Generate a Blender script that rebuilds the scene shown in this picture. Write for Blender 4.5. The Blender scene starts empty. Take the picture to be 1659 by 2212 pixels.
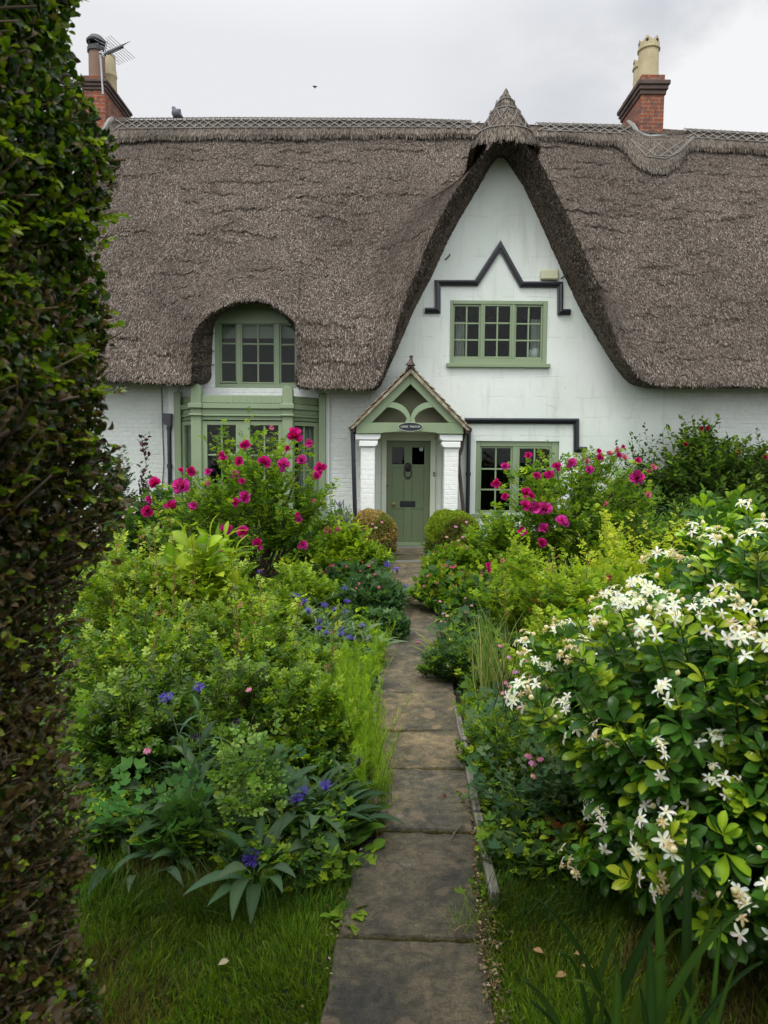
import bpy, bmesh, math, random
import numpy as np
from mathutils import Vector, Matrix, Euler
R_ = math.radians
rng = np.random.default_rng(7)
random.seed(7)
SC = bpy.context.scene
COL = SC.collection

# ------------------------------------------------------------------ camera, sky, sun, exposure
CAM_H, PITCH, ROLL = 1.55, 4.3, 0.45
cam_d = bpy.data.cameras.new("camera"); cam = bpy.data.objects.new("camera", cam_d); COL.objects.link(cam)
cam_d.sensor_fit = 'VERTICAL'; cam_d.sensor_height = 36; cam_d.sensor_width = 27; cam_d.lens = 24
cam_d.clip_start = 0.05; cam_d.clip_end = 3000
CR = Matrix.Rotation(R_(90 - PITCH), 3, 'X') @ Matrix.Rotation(R_(ROLL), 3, 'Z')
cam.matrix_world = Matrix.Translation((0, 0, CAM_H)) @ CR.to_4x4()
cam_d.dof.use_dof = True; cam_d.dof.focus_distance = 8.0; cam_d.dof.aperture_fstop = 8.0
SC.camera = cam
SC.view_settings.view_transform = 'Standard'; SC.view_settings.look = 'None'
SC.view_settings.exposure = 0.0; SC.view_settings.gamma = 1.0
SC.cycles.max_bounces = 6; SC.cycles.transparent_max_bounces = 8

w = bpy.data.worlds.new("World"); SC.world = w; w.use_nodes = True
nt = w.node_tree; nt.nodes.clear()
def N(t, **k):
    n = nt.nodes.new(t)
    for a, b in k.items(): setattr(n, a, b)
    return n
out = N('ShaderNodeOutputWorld'); bg = N('ShaderNodeBackground'); nt.links.new(bg.outputs[0], out.inputs[0])
sky = N('ShaderNodeTexSky', sky_type='NISHITA', sun_disc=False)
SUN_EL, SUN_AZ = R_(55), R_(-150)
sky.sun_elevation = SUN_EL; sky.sun_rotation = SUN_AZ
tc = N('ShaderNodeTexCoord')
mp = N('ShaderNodeMapping'); mp.inputs['Scale'].default_value = (1.0, 1.0, 1.7); mp.inputs['Location'].default_value = (3.3, 1.2, 0.6)
nt.links.new(tc.outputs['Generated'], mp.inputs[0])
n1 = N('ShaderNodeTexNoise'); n1.inputs['Scale'].default_value = 2.6; n1.inputs['Detail'].default_value = 8; n1.inputs['Roughness'].default_value = 0.52
n1.inputs['Distortion'].default_value = 0.35
nt.links.new(mp.outputs[0], n1.inputs[0])
# broken cloud to the right, plain overcast to the left (world +X)
sx = N('ShaderNodeSeparateXYZ'); nt.links.new(tc.outputs['Generated'], sx.inputs[0])
mr = N('ShaderNodeMapRange'); mr.inputs[1].default_value = 0.02; mr.inputs[2].default_value = 0.34
nt.links.new(sx.outputs['X'], mr.inputs[0])
cr = N('ShaderNodeValToRGB'); e = cr.color_ramp
e.elements[0].position = 0.38; e.elements[0].color = (5.6, 5.85, 6.3, 1)
e.elements[1].position = 0.60; e.elements[1].color = (9.1, 9.1, 9.1, 1)
m = e.elements.new(0.49); m.color = (6.9, 7.05, 7.3, 1)
nt.links.new(n1.outputs[0], cr.inputs[0])
plain = N('ShaderNodeRGB'); plain.outputs[0].default_value = (8.1, 8.15, 8.3, 1)
mxa = N('ShaderNodeMix', data_type='RGBA'); nt.links.new(mr.outputs[0], mxa.inputs[0])
nt.links.new(plain.outputs[0], mxa.inputs[6]); nt.links.new(cr.outputs[0], mxa.inputs[7])
mxb = N('ShaderNodeMix', data_type='RGBA'); mxb.inputs[0].default_value = 0.93
nt.links.new(sky.outputs[0], mxb.inputs[6]); nt.links.new(mxa.outputs[2], mxb.inputs[7])
# overcast luminance rises towards the zenith
zr = N('ShaderNodeMapRange'); zr.inputs[1].default_value = 0.5; zr.inputs[2].default_value = 1.0; zr.inputs[3].default_value = 1.07; zr.inputs[4].default_value = 2.3
nt.links.new(sx.outputs['Z'], zr.inputs[0])
# the veiled sun brightens the half of the sky behind the camera
yr = N('ShaderNodeMapRange'); yr.inputs[1].default_value = 0.35; yr.inputs[2].default_value = -0.7; yr.inputs[3].default_value = 1.0; yr.inputs[4].default_value = 2.1
nt.links.new(sx.outputs['Y'], yr.inputs[0]); mg = N('ShaderNodeMath', operation='MULTIPLY'); nt.links.new(zr.outputs[0], mg.inputs[0]); nt.links.new(yr.outputs[0], mg.inputs[1])
vm = N('ShaderNodeVectorMath', operation='SCALE'); nt.links.new(mxb.outputs[2], vm.inputs[0]); nt.links.new(mg.outputs[0], vm.inputs['Scale'])
nt.links.new(vm.outputs[0], bg.inputs[0]); bg.inputs[1].default_value = 0.1

sun_d = bpy.data.lights.new("sun", 'SUN'); sun = bpy.data.objects.new("sun", sun_d); COL.objects.link(sun)
sun_d.energy = 1.5; sun_d.angle = R_(20); sun_d.color = (1, 0.96, 0.9)
# light from high behind the camera's left shoulder
sun.rotation_euler = Vector((0.35, 0.55, -1.1)).to_track_quat('-Z', 'Y').to_euler()

# ------------------------------------------------------------------ pixel helpers (photo shown at 1659 x 2212)
CC = Vector((0, 0, CAM_H)); FD = 2688 / 1.8228
def W(px, py, Y):
    d = CR @ Vector(((px - 829.5) / FD, (1106 - py) / FD, -1)); d *= Y / d.y
    return CC + d
def G(px, py, z=0.0):
    d = CR @ Vector(((px - 829.5) / FD, (1106 - py) / FD, -1)); d *= (z - CAM_H) / d.z
    return CC + d

# ------------------------------------------------------------------ object helpers
def tag(o, label=None, cat=None, group=None, kind=None):
    if label: o["label"] = label
    if cat: o["category"] = cat
    if group: o["group"] = group
    if kind: o["kind"] = kind
    return o
def empty(name, loc=(0, 0, 0), **k):
    o = bpy.data.objects.new(name, None); COL.objects.link(o); o.location = loc
    o.empty_display_size = .2
    return tag(o, **k)
def link(name, me, parent=None, mat=None):
    o = bpy.data.objects.new(name, me); COL.objects.link(o)
    if parent is not None: o.parent = parent
    if mat is not None and not me.materials: me.materials.append(mat)
    return o
def worldpos(o):
    v = Vector(o.location)
    while o.parent: o = o.parent; v += o.location
    return v

class MB:
    """simple mesh builder in world coordinates"""
    def __init__(s): s.v = []; s.f = []
    def add(s, vs, fs):
        b = len(s.v); s.v += [tuple(v) for v in vs]; s.f += [tuple(i + b for i in f) for f in fs]; return s
    def box(s, x0, x1, y0, y1, z0, z1):
        if x0 > x1: x0, x1 = x1, x0
        if y0 > y1: y0, y1 = y1, y0
        if z0 > z1: z0, z1 = z1, z0
        return s.add([(x0,y0,z0),(x1,y0,z0),(x1,y1,z0),(x0,y1,z0),(x0,y0,z1),(x1,y0,z1),(x1,y1,z1),(x0,y1,z1)],
              [(0,3,2,1),(4,5,6,7),(0,1,5,4),(1,2,6,5),(2,3,7,6),(3,0,4,7)])
    def prism(s, pts, y0, y1):
        """polygon pts [(x,z)] ccw seen from -y, extruded y0..y1"""
        n = len(pts)
        vs = [(x, y0, z) for x, z in pts] + [(x, y1, z) for x, z in pts]
        fs = [tuple(range(n)), tuple(range(2*n-1, n-1, -1))] + [(i, i+n, (i+1) % n + n, (i+1) % n) for i in range(n)]
        return s.add(vs, fs)
    def bar(s, p0, p1, wx, y0, y1):
        """flat bar in the xz plane between p0,p1 (x,z), width wx, extruded y0..y1"""
        p0 = Vector(p0); p1 = Vector(p1); d = (p1 - p0).normalized(); n = Vector((-d.y, d.x)) * wx / 2
        return s.prism([p0 - n, p1 - n, p1 + n, p0 + n], y0, y1)
    def tube(s, pts, r, n=8, cap=True):
        pts = [Vector(p) for p in pts]; rs = r if isinstance(r, (list, tuple)) else [r] * len(pts)
        b = len(s.v); prev = None
        for i, p in enumerate(pts):
            a = pts[max(i-1, 0)]; c = pts[min(i+1, len(pts)-1)]; d = (c - a)
            d = d.normalized() if d.length > 1e-9 else Vector((0,0,1))
            ref = prev if prev is not None else (Vector((1,0,0)) if abs(d.x) < .9 else Vector((0,1,0)))
            u = (ref - d * ref.dot(d)).normalized(); v = d.cross(u); prev = u
            for k in range(n):
                t = 2 * math.pi * k / n
                s.v.append(tuple(p + (u * math.cos(t) + v * math.sin(t)) * rs[i]))
        for i in range(len(pts) - 1):
            for k in range(n):
                a = b + i*n + k; c = b + i*n + (k+1) % n
                s.f.append((a, c, c + n, a + n))
        if cap:
            s.f.append(tuple(b + k for k in range(n-1, -1, -1))); e = b + (len(pts)-1)*n
            s.f.append(tuple(e + k for k in range(n)))
        return s
    def lathe(s, cx, cy, prof, n=20, a0=0.0):
        """prof [(r,z)] bottom to top"""
        b = len(s.v)
        for r, z in prof:
            for k in range(n):
                t = a0 + 2*math.pi*k/n; s.v.append((cx + r*math.cos(t), cy + r*math.sin(t), z))
        for i in range(len(prof)-1):
            for k in range(n):
                a = b+i*n+k; c = b+i*n+(k+1) % n; s.f.append((a, c, c+n, a+n))
        return s
    def build(s, name, mat, parent=None, smooth=False, bevel=0, **k):
        me = bpy.data.meshes.new(name)
        off = worldpos(parent) if parent is not None else Vector((0, 0, 0))
        me.from_pydata([tuple(Vector(v) - off) for v in s.v], [], s.f); me.update()
        bm = bmesh.new(); bm.from_mesh(me); bmesh.ops.recalc_face_normals(bm, faces=bm.faces)
        if bevel:
            es = [e for e in bm.edges if len(e.link_faces) == 2 and e.calc_face_angle(0) > .6]
            bmesh.ops.bevel(bm, geom=es, offset=bevel, segments=1, affect='EDGES', clamp_overlap=True)
        bm.to_mesh(me); bm.free()
        if smooth:
            me.polygons.foreach_set('use_smooth', [True]*len(me.polygons))
            try: me.set_sharp_from_angle(angle=R_(40))
            except Exception: pass
        if mat: me.materials.append(mat)
        return tag(link(name, me, parent), **k)

# ------------------------------------------------------------------ materials
MATS = {}
def newmat(name):
    m = bpy.data.materials.new(name); m.use_nodes = True; nt = m.node_tree; nt.nodes.clear()
    o = nt.nodes.new('ShaderNodeOutputMaterial'); p = nt.nodes.new('ShaderNodeBsdfPrincipled'); nt.links.new(p.outputs[0], o.inputs[0])
    return m, nt, p, o
def nd(nt, t, ins=None, **k):
    n = nt.nodes.new(t)
    for a, b in k.items(): setattr(n, a, b)
    for a, b in (ins or {}).items():
        if isinstance(b, bpy.types.NodeSocket): nt.links.new(b, n.inputs[a])
        else: n.inputs[a].default_value = b
    return n
def ramp(nt, fac, stops):
    r = nt.nodes.new('ShaderNodeValToRGB'); nt.links.new(fac, r.inputs[0]); e = r.color_ramp
    while len(e.elements) < len(stops): e.elements.new(.5)
    for el, (p, c) in zip(e.elements, stops):
        el.position = p; el.color = (*c, 1) if len(c) == 3 else c
    return r.outputs[0]
def objco(nt, scale=(1, 1, 1)):
    t = nd(nt, 'ShaderNodeTexCoord'); m = nd(nt, 'ShaderNodeMapping', {0: t.outputs['Object'], 'Scale': scale}); return m.outputs[0]
def noise(nt, vec, sc, det=4, rough=.55, dist=0):
    return nd(nt, 'ShaderNodeTexNoise', {'Vector': vec, 'Scale': sc, 'Detail': det, 'Roughness': rough, 'Distortion': dist}).outputs[0]
def math_(nt, op, a, b=None, c=None):
    n = nd(nt, 'ShaderNodeMath', operation=op)
    for i, v in enumerate((a, b, c)):
        if v is None: continue
        if isinstance(v, bpy.types.NodeSocket): nt.links.new(v, n.inputs[i])
        else: n.inputs[i].default_value = v
    return n.outputs[0]
def mixc(nt, f, a, b, mode='MIX'):
    n = nd(nt, 'ShaderNodeMix', data_type='RGBA', blend_type=mode)
    for i, v in ((0, f), (6, a), (7, b)):
        if isinstance(v, bpy.types.NodeSocket): nt.links.new(v, n.inputs[i])
        elif i == 0: n.inputs[0].default_value = v
        else: n.inputs[i].default_value = (*v, 1)
    return n.outputs[2]
def bump(nt, p, h, dist, strength=1.0, prev=None):
    b = nd(nt, 'ShaderNodeBump', {'Height': h, 'Distance': dist, 'Strength': strength})
    if prev is not None: nt.links.new(prev, b.inputs['Normal'])
    nt.links.new(b.outputs[0], p.inputs['Normal']); return b.outputs[0]

def paint(name, col, rough=.5, wear=.12, bs=.0015, metallic=0):
    m, nt, p, o = newmat(name); co = objco(nt)
    n = noise(nt, co, 3.0, 6, .6); n2 = noise(nt, co, 22, 5, .6)
    c1 = tuple(x * (1 - wear) for x in col); c2 = tuple(min(1, x * (1 + wear)) for x in col)
    c = ramp(nt, n, [(.3, c1), (.7, c2)])
    c = mixc(nt, ramp(nt, n2, [(.62, (0, 0, 0)), (.75, (.35, .35, .35))]), c, tuple(x * .62 for x in col))
    nt.links.new(c, p.inputs['Base Color']); p.inputs['Roughness'].default_value = rough; p.inputs['Metallic'].default_value = metallic
    bump(nt, p, n2, bs, .6); return m
def foliage_mat(name, rough=.45, transl=.3, spec=.5):
    m, nt, p, o = newmat(name)
    a = nd(nt, 'ShaderNodeAttribute', attribute_name='Col')
    g = nd(nt, 'ShaderNodeNewGeometry')
    back = mixc(nt, 1.0, a.outputs[0], (1.08, 1.08, 1.05), 'MULTIPLY')
    c = mixc(nt, g.outputs['Backfacing'], a.outputs[0], back)
    nt.links.new(c, p.inputs['Base Color']); p.inputs['Roughness'].default_value = rough
    p.inputs['Specular IOR Level'].default_value = spec
    if transl:
        t = nd(nt, 'ShaderNodeBsdfTranslucent', {0: mixc(nt, 1.0, c, (1.5, 1.6, .7), 'MULTIPLY')})
        ms = nd(nt, 'ShaderNodeMixShader', {0: transl, 1: p.outputs[0], 2: t.outputs[0]}); nt.links.new(ms.outputs[0], o.inputs[0])
    return m
M = {}
M['leaf'] = foliage_mat('leaf_matte', .55, .38, .16)
M['gloss'] = foliage_mat('leaf_glossy', .30, .30, .28)
M['petal'] = foliage_mat('petal', .6, .35, .2)
M['wood'] = foliage_mat('stem_bark', .8, 0, .2)
M['grass'] = foliage_mat('grass_blade', .5, .35, .3)
GREEN = (.20, .265, .15)
M['green'] = paint('sage_green_paint', GREEN, .42, .06)
M['green_door'] = paint('door_green_paint', (.125, .168, .088), .38, .05)
M['white'] = paint('white_paint', (.74, .76, .74), .6, .03)
M['cream'] = paint('cream_render', (.56, .58, .48), .7, .03)
M['black'] = paint('black_gloss_paint', (.012, .014, .02), .3, .2)
M['iron'] = paint('dark_iron', (.02, .02, .022), .45, .3)
M['rust'] = paint('brown_iron', (.05, .028, .02), .6, .35)
M['brass'] = paint('aged_brass', (.30, .20, .07), .35, .2, metallic=.8)
M['metal'] = paint('grey_metal', (.35, .36, .38), .4, .1, metallic=.6)
M['potcream'] = paint('buff_terracotta', (.40, .34, .20), .8, .18, .003)
M['potbrown'] = paint('brown_terracotta', (.17, .105, .07), .8, .25, .003)
M['mortar'] = paint('grey_mortar', (.22, .22, .205), .95, .3, .02)
M['plastic'] = paint('cream_plastic', (.50, .50, .33), .5, .04)
M['blind'] = paint('pale_blind', (.33, .38, .30), .8, .06)
M['curtain'] = paint('pale_curtain', (.45, .46, .42), .9, .08)
M['dark'] = paint('dark_interior', (.02, .02, .018), .9, .3)
M['shelf'] = paint('tan_card', (.30, .24, .15), .9, .2)

def glass():
    m, nt, p, o = newmat('window_glass')
    p.inputs['Base Color'].default_value = (.01, .012, .012, 1); p.inputs['Roughness'].default_value = .03
    t = nd(nt, 'ShaderNodeBsdfTransparent', {0: (.80, .84, .82, 1)})
    gl = nd(nt, 'ShaderNodeBsdfGlossy', {0: (1, 1, 1, 1), 'Roughness': .02})
    lw = nd(nt, 'ShaderNodeLayerWeight', {0: .25})
    f = math_(nt, 'MULTIPLY', lw.outputs['Fresnel'], .45)
    co = objco(nt); n = noise(nt, co, 3.5, 2)
    b = nd(nt, 'ShaderNodeBump', {'Height': n, 'Distance': .01, 'Strength': .5}); nt.links.new(b.outputs[0], gl.inputs['Normal'])
    ms = nd(nt, 'ShaderNodeMixShader', {0: f, 1: t.outputs[0], 2: gl.outputs[0]}); nt.links.new(ms.outputs[0], o.inputs[0])
    return m
M['glass'] = glass()

def thatch_mat(name, base, dark, light, fine=1.0, lines=True, vertical=False):
    m, nt, p, o = newmat(name)
    co = objco(nt, (1, .7, .8))
    big = noise(nt, co, .9, 5, .6); mid = noise(nt, co, 6, 5, .65)
    st = objco(nt, (60, 30, 9) if vertical else (52, 34, 24))
    fn = nd(nt, 'ShaderNodeTexNoise', {'Vector': st, 'Scale': fine, 'Detail': 5, 'Roughness': .8, 'Distortion': .4}).outputs[0]
    vo = nd(nt, 'ShaderNodeTexVoronoi', {'Vector': st, 'Scale': fine * 1.3, 'Randomness': 1}, feature='F1')
    vc = vo.outputs['Color']; vd = vo.outputs['Distance']
    sep = nd(nt, 'ShaderNodeSeparateColor', {0: vc})
    val = math_(nt, 'MULTIPLY_ADD', sep.outputs[0], .55, math_(nt, 'MULTIPLY', fn, .55))
    c = ramp(nt, val, [(.22, dark), (.5, base), (.86, light)])
    tint = ramp(nt, big, [(.3, (.78, .76, .74)), (.5, (1, .98, .96)), (.72, (1.2, 1.2, 1.18))])
    c = mixc(nt, 1.0, c, tint, 'MULTIPLY')
    c = mixc(nt, .8, c, ramp(nt, mid, [(.3, (.72, .72, .72)), (.7, (1.2, 1.18, 1.16))]), 'MULTIPLY')
    h = math_(nt, 'ADD', math_(nt, 'MULTIPLY', fn, .7), math_(nt, 'MULTIPLY', vd, -.5))
    if lines:
        # broken ledges where one course of reed ends over the next
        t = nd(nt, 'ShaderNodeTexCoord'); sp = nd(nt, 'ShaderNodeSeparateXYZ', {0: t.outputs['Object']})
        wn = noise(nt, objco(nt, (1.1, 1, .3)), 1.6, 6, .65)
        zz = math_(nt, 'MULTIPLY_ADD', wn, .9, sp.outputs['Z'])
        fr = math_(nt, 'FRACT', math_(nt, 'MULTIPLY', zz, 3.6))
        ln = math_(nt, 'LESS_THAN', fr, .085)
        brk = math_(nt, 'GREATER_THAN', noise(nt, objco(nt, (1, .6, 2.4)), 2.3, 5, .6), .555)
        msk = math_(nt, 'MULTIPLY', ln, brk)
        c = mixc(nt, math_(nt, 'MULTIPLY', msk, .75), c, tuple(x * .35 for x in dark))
        h = math_(nt, 'ADD', h, math_(nt, 'MULTIPLY', math_(nt, 'MULTIPLY', fr, brk), .9))
    nt.links.new(c, p.inputs['Base Color']); p.inputs['Roughness'].default_value = .95; p.inputs['Specular IOR Level'].default_value = .1
    bump(nt, p, h, .035, 1.0)
    return m
M['thatch'] = thatch_mat('weathered_reed_thatch', (.098, .080, .065), (.034, .028, .023), (.22, .185, .155))
M['ridge'] = thatch_mat('ridge_sedge_thatch', (.125, .108, .088), (.04, .032, .026), (.27, .24, .20), .9, False, True)
M['straw'] = foliage_mat('reed_ends', .9, 0, .1)
M['hazel'] = paint('weathered_hazel_rod', (.20, .185, .165), .9, .2, .002)

def brickpaint(name, bs=.012, colr=(.68, .71, .68)):
    m, nt, p, o = newmat(name)
    t = nd(nt, 'ShaderNodeTexCoord'); sp = nd(nt, 'ShaderNodeSeparateXYZ', {0: t.outputs['Object']})
    wob = noise(nt, t.outputs['Object'], 5, 4, .6)
    xx = math_(nt, 'ADD', sp.outputs['X'], math_(nt, 'MULTIPLY', sp.outputs['Y'], 1.0))
    zz = math_(nt, 'MULTIPLY_ADD', wob, .045, sp.outputs['Z'])
    cx = nd(nt, 'ShaderNodeCombineXYZ', {0: xx, 1: zz})
    b = nd(nt, 'ShaderNodeTexBrick', {'Vector': cx.outputs[0], 'Scale': 1.0, 'Mortar Size': .011, 'Mortar Smooth': .9, 'Brick Width': .225, 'Row Height': .078,
        'Color1': (1, 1, 1, 1), 'Color2': (.7, .7, .7, 1), 'Mortar': (0, 0, 0, 1)})
    n = noise(nt, t.outputs['Object'], 14, 7, .65); n3 = noise(nt, t.outputs['Object'], 1.1, 5, .6)
    n4 = noise(nt, t.outputs['Object'], 4, 4, .6)
    h = math_(nt, 'ADD', math_(nt, 'MULTIPLY', math_(nt, 'MULTIPLY', nd(nt, 'ShaderNodeRGBToBW', {0: b.outputs[0]}).outputs[0], n4), .8), math_(nt, 'MULTIPLY', n, .8))
    c = ramp(nt, n, [(.25, tuple(x * .86 for x in colr)), (.55, colr)])
    # algae bloom, on the painted brick in blotches
    c = mixc(nt, ramp(nt, n3, [(.42, (0, 0, 0)), (.75, (.38, .38, .38))]), c, (.42, .50, .36))
    c = mixc(nt, math_(nt, 'MULTIPLY', math_(nt, 'LESS_THAN', n, .27), .5), c, (.2, .2, .18))
    nt.links.new(c, p.inputs['Base Color']); p.inputs['Roughness'].default_value = .75
    bump(nt, p, h, bs, 1.0); return m
M['brickpaint'] = brickpaint('painted_old_brick')
M['pillar'] = brickpaint('painted_pillar_brick', .006, (.76, .77, .75))
def plaster():
    m, nt, p, o = newmat('pale_limewash_render')
    t = nd(nt, 'ShaderNodeTexCoord'); ob = t.outputs['Object']; sp = nd(nt, 'ShaderNodeSeparateXYZ', {0: ob})
    wob = noise(nt, ob, 2.2, 3, .5)
    cx = nd(nt, 'ShaderNodeCombineXYZ', {0: math_(nt, 'MULTIPLY_ADD', wob, .08, sp.outputs['X']), 1: math_(nt, 'MULTIPLY_ADD', wob, .10, sp.outputs['Z'])})
    b = nd(nt, 'ShaderNodeTexBrick', {'Vector': cx.outputs[0], 'Scale': 1.0, 'Mortar Size': .006, 'Mortar Smooth': .6, 'Brick Width': .62, 'Row Height': .34,
        'Color1': (1, 1, 1, 1), 'Color2': (.9, .9, .9, 1), 'Mortar': (0, 0, 0, 1)})
    g = nd(nt, 'ShaderNodeRGBToBW', {0: b.outputs[0]}).outputs[0]
    vis = math_(nt, 'GREATER_THAN', noise(nt, ob, 1.4, 3), .5)
    inv = math_(nt, 'MULTIPLY', math_(nt, 'SUBTRACT', 1.0, g), vis)
    n = noise(nt, ob, 9, 7, .65); big = noise(nt, ob, .8, 5, .6)
    vor = nd(nt, 'ShaderNodeTexVoronoi', {'Vector': nd(nt, 'ShaderNodeVectorMath', {0: ob, 1: nd(nt, 'ShaderNodeVectorMath', {0: nd(nt, 'ShaderNodeTexNoise', {'Vector': ob, 'Scale': 3.0, 'Detail': 4}).outputs[1], 'Scale': .5}, operation='SCALE').outputs[0]}, operation='ADD').outputs[0], 'Scale': .55}, feature='DISTANCE_TO_EDGE')
    crack = math_(nt, 'MULTIPLY', math_(nt, 'LESS_THAN', vor.outputs['Distance'], .0028), math_(nt, 'GREATER_THAN', noise(nt, ob, 1.1, 2), .6))
    c = ramp(nt, big, [(.3, (.56, .63, .56)), (.55, (.65, .695, .65)), (.75, (.69, .72, .69))])
    c = mixc(nt, ramp(nt, n, [(.25, (.6, .6, .6)), (.38, (0, 0, 0))]), c, (.56, .60, .56))
    c = mixc(nt, math_(nt, 'MULTIPLY', inv, .2), c, (.3, .32, .3))
    c = mixc(nt, math_(nt, 'MULTIPLY', crack, .22), c, (.2, .2, .2))
    sv = objco(nt, (1.4, 1, .22)); stv = noise(nt, sv, 3, 5, .6)
    c = mixc(nt, ramp(nt, stv, [(.54, (0, 0, 0)), (.72, (.55, .55, .55))]), c, (.44, .47, .39))
    c = mixc(nt, ramp(nt, noise(nt, ob, 26, 5, .8), [(.66, (0, 0, 0)), (.72, (.6, .6, .6))]), c, (.30, .31, .27))
    nt.links.new(c, p.inputs['Base Color']); p.inputs['Roughness'].default_value = .8
    h = math_(nt, 'ADD', math_(nt, 'MULTIPLY', n, .7), math_(nt, 'MULTIPLY', inv, -.35)); h = math_(nt, 'ADD', h, math_(nt, 'MULTIPLY', crack, -.8))
    bump(nt, p, h, .008, .9); return m
M['plaster'] = plaster()
def redbrick():
    m, nt, p, o = newmat('red_brick')
    t = nd(nt, 'ShaderNodeTexCoord'); ob = t.outputs['Object']; sp = nd(nt, 'ShaderNodeSeparateXYZ', {0: ob})
    cx = nd(nt, 'ShaderNodeCombineXYZ', {0: math_(nt, 'ADD', sp.outputs['X'], sp.outputs['Y']), 1: sp.outputs['Z']})
    b = nd(nt, 'ShaderNodeTexBrick', {'Vector': cx.outputs[0], 'Scale': 1.0, 'Mortar Size': .007, 'Mortar Smooth': .2, 'Brick Width': .225, 'Row Height': .078, 'Bias': -.1,
        'Color1': (.27, .066, .024, 1), 'Color2': (.14, .038, .02, 1), 'Mortar': (.28, .22, .16, 1)})
    n = noise(nt, ob, 9, 6, .7)
    c = mixc(nt, ramp(nt, n, [(.46, (0, 0, 0)), (.62, (.8, .8, .8))]), b.outputs[0], (.07, .05, .042))
    nt.links.new(c, p.inputs['Base Color']); p.inputs['Roughness'].default_value = .9
    bump(nt, p, math_(nt, 'ADD', b.outputs['Fac'], math_(nt, 'MULTIPLY', n, -.8)), .006, -1 and .9); return m
M['redbrick'] = redbrick()
M['darkbrick'] = paint('sooty_brick', (.09, .062, .05), .95, .4, .012)
def tile():
    m, nt, p, o = newmat('lichened_clay_tile'); co = objco(nt)
    n = noise(nt, co, 9, 6, .7); n2 = noise(nt, co, 30, 4, .7)
    c = ramp(nt, n, [(.3, (.12, .06, .04)), (.44, (.20, .16, .11)), (.56, (.32, .29, .20)), (.75, (.42, .40, .30))])
    nt.links.new(c, p.inputs['Base Color']); p.inputs['Roughness'].default_value = .95; bump(nt, p, n2, .008); return m
M['tile'] = tile()
def stone():
    m, nt, p, o = newmat('york_stone'); co = objco(nt)
    a = nd(nt, 'ShaderNodeAttribute', attribute_name='Col')
    n = noise(nt, co, 3.2, 7, .62, .6); n2 = noise(nt, co, 30, 7, .72); n3 = noise(nt, co, 11, 4, .6)
    wv = noise(nt, objco(nt, (1, 5, 1)), 6, 5, .6, 1.2)
    c = ramp(nt, n, [(.32, (.050, .048, .040)), (.45, (.088, .080, .056)), (.56, (.145, .122, .078)), (.7, (.205, .172, .11))])
    c = mixc(nt, .55, c, ramp(nt, n2, [(.35, (.45, .45, .46)), (.65, (1.5, 1.48, 1.42))]), 'MULTIPLY')
    c = mixc(nt, .8, c, ramp(nt, noise(nt, co, 13, 5, .7, 1.5), [(.42, (.62, .62, .64)), (.5, (1, 1, 1)), (.62, (1.25, 1.22, 1.12))]), 'MULTIPLY')
    # shell-shaped bedding patches
    v = nd(nt, 'ShaderNodeTexVoronoi', {'Vector': nd(nt, 'ShaderNodeVectorMath', {0: co, 1: nd(nt, 'ShaderNodeVectorMath', {0: nd(nt, 'ShaderNodeTexNoise', {'Vector': co, 'Scale': 9.0, 'Detail': 4}).outputs[1], 'Scale': .12}, operation='SCALE').outputs[0]}, operation='ADD').outputs[0], 'Scale': 9.0}, feature='SMOOTH_F1')
    c = mixc(nt, ramp(nt, v.outputs['Distance'], [(.20, (.75, .75, .75)), (.30, (0, 0, 0))]), c, (.20, .155, .10))
    gr = noise(nt, co, 160, 3, .8); c = mixc(nt, .75, c, ramp(nt, gr, [(.38, (.55, .55, .55)), (.5, (1, 1, 1)), (.64, (1.5, 1.48, 1.4))]), 'MULTIPLY')
    lich = ramp(nt, noise(nt, co, 5.5, 8, .7), [(.62, (0, 0, 0)), (.65, (.7, .7, .7))])
    c = mixc(nt, lich, c, (.27, .28, .25))
    c = mixc(nt, 1.0, c, a.outputs[0], 'MULTIPLY')
    nt.links.new(c, p.inputs['Base Color'])
    nt.links.new(ramp(nt, n3, [(.3, (.55,)*3), (.7, (.85,)*3)]), p.inputs['Roughness'])
    h = math_(nt, 'ADD', math_(nt, 'MULTIPLY', n2, .6), math_(nt, 'MULTIPLY', wv, .8)); h = math_(nt, 'ADD', h, math_(nt, 'MULTIPLY', gr, .25)); bump(nt, p, h, .022, 1.0); return m
M['stone'] = stone()
def soil():
    m, nt, p, o = newmat('garden_soil'); co = objco(nt)
    n = noise(nt, co, 18, 8, .7); n2 = noise(nt, co, 2, 4)
    c = ramp(nt, n, [(.3, (.012, .009, .006)), (.6, (.035, .026, .016)), (.8, (.07, .052, .03))])
    c = mixc(nt, ramp(nt, n2, [(.4, (0, 0, 0)), (.7, (.6, .6, .6))]), c, (.02, .04, .01))
    nt.links.new(c, p.inputs['Base Color']); p.inputs['Roughness'].default_value = .95; bump(nt, p, n, .03); return m
M['soil'] = soil()
def oldwood():
    m, nt, p, o = newmat('weathered_timber'); n = noise(nt, objco(nt, (60, 4, 60)), 1, 6, .6); n2 = noise(nt, objco(nt), 6, 4)
    c = ramp(nt, n, [(.35, (.07, .062, .05)), (.55, (.21, .195, .165)), (.75, (.32, .30, .26))])
    nt.links.new(mixc(nt, ramp(nt, n2, [(.5, (0, 0, 0)), (.7, (.5, .5, .5))]), c, (.05, .07, .02)), p.inputs['Base Color']); p.inputs['Roughness'].default_value = .9
    bump(nt, p, n, .004); return m
M['oldwood'] = oldwood()
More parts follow.
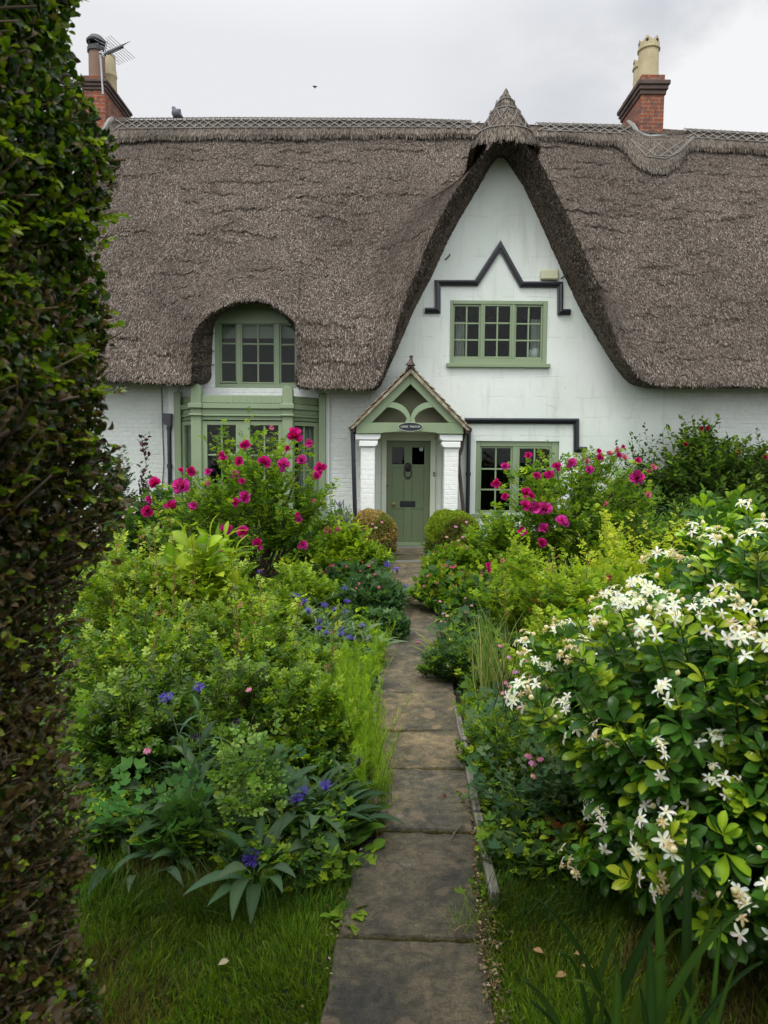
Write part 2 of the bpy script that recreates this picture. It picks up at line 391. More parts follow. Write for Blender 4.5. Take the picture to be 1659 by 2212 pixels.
# ================================================================== THE COTTAGE
YW = 12.0                     # facade plane
cottage = empty('cottage', (1.0, YW, 0), label="white thatched cottage with sage green woodwork at the end of the garden path", cat="cottage")
def part(mb, name, mat, parent=cottage, **k): return mb.build(name, M[mat] if isinstance(mat, str) else mat, parent, **k)

def catmull(pts, per):
    pts = np.array(pts, float); P = np.vstack([2*pts[0]-pts[1], pts, 2*pts[-1]-pts[-2]]); out_ = []
    for i in range(1, len(P)-2):
        p0, p1, p2, p3 = P[i-1:i+3]
        for k in range(per):
            t = k/per
            out_.append(.5*((2*p1)+(-p0+p2)*t+(2*p0-5*p1+4*p2-p3)*t*t+(-p0+3*p1-3*p2+p3)*t**3))
    out_.append(P[-2]); return np.array(out_)

# --- thatch front surface.  rows: crest px,py, crest Y, wall-edge px,py, ridge px, width of the sweep
T = [
(110,822,11.25, 110,822,243,.5),(200,823,11.25, 200,821,262,.5),(300,825,11.25, 300,823,310,.5),(370,828,11.25, 385,826,355,.6),
(406,829,11.27, 440,828,382,.8),(415,815,11.30, 457,818,392,1.0),(414,790,11.30, 459,790,396,1.2),(413,745,11.30, 461,740,404,1.3),(424,712,11.32, 464,705,414,1.3),
(448,684,11.34, 474,684,432,1.3),(480,665,11.35, 492,670,455,1.3),(513,653,11.36, 518,659,488,1.3),(545,649,11.36, 545,655,524,1.3),
(577,654,11.36, 573,659,560,1.3),(605,669,11.35, 600,674,592,1.3),(628,688,11.34, 622,692,618,1.3),(644,711,11.32, 636,712,640,1.3),
(648,745,11.30, 640,745,650,1.3),(646,790,11.30, 640,790,656,1.2),(643,822,11.30, 638,822,662,1.0),(653,837,11.27, 652,831,672,.8),(700,839,11.25, 700,833,706,.6),
(760,840,11.25, 765,834,757,.7),(800,839,11.25, 815,836,795,.8),(820,825,11.27, 828,820,822,.95),(836,785,11.27, 845,785,850,1.1),(851,730,11.27, 868,735,876,1.1),
(875,655,11.27, 897,668,908,1.0),(905,580,11.27, 933,600,942,1.05),(938,502,11.27, 970,520,974,1.05),(966,446,11.27, 1003,460,1002,1.0),
(992,404,11.27, 1036,405,1030,.88),(1022,362,11.27, 1062,358,1056,.72),(1052,326,11.27, 1075,343,1076,.55),(1078,311,11.27, 1082,340,1092,.35),
(1104,308,11.27, 1087,343,1108,.33),(1130,313,11.27, 1096,355,1124,.33),(1154,333,11.27, 1110,377,1143,.33),(1172,362,11.27, 1128,405,1162,.33),
(1194,405,11.27, 1158,468,1190,.35),(1226,470,11.27, 1190,540,1226,.40),(1262,550,11.27, 1220,605,1265,.5),(1294,632,11.27, 1252,672,1302,.6),
(1320,706,11.27, 1288,732,1338,.7),(1342,765,11.27, 1325,790,1372,.75),(1372,808,11.27, 1356,826,1404,.75),(1410,829,11.26, 1392,836,1435,.7),
(1455,834,11.25, 1448,834,1470,.6),(1560,834,11.25, 1560,832,1562,.5),(1659,834,11.25, 1659,832,1659,.5),(1850,834,11.25, 1850,832,1850,.5)]
PER = 14
CV = catmull(T, PER); NU = len(CV)
crest = np.array([W(r[0], r[1], r[2]) for r in CV]); wal = np.array([W(r[3], r[4], YW + .03) for r in CV])
RY = 14.9
def ridge_top(px): return np.interp(px, [100, 245, 500, 880, 1000, 1150, 1350, 1440, 1659, 1850], [259, 259, 257, 259, 263, 268, 273, 279, 291, 302])
def ridge_py(px): return ridge_top(px) + 8
ridg = np.array([W(r[5], ridge_py(r[5]), RY) for r in CV])
ZE = W(829, 837, 11.25).z; ZR = W(829, 259, RY).z
SL = (RY - 11.25) / (ZR - ZE)
def ymain(z): return 11.25 + (z - ZE) * SL - .10 * np.sin(np.clip((z-ZE)/(ZR-ZE), 0, 1) * np.pi)
NV = 230
vv = np.linspace(0, 1, NV) ** 1.15
X = crest[:, None, 0] * (1-vv) + ridg[:, None, 0] * vv
Z = crest[:, None, 2] * (1-vv) + ridg[:, None, 2] * vv
cx_, cz_ = crest[:, 0], crest[:, 2]
fx, fz = X.ravel(), Z.ravel(); dist = np.empty(len(fx)); near = np.empty(len(fx), int)
for i in range(0, len(fx), 4000):
    d = (fx[i:i+4000, None]-cx_)**2 + (fz[i:i+4000, None]-cz_)**2
    near[i:i+4000] = d.argmin(1); dist[i:i+4000] = np.sqrt(d.min(1))
wd = CV[:, 6]; Yc = crest[:, 1]
t_ = np.clip(dist / wd[near], 0, 1)
ym = ymain(fz)
bumpf = (1 - t_)**2 * (1 + .6*t_)
Yf = ym - np.maximum(0, ym - Yc[near]) * bumpf
Yf = Yf + .018*np.sin(fx*2.1+fz*.7) + .012*np.sin(fx*5.3-fz*3.1)+.008*np.sin(fz*9+fx*2)
Yf = Yf.reshape(X.shape)
# smooth the creases left where two edges compete, easing off near the cut edge
def blur(a, k, ax):
    ker = np.hanning(k+2)[1:-1]; ker /= ker.sum(); return np.apply_along_axis(lambda v: np.convolve(np.pad(v, k//2, mode='edge'), ker, 'valid'), ax, a)
rel = Yf - ym.reshape(X.shape); sm = rel
for _ in range(2): sm = blur(blur(sm, 41, 0), 31, 1)
wgt = np.clip(dist.reshape(X.shape)/.38, 0, 1)**1.0; Yf = ym.reshape(X.shape) + rel*(1-wgt) + sm*wgt
Yf[:, 0] = Yc
# broken ledges where one course of reed overlaps the next
ledge = np.zeros(X.shape); groove = np.zeros(X.shape)
lr = np.random.default_rng(21)
for _ in range(330):
    lx = lr.uniform(X.min(), X.max()); lz = lr.uniform(ZE+.25, ZR-.5); hl = lr.uniform(.15, .85)*.8; sl = lr.normal(-.03, .10); ph = lr.uniform(0, 6, 3); am = lr.uniform(.012, .035)
    if 0.15 < (lz-ZE)/(ZR-ZE) < .55 and lr.random() < .35: continue
    u_ = (X-lx)/hl; zl = lz + sl*(X-lx) + am*np.sin(X*9+ph[0]) + .02*np.sin(X*23+ph[1]) + .009*np.sin(X*57+ph[2])
    h_ = Z - zl; env = np.clip(1-u_**2, 0, 1)**.5
    ledge = np.maximum(ledge, np.where((h_ > 0) & (h_ < .24), (1-h_/.24), 0)*env*lr.uniform(.6, 1.1))
    groove = np.maximum(groove, np.where((h_ <= 0) & (h_ > -.035), env, 0)*(env > .25))
ledge *= np.clip(dist.reshape(X.shape)/.25, 0, 1)
Yf = Yf - .034*ledge
surf = np.stack([X, Yf, Z], -1)                        # NU x NV x 3
# soffit rows from the crest back to the wall
NS = 8; rows = []
for k in range(NS, 0, -1):
    s = k / NS
    p = crest * (1-s) + wal * s
    bul = np.sin(s*np.pi) * .05
    p = p.copy(); p[:, 2] -= bul * .6; p[:, 1] -= bul * .4
    rows.append(p)
sof = np.stack(rows, 1)
jit = rng.normal(0, .006, sof.shape); sof[:, 1:] += jit[:, 1:]
# soften the crest itself
allp = np.concatenate([sof, surf], 1)
crest_j = rng.normal(0, .007, (NU, 3)); allp[:, NS] += crest_j
# round back over the ridge and down the rear slope
rear = []
for yy, zz in ((RY+.25, -.10), (RY+1.2, -1.8), (RY+3.4, -5.6)):
    r = ridg.copy(); r[:, 1] = yy; r[:, 2] += zz; rear.append(r)
allp = np.concatenate([allp, np.stack(rear, 1)], 1)
def grid_mesh(name, P, mat, parent, smooth=True, flip=False):
    a, b, _ = P.shape; me = bpy.data.meshes.new(name)
    off = np.array(worldpos(parent)) if parent is not None else 0
    V = (P.reshape(-1, 3) - off).astype(np.float32)
    i, j = np.meshgrid(np.arange(a-1), np.arange(b-1), indexing='ij'); q = (i*b+j).ravel()
    F = np.stack([q, q+b, q+b+1, q+1], 1) if not flip else np.stack([q, q+1, q+b+1, q+b], 1)
    me.vertices.add(len(V)); me.vertices.foreach_set('co', V.ravel())
    me.loops.add(F.size); me.loops.foreach_set('vertex_index', F.ravel().astype(np.int32))
    me.polygons.add(len(F)); me.polygons.foreach_set('loop_start', (np.arange(len(F))*4).astype(np.int32)); me.polygons.foreach_set('loop_total', np.full(len(F), 4, np.int32))
    me.polygons.foreach_set('use_smooth', np.full(len(F), smooth)); me.update(); me.validate()
    me.materials.append(mat); return link(name, me, parent)
thatch = grid_mesh('thatch_roof', allp, M['thatch'], cottage)

# --- straw ends standing off the surface and along every cut edge
def tri_mesh(name, V, cols, mat, parent, per=3):
    """V (n,per,3) separate polygons; cols (n,3)"""
    n = len(V); me = bpy.data.meshes.new(name); off = np.array(worldpos(parent)) if parent is not None else 0
    me.vertices.add(n*per); me.vertices.foreach_set('co', (V.reshape(-1, 3) - off).astype(np.float32).ravel())
    me.loops.add(n*per); me.loops.foreach_set('vertex_index', np.arange(n*per, dtype=np.int32))
    me.polygons.add(n); me.polygons.foreach_set('loop_start', (np.arange(n)*per).astype(np.int32)); me.polygons.foreach_set('loop_total', np.full(n, per, np.int32))
    me.update()
    ca = me.color_attributes.new('Col', 'FLOAT_COLOR', 'POINT')
    c4 = np.ones((n, per, 4), np.float32); c4[..., :3] = cols[:, None, :]; ca.data.foreach_set('color', c4.ravel())
    me.materials.append(mat); return link(name, me, parent)
def lowf(x, z):
    return (np.sin(x*1.3+z*.6+1)+np.sin(x*.55-z*1.7+2)+.8*np.sin(x*3.1+z*2.3)+.7*np.sin(x*5.3-z*4.1+.5)+.5*np.sin(x*11+z*7)+.5*np.sin(z*13-x*3.7))/4.5
def straws(name, A, n, parent, length=(.03, .07), width=.009, lift=.6, down=(0, -.25, -1), pal=None, spread=.5, umask=None, gr=None):
    a, b, _ = A.shape
    d1 = A[1:, :-1]-A[:-1, :-1]; d2 = A[:-1, 1:]-A[:-1, :-1]; ar = np.linalg.norm(np.cross(d1, d2), axis=2).ravel(); cs = np.cumsum(ar); q0 = np.searchsorted(cs, rng.random(n)*cs[-1]); q0 = np.minimum(q0, len(ar)-1)
    ui = q0//(b-1)+rng.random(n)*.999; vi = q0 % (b-1)+rng.random(n)*.999
    i = ui.astype(int); j = vi.astype(int); fu = (ui-i)[:, None]; fv = (vi-j)[:, None]
    p = A[i, j]*(1-fu)*(1-fv)+A[i+1, j]*fu*(1-fv)+A[i, j+1]*(1-fu)*fv+A[i+1, j+1]*fu*fv
    e1 = A[i+1, j]-A[i, j]; e2 = A[i, j+1]-A[i, j]; nn = np.cross(e1, e2); nn /= np.linalg.norm(nn, axis=1, keepdims=True)+1e-9
    nn *= np.where(nn[:, 1:2] > 0, -1, 1)
    d = np.array(down)[None] + rng.normal(0, spread, (n, 3)); d -= (d*nn).sum(1, keepdims=True)*nn; d /= np.linalg.norm(d, axis=1, keepdims=True)+1e-9
    d = d + nn*lift*rng.random((n, 1)); d /= np.linalg.norm(d, axis=1, keepdims=True)
    s = np.cross(d, nn); s /= np.linalg.norm(s, axis=1, keepdims=True)+1e-9
    L = rng.uniform(*length, (n, 1)); wd_ = width*rng.uniform(.5, 1.3, (n, 1)); p = p+nn*.004
    V = np.stack([p-s*wd_, p+s*wd_, p+s*wd_*.6+d*L, p-s*wd_*.6+d*L], 1)
    pal = np.array(pal if pal is not None else [(.075, .062, .051), (.125, .104, .086), (.19, .16, .134), (.042, .035, .029), (.28, .24, .205)])
    c = pal[rng.integers(0, len(pal), n)]*rng.uniform(.7, 1.2, (n, 1))*(1+.38*lowf(p[:, 0], p[:, 2])[:, None])
    if gr is not None:
        g_ = gr[i, j] > .3; keep = ~g_ | (rng.random(n) < .15); V = V[keep]; c = c[keep]
    return tri_mesh(name, V, c, M['straw'], parent, 4)
straws('reed_ends', surf, 170000, thatch, length=(.025, .065), width=.0052, lift=.26, spread=.26, gr=groove)
straws('edge_reeds', np.concatenate([sof[:, -4:], surf[:, :4]], 1), 30000, thatch, length=(.02, .05), width=.006, lift=.7, down=(0, -.1, -.6), pal=[(.07, .055, .045), (.13, .105, .085), (.20, .17, .14), (.04, .032, .026)])

# --- block ridge with its spar lattice
def capline(px): return np.interp(px, [243, 262, 300, 500, 900, 1010, 1165, 1250, 1330, 1352, 1375, 1410, 1440, 1465, 1482, 1500, 1560, 1659, 1850],
                                       [318, 309, 306, 303, 300, 298, 303, 309, 316, 338, 365, 378, 376, 360, 334, 327, 329, 335, 345])
def on_roof(px, py, off):
    """point on the main slope seen at px,py, lifted off along the slope normal"""
    Y = 14.0
    for _ in range(12):
        p = W(px, py, Y); Y = .5*Y + .5*float(ymain(p.z))
    p = W(px, py, Y); return np.array([p.x, p.y - off*.86, p.z + off*.5])
pxs = np.linspace(243, 1850, 420); capg = []
for px in pxs:
    top = np.array(W(px, ridge_top(px)+2, RY)); bpy_ = capline(px) + 1.6*math.sin(px*.05)+random.uniform(-.5, .5)
    col_ = []
    bt = on_roof(px, bpy_, .0); col_.append(bt)
    for f in (0, .12, .3, .5, .7, .88):
        q = on_roof(px, bpy_*(1-f)+(ridge_py(px)+4)*f, .10 - .02*(f == 0) + .03*f)
        col_.append(q)
    col_.append(top + np.array([0, -.13, -.06])); col_.append(top + np.array([0, 0, .0])); col_.append(top + np.array([0, .12, -.02])); col_.append(top + np.array([0, .5, -.45]))
    capg.append(col_)
capg = np.array(capg); ridge_cap = grid_mesh('ridge_cap', capg, M['ridge'], thatch)
straws('ridge_straw', capg[:, 1:8], 36000, thatch, length=(.05, .12), width=.0045, lift=.10, spread=.10, pal=[(.11, .092, .075), (.16, .136, .11), (.23, .20, .165), (.07, .056, .046)])
lat = MB()
def rodline(fr, px0, px1, step=8, r=.013):
    pts = []
    for px in np.arange(px0, px1+.1, step):
        b_ = capline(px); b_ = min(b_, np.interp(px, [243, 900, 1250, 1659, 1850], [306, 300, 309, 333, 345])); t0 = ridge_py(px)
        q = on_roof(px, b_*(1-fr)+t0*fr, .115+.03*fr); pts.append(q)
    lat.tube(pts, r, 5)
def rodpt(px, fr):
    b_ = np.interp(px, [243, 900, 1250, 1659, 1850], [306, 300, 309, 333, 345]); return on_roof(px, b_*(1-fr)+ridge_py(px)*fr, .128+.03*fr)
for a_, b_ in ((255, 1020), (1160, 1350), (1478, 1840)):
    rodline(.40, a_, b_); rodline(.82, a_, b_)
    px = a_; up = 0
    while px < b_-14:
        lat.tube([rodpt(px, .36), rodpt(px+30, .84)], .0125, 5); lat.tube([rodpt(px, .84), rodpt(px+30, .36)], .0125, 5); px += 21 + random.uniform(-1.5, 1.5)
    for px in np.arange(a_, b_, 12.5):
        q = np.array(W(px + random.uniform(-2, 2), ridge_top(px)+1, RY)) + np.array([0, -.03, .0]); lat.tube([q+np.array([-.035, 0, 0]), q+np.array([0, -.01, .035]), q+np.array([.035, 0, 0])], .010, 5)
    lat.tube([np.array(W(px, ridge_top(px)+1, RY))+np.array([0, -.11, -.015]) for px in np.arange(a_, b_, 10)], .012, 5)
# apron below the right chimney
def ap(px, py): return on_roof(px, py, .125)
for seq in ([(1358, 313), (1392, 350), (1432, 355), (1462, 340), (1490, 312)], [(1358, 313), (1480, 316)], [(1392, 350), (1448, 348)], [(1366, 318), (1412, 348)], [(1360, 314), (1392, 350)],
            [(1390, 348), (1425, 318)], [(1410, 318), (1450, 346)], [(1375, 330), (1392, 316)], [(1420, 350), (1470, 316)], [(1440, 318), (1466, 334)], [(1362, 294), (1385, 305)], [(1448, 348), (1495, 305)]):
    lat.tube([ap(*q) for q in seq], .011, 5)
part(lat, 'spar_lattice', 'hazel', thatch)

# --- pointed cap over the gable: half cone in front, saddle running back to the ridge
tip = np.array(W(1093, 197, 11.55)); xr = tip[0]
rimz = W(1093, 299, 11.15).z
def cap_pt(s, v, off=0.0):
    """s in 0..1 left-back .. front .. right-back, v 0 tip .. 1 rim"""
    a = .34
    H = tip[2]-rimz
    if s < a or s > 1-a:
        left = s < a; u = (a-s)/a if left else (s-(1-a))/a     # 0 at front, 1 at back
        y = 11.55 + u*2.7; R0 = .57
        ridgez = tip[2] - .10*min(1, u*5) + u*.10
        r = (.03 + (R0-.03)*v**.95 + off)*(-1 if left else 1)
        return np.array([xr + r, y, ridgez - v*(H*.98 + u*.25)])
    th = math.pi*(1 - (s-a)/(1-2*a))       # pi..0
    r = .03 + (.57-.03)*v**.95 + off
    return np.array([xr + r*math.cos(th), 11.55 - r*.62*math.sin(th), tip[2]-.06*0 - v*(H*.98) + (-.10*(1-math.sin(th)) * (1-v))])
NSg = 90; caps = np.array([[cap_pt(s, v) for v in list(np.linspace(0, 1, 16))] + [cap_pt(s, 1.0, -.10) + np.array([0, .03, .03])] for s in np.linspace(0, 1, NSg)])
caps[..., :] += rng.normal(0, .004, caps.shape)
gable_cap = grid_mesh('gable_cap', caps, M['ridge'], thatch)
straws('gable_straw', caps[:, :16], 20000, thatch, length=(.06, .12), width=.004, lift=.09, spread=.08, pal=[(.12, .10, .08), (.18, .155, .125), (.26, .225, .185), (.08, .065, .052)])
tuft = MB(); tuft.lathe(tip[0], tip[1], [(.075, tip[2]-.14), (.055, tip[2]-.05), (.03, tip[2]+.01), (.004, tip[2]+.045)], 10); part(tuft, 'thatch_tip', 'ridge', thatch, smooth=True)
gl = MB()
for v, r in ((.16, .012), (.34, .013), (.73, .014)):
    gl.tube([cap_pt(s, v, .018) for s in np.linspace(.05, .95, 60)], r, 5)
ss = np.linspace(.08, .92, 13)
for i in range(12):
    for v0, v1 in ((.36, .72), (.72, .36)):
        gl.tube([cap_pt(ss[i]+(ss[i+1]-ss[i])*f, v0+(v1-v0)*f, .02) for f in np.linspace(0, 1, 5)], .009, 5)
part(gl, 'gable_lattice', 'hazel', thatch)

# binding cords on the cheek of the eyebrow opening
for py in (722, 760, 790):
    ck = MB(); ck.tube([np.array(W(462, py-2, YW-.02)), np.array(W(440, py, 11.62))+np.array([.012, 0, 0]), np.array(W(416, py+1, 11.27))+np.array([.0, -.015, 0])], .010, 5); part(ck, 'binding_cord', 'iron', thatch); ck = MB()
    ck.tube([np.array(W(640, py-2, YW-.05)), np.array(W(645, py, 11.27))+np.array([-.02, -.01, 0])], .010, 5); part(ck, 'binding_cord', 'iron', thatch)

# --- front wall with openings
def wx(px, py, Y=YW): p = W(px, py, Y); return p.x, p.z
def hole(x0, y0, x1, y1, Y=YW):
    a = W(x0, (y0+y1)/2, Y); b = W(x1, (y0+y1)/2, Y); c = W((x0+x1)/2, y0, Y); d = W((x0+x1)/2, y1, Y); return (a.x, b.x, d.z, c.z)   # xl,xr,zb,zt
H_up = hole(972, 650, 1181, 786); H_eye = hole(464, 652, 640, 838); H_door = hole(833, 949, 932, 1189); H_right = hole(1027, 953, 1206, 1110); H_bay = hole(392, 870, 690, 1108)
H_door = (H_door[0], H_door[1], 0.02, H_door[3])
def wall_poly(outline, holes, name, mat, y0=YW, th=.3):
    bm = bmesh.new(); es = []
    def loop(pts):
        vs = [bm.verts.new((x, y0, z)) for x, z in pts]; return [bm.edges.new((vs[i], vs[(i+1) % len(vs)])) for i in range(len(vs))]
    es += loop(outline)
    for xl, xr_, zb, zt in holes: es += loop([(xl, zb), (xr_, zb), (xr_, zt), (xl, zt)])
    bmesh.ops.triangle_fill(bm, use_beauty=True, use_dissolve=False, edges=es)
    r = bmesh.ops.extrude_face_region(bm, geom=bm.faces[:])
    bmesh.ops.translate(bm, verts=[v for v in r['geom'] if isinstance(v, bmesh.types.BMVert)], vec=(0, th, 0))
    bmesh.ops.recalc_face_normals(bm, faces=bm.faces)
    off = worldpos(cottage)
    for v in bm.verts: v.co -= off
    me = bpy.data.meshes.new(name); bm.to_mesh(me); bm.free(); me.materials.append(M[mat]); return link(name, me, cottage)
XA = W(110, 1000, YW).x; XM = W(798, 1000, YW).x; XB = W(1850, 1000, YW).x; XR = W(1470, 900, YW).x
zt = ZE + .16
ey = [wx(x, y) for x, y in ((452, 780), (452, 700), (480, 655), (545, 630), (615, 660), (652, 710), (652, 780))]
wall_poly([(XA, -.1), (XM, -.1), (XM, zt)] + [(ey[-1][0], zt)] + ey[::-1][:] + [(ey[0][0], zt), (XA, zt)], [H_eye, H_bay], 'wall', 'brickpaint')
gp = [wx(x, y) for x, y in ((800, 800), (835, 760), (860, 690), (905, 610), (945, 530), (985, 450), (1025, 375), (1060, 325), (1084, 315), (1110, 335), (1160, 430), (1220, 555), (1280, 675), (1330, 765), (1400, 800))]
wall_poly([(XM, -.1), (XR, -.1), (XR, zt)] + gp[::-1], [H_up, H_door, H_right], 'wall', 'plaster', YW-.012)
wall_poly([(XR, -.1), (XB, -.1), (XB, zt), (XR, zt)], [], 'wall', 'brickpaint')
bk = MB(); bk.box(XA-.2, XA+.02, YW, 18.3, -.1, 3.0); bk.box(XB-.02, XB+.2, YW, 18.3, -.1, 3.0); bk.box(XA-.2, XB+.2, 18.0, 18.3, -.1, 3.0)
bk.add([(XA, 12.3, 3.0), (XA, 18.2, 3.0), (W(250, 300, RY).x, RY, ZR-.2)], [(0, 1, 2)])
part(bk, 'end_wall', 'brickpaint')
# dark rooms behind the glass
rm = MB(); rm.add([(XA+.1, 12.32, 0), (XB-.1, 12.32, 0), (XB-.1, 15.5, 0), (XA+.1, 15.5, 0), (XA+.1, 12.32, 2.2), (XB-.1, 12.32, 2.2), (XB-.1, 15.5, 2.2), (XA+.1, 15.5, 2.2)], [(0, 1, 2, 3), (4, 7, 6, 5), (2, 3, 7, 6), (0, 3, 7, 4), (1, 2, 6, 5)])
rm.add([(XA+.1, 12.6, 2.3), (XB-.1, 12.6, 2.3), (XB-.1, 14.4, 2.3), (XA+.1, 14.4, 2.3), (XA+.1, 14.4, 4.4), (XB-.1, 14.4, 4.4)], [(0, 1, 2, 3), (3, 2, 5, 4)])
part(rm, 'room', 'dark')

# --- casement windows
def window(H, lights, yface, sill=None, name='window', head=None, bars_z=(1/3, 2/3), fr=.055, glassback=.07, label=None):
    """H opening; lights: list of (xl,xr,zb,zt,ncols,casement)"""
    xl, xr_, zb, zt_ = H
    f = MB()
    zs0 = min(l[2] for l in lights); zs1 = max(l[3] for l in lights)
    # outer frame
    f.box(xl, lights[0][0]-.03, yface, yface+.11, zb, zt_); f.box(lights[-1][1]+.03, xr_, yface, yface+.11, zb, zt_)
    for a_, b_ in zip(lights[:-1], lights[1:]): f.box(a_[1]+.03, b_[0]-.03, yface+.004, yface+.10, zs0-.03, zs1+.03)
    f.box(lights[0][0]-.03, lights[-1][1]+.03, yface+.002, yface+.108, zb, zs0-.03); f.box(lights[0][0]-.03, lights[-1][1]+.03, yface+.002, yface+.108, zs1+.03, zt_)
    wroot = f.build(name, M['green'], cottage, bevel=.006)
    if label: wroot['label'] = label
    for l in lights:
        x0, x1, z0, z1, nc, cas = l; s = MB(); yo = yface + (.012 if cas else .03)
        bw = .028; 
        s.box(x0-.03, x0, yo, yo+.05, z0-.03, z1+.03); s.box(x1, x1+.03, yo, yo+.05, z0-.03, z1+.03)
        s.box(x0, x1, yo, yo+.05, z0-.03, z0); s.box(x0, x1, yo, yo+.05, z1, z1+.03)
        for i in range(1, nc):
            xc = x0+(x1-x0)*i/nc; s.box(xc-bw/2, xc+bw/2, yo+.008, yo+.045, z0, z1)
        zc = [z0+(z1-z0)*q for q in bars_z]
        for q in zc: s.box(x0+.001, x1-.001, yo+.010, yo+.043, q-bw/2, q+bw/2)
        s.build('casement', M['green'], wroot, bevel=.004)
        g = MB(); g.box(x0+.001, x1-.001, yo+.024, yo+.028, z0+.001, z1-.001); g.build('pane', M['glass'], wroot)
    if sill:
        s = MB(); s.box(xl-.06, xr_+.06, yface-.06, yface+.10, zb-.07, zb-.002); s.build('sill', M['green'], wroot, bevel=.008)
    return wroot
def lt(x0, y0, x1, y1, nc, cas, Y=YW):
    a = hole(x0, y0, x1, y1, Y); return (*a, nc, cas)
w_up = window(H_up, [lt(981.5, 662, 1034, 770, 2, False), lt(1047, 662, 1101, 770.5, 2, True), lt(1115, 663, 1168, 771.5, 2, False)], YW-.03, True, label="upper window in the gable")
w_eye = window(H_eye, [lt(478, 700, 508, 823, 1, False), lt(523, 701, 591, 825, 2, True), lt(607, 702, 636, 826, 1, False)], YW+.0, False, label="window under the eyebrow arch")
def scb(px, py, w_, d_): pass
w_rt = window(H_right, [lt(1040, 968, 1103, 1103, 2, False), lt(1122, 969, 1187, 1103, 2, True)], YW+.02, True, label="ground floor window beside the porch")
# arched head board over the eyebrow window
b = MB(); b.prism([wx(466, 699), wx(638, 699), wx(650, 712), wx(640, 690), wx(610, 655), wx(545, 635), wx(485, 655), wx(462, 690)], YW-.02, YW+.02); part(b, 'arch_board', 'green', w_eye)
# blinds, curtains and ornaments inside
cu = MB()
for x0, x1 in ((476, 509), (522, 592), (606, 637)):
    cu = MB(); h = hole(x0, 698, x1, 731, YW+.15); cu.box(h[0], h[1], YW+.14, YW+.145, h[2], h[3]); part(cu, 'roller_blind', 'blind', w_eye)
def curtain(h, Y, n, parent, mat='curtain'):
    P = []
    for i in range(40):
        t = i/39; x = h[0]+(h[1]-h[0])*t; y = Y+.025*math.sin(t*n*6.28)
        P.append([(x, y, h[2]), (x, y, h[3])])
    o = grid_mesh('curtain', np.array(P), M[mat], parent); return o
curtain(hole(984, 695, 1003, 778, YW+.14), YW+.14, 3, w_up); curtain(hole(1146, 690, 1166, 780, YW+.14), YW+.14, 3, w_up)
vs = MB(); c = W(1156, 765, YW+.22)
vs.lathe(c.x-.02, YW+.2, [(.04, c.z-.13), (.10, c.z-.06), (.115, c.z+.01), (.08, c.z+.08), (.03, c.z+.11)], 16); part(vs, 'white_vase', 'white', w_up, smooth=True)

# --- hood moulds
def mould(pts, wpx, name='hood_mould'):
    P = [Vector(wx(x, y)) for x, y in pts]; wd_ = wpx/1475*YW; mb = MB()
    n = len(P); L = []; Rr = []
    for i in range(n):
        if i == 0: d = (P[1]-P[0]).normalized(); nn = Vector((-d.y, d.x)); k = 1
        elif i == n-1: d = (P[-1]-P[-2]).normalized(); nn = Vector((-d.y, d.x)); k = 1
        else:
            d0 = (P[i]-P[i-1]).normalized(); d1 = (P[i+1]-P[i]).normalized(); nn = Vector((-(d0+d1).y, (d0+d1).x)).normalized(); k = 1/max(.35, nn.dot(Vector((-d0.y, d0.x))))
        L.append((P[i], nn*k))
    prof = [(-.5, .012), (-.5, -.045), (-.28, -.05), (-.22, -.075), (.12, -.085), (.2, -.055), (.42, -.05), (.5, -.02), (.5, .012)]
    m_ = len(prof); vs_ = []; fs_ = []
    for p, nn in L:
        for a_, dy in prof: q = p + nn*a_*wd_; vs_.append((q.x, YW-.012+dy, q.y))
    for i in range(n-1):
        for j in range(m_): fs_.append((i*m_+j, i*m_+(j+1) % m_, (i+1)*m_+(j+1) % m_, (i+1)*m_+j))
    fs_.append(tuple(range(m_))); fs_.append(tuple((n-1)*m_+j for j in range(m_-1, -1, -1)))
    mb.add(vs_, fs_); return part(mb, name, 'black')
q = lambda x, y: (822.9+x*.29763, 466.3+y*.29763)
mould([q(318, 690), q(410, 690), q(410, 490), q(690, 490), q(864, 222), q(1018, 500), q(1298, 502), q(1298, 700), q(1370, 700)], 12.5)
mould([(1003, 909), (1244, 910), (1244, 971), (1266, 971)], 12)
ab = MB(); h = hole(1169, 581.5, 1207.5, 603.5, YW-.1); ab.box(h[0], h[1], YW-.10, YW-.01, h[2], h[3]); part(ab, 'alarm_box', 'plastic', bevel=.02)
for x, y in ((968, 556), (1219, 597)):
    st = MB(); p = W(x, y, YW-.05); st.tube([p+Vector((-.05, .05, -.03)), p+Vector((0, -.03, 0)), p+Vector((.03, -.05, .04))], .012, 6); part(st, 'wall_hook', 'iron')

# --- downpipes on the wall
dp = MB(); p = W(365, 905, YW-.09); x = p.x
dp.tube([(x, YW-.09, p.z-.12), (x, YW-.09, .05)], .038, 10); 
dp.prism([(x-.10, p.z+.09), (x-.06, p.z-.10), (x+.05, p.z-.14), (x+.06, p.z+.09)][::-1], YW-.18, YW-.01)
for zz in (.6, 1.4, 2.05): dp.tube([(x, YW-.09, zz), (x, YW-.09, zz+.06)], .05, 10)
part(dp, 'downpipe', 'black', smooth=True)
dp = MB(); p = W(1013, 932, YW-.08); x = p.x
dp.tube([(x, YW-.08, p.z), (x, YW-.08, .05)], .036, 10); dp.tube([(x, YW-.08, p.z-.01), (x, YW-.08, p.z+.06)], .052, 10)
for zz in (.5, 1.3): dp.tube([(x, YW-.08, zz), (x, YW-.08, zz+.06)], .046, 10)
part(dp, 'downpipe', 'black', smooth=True)
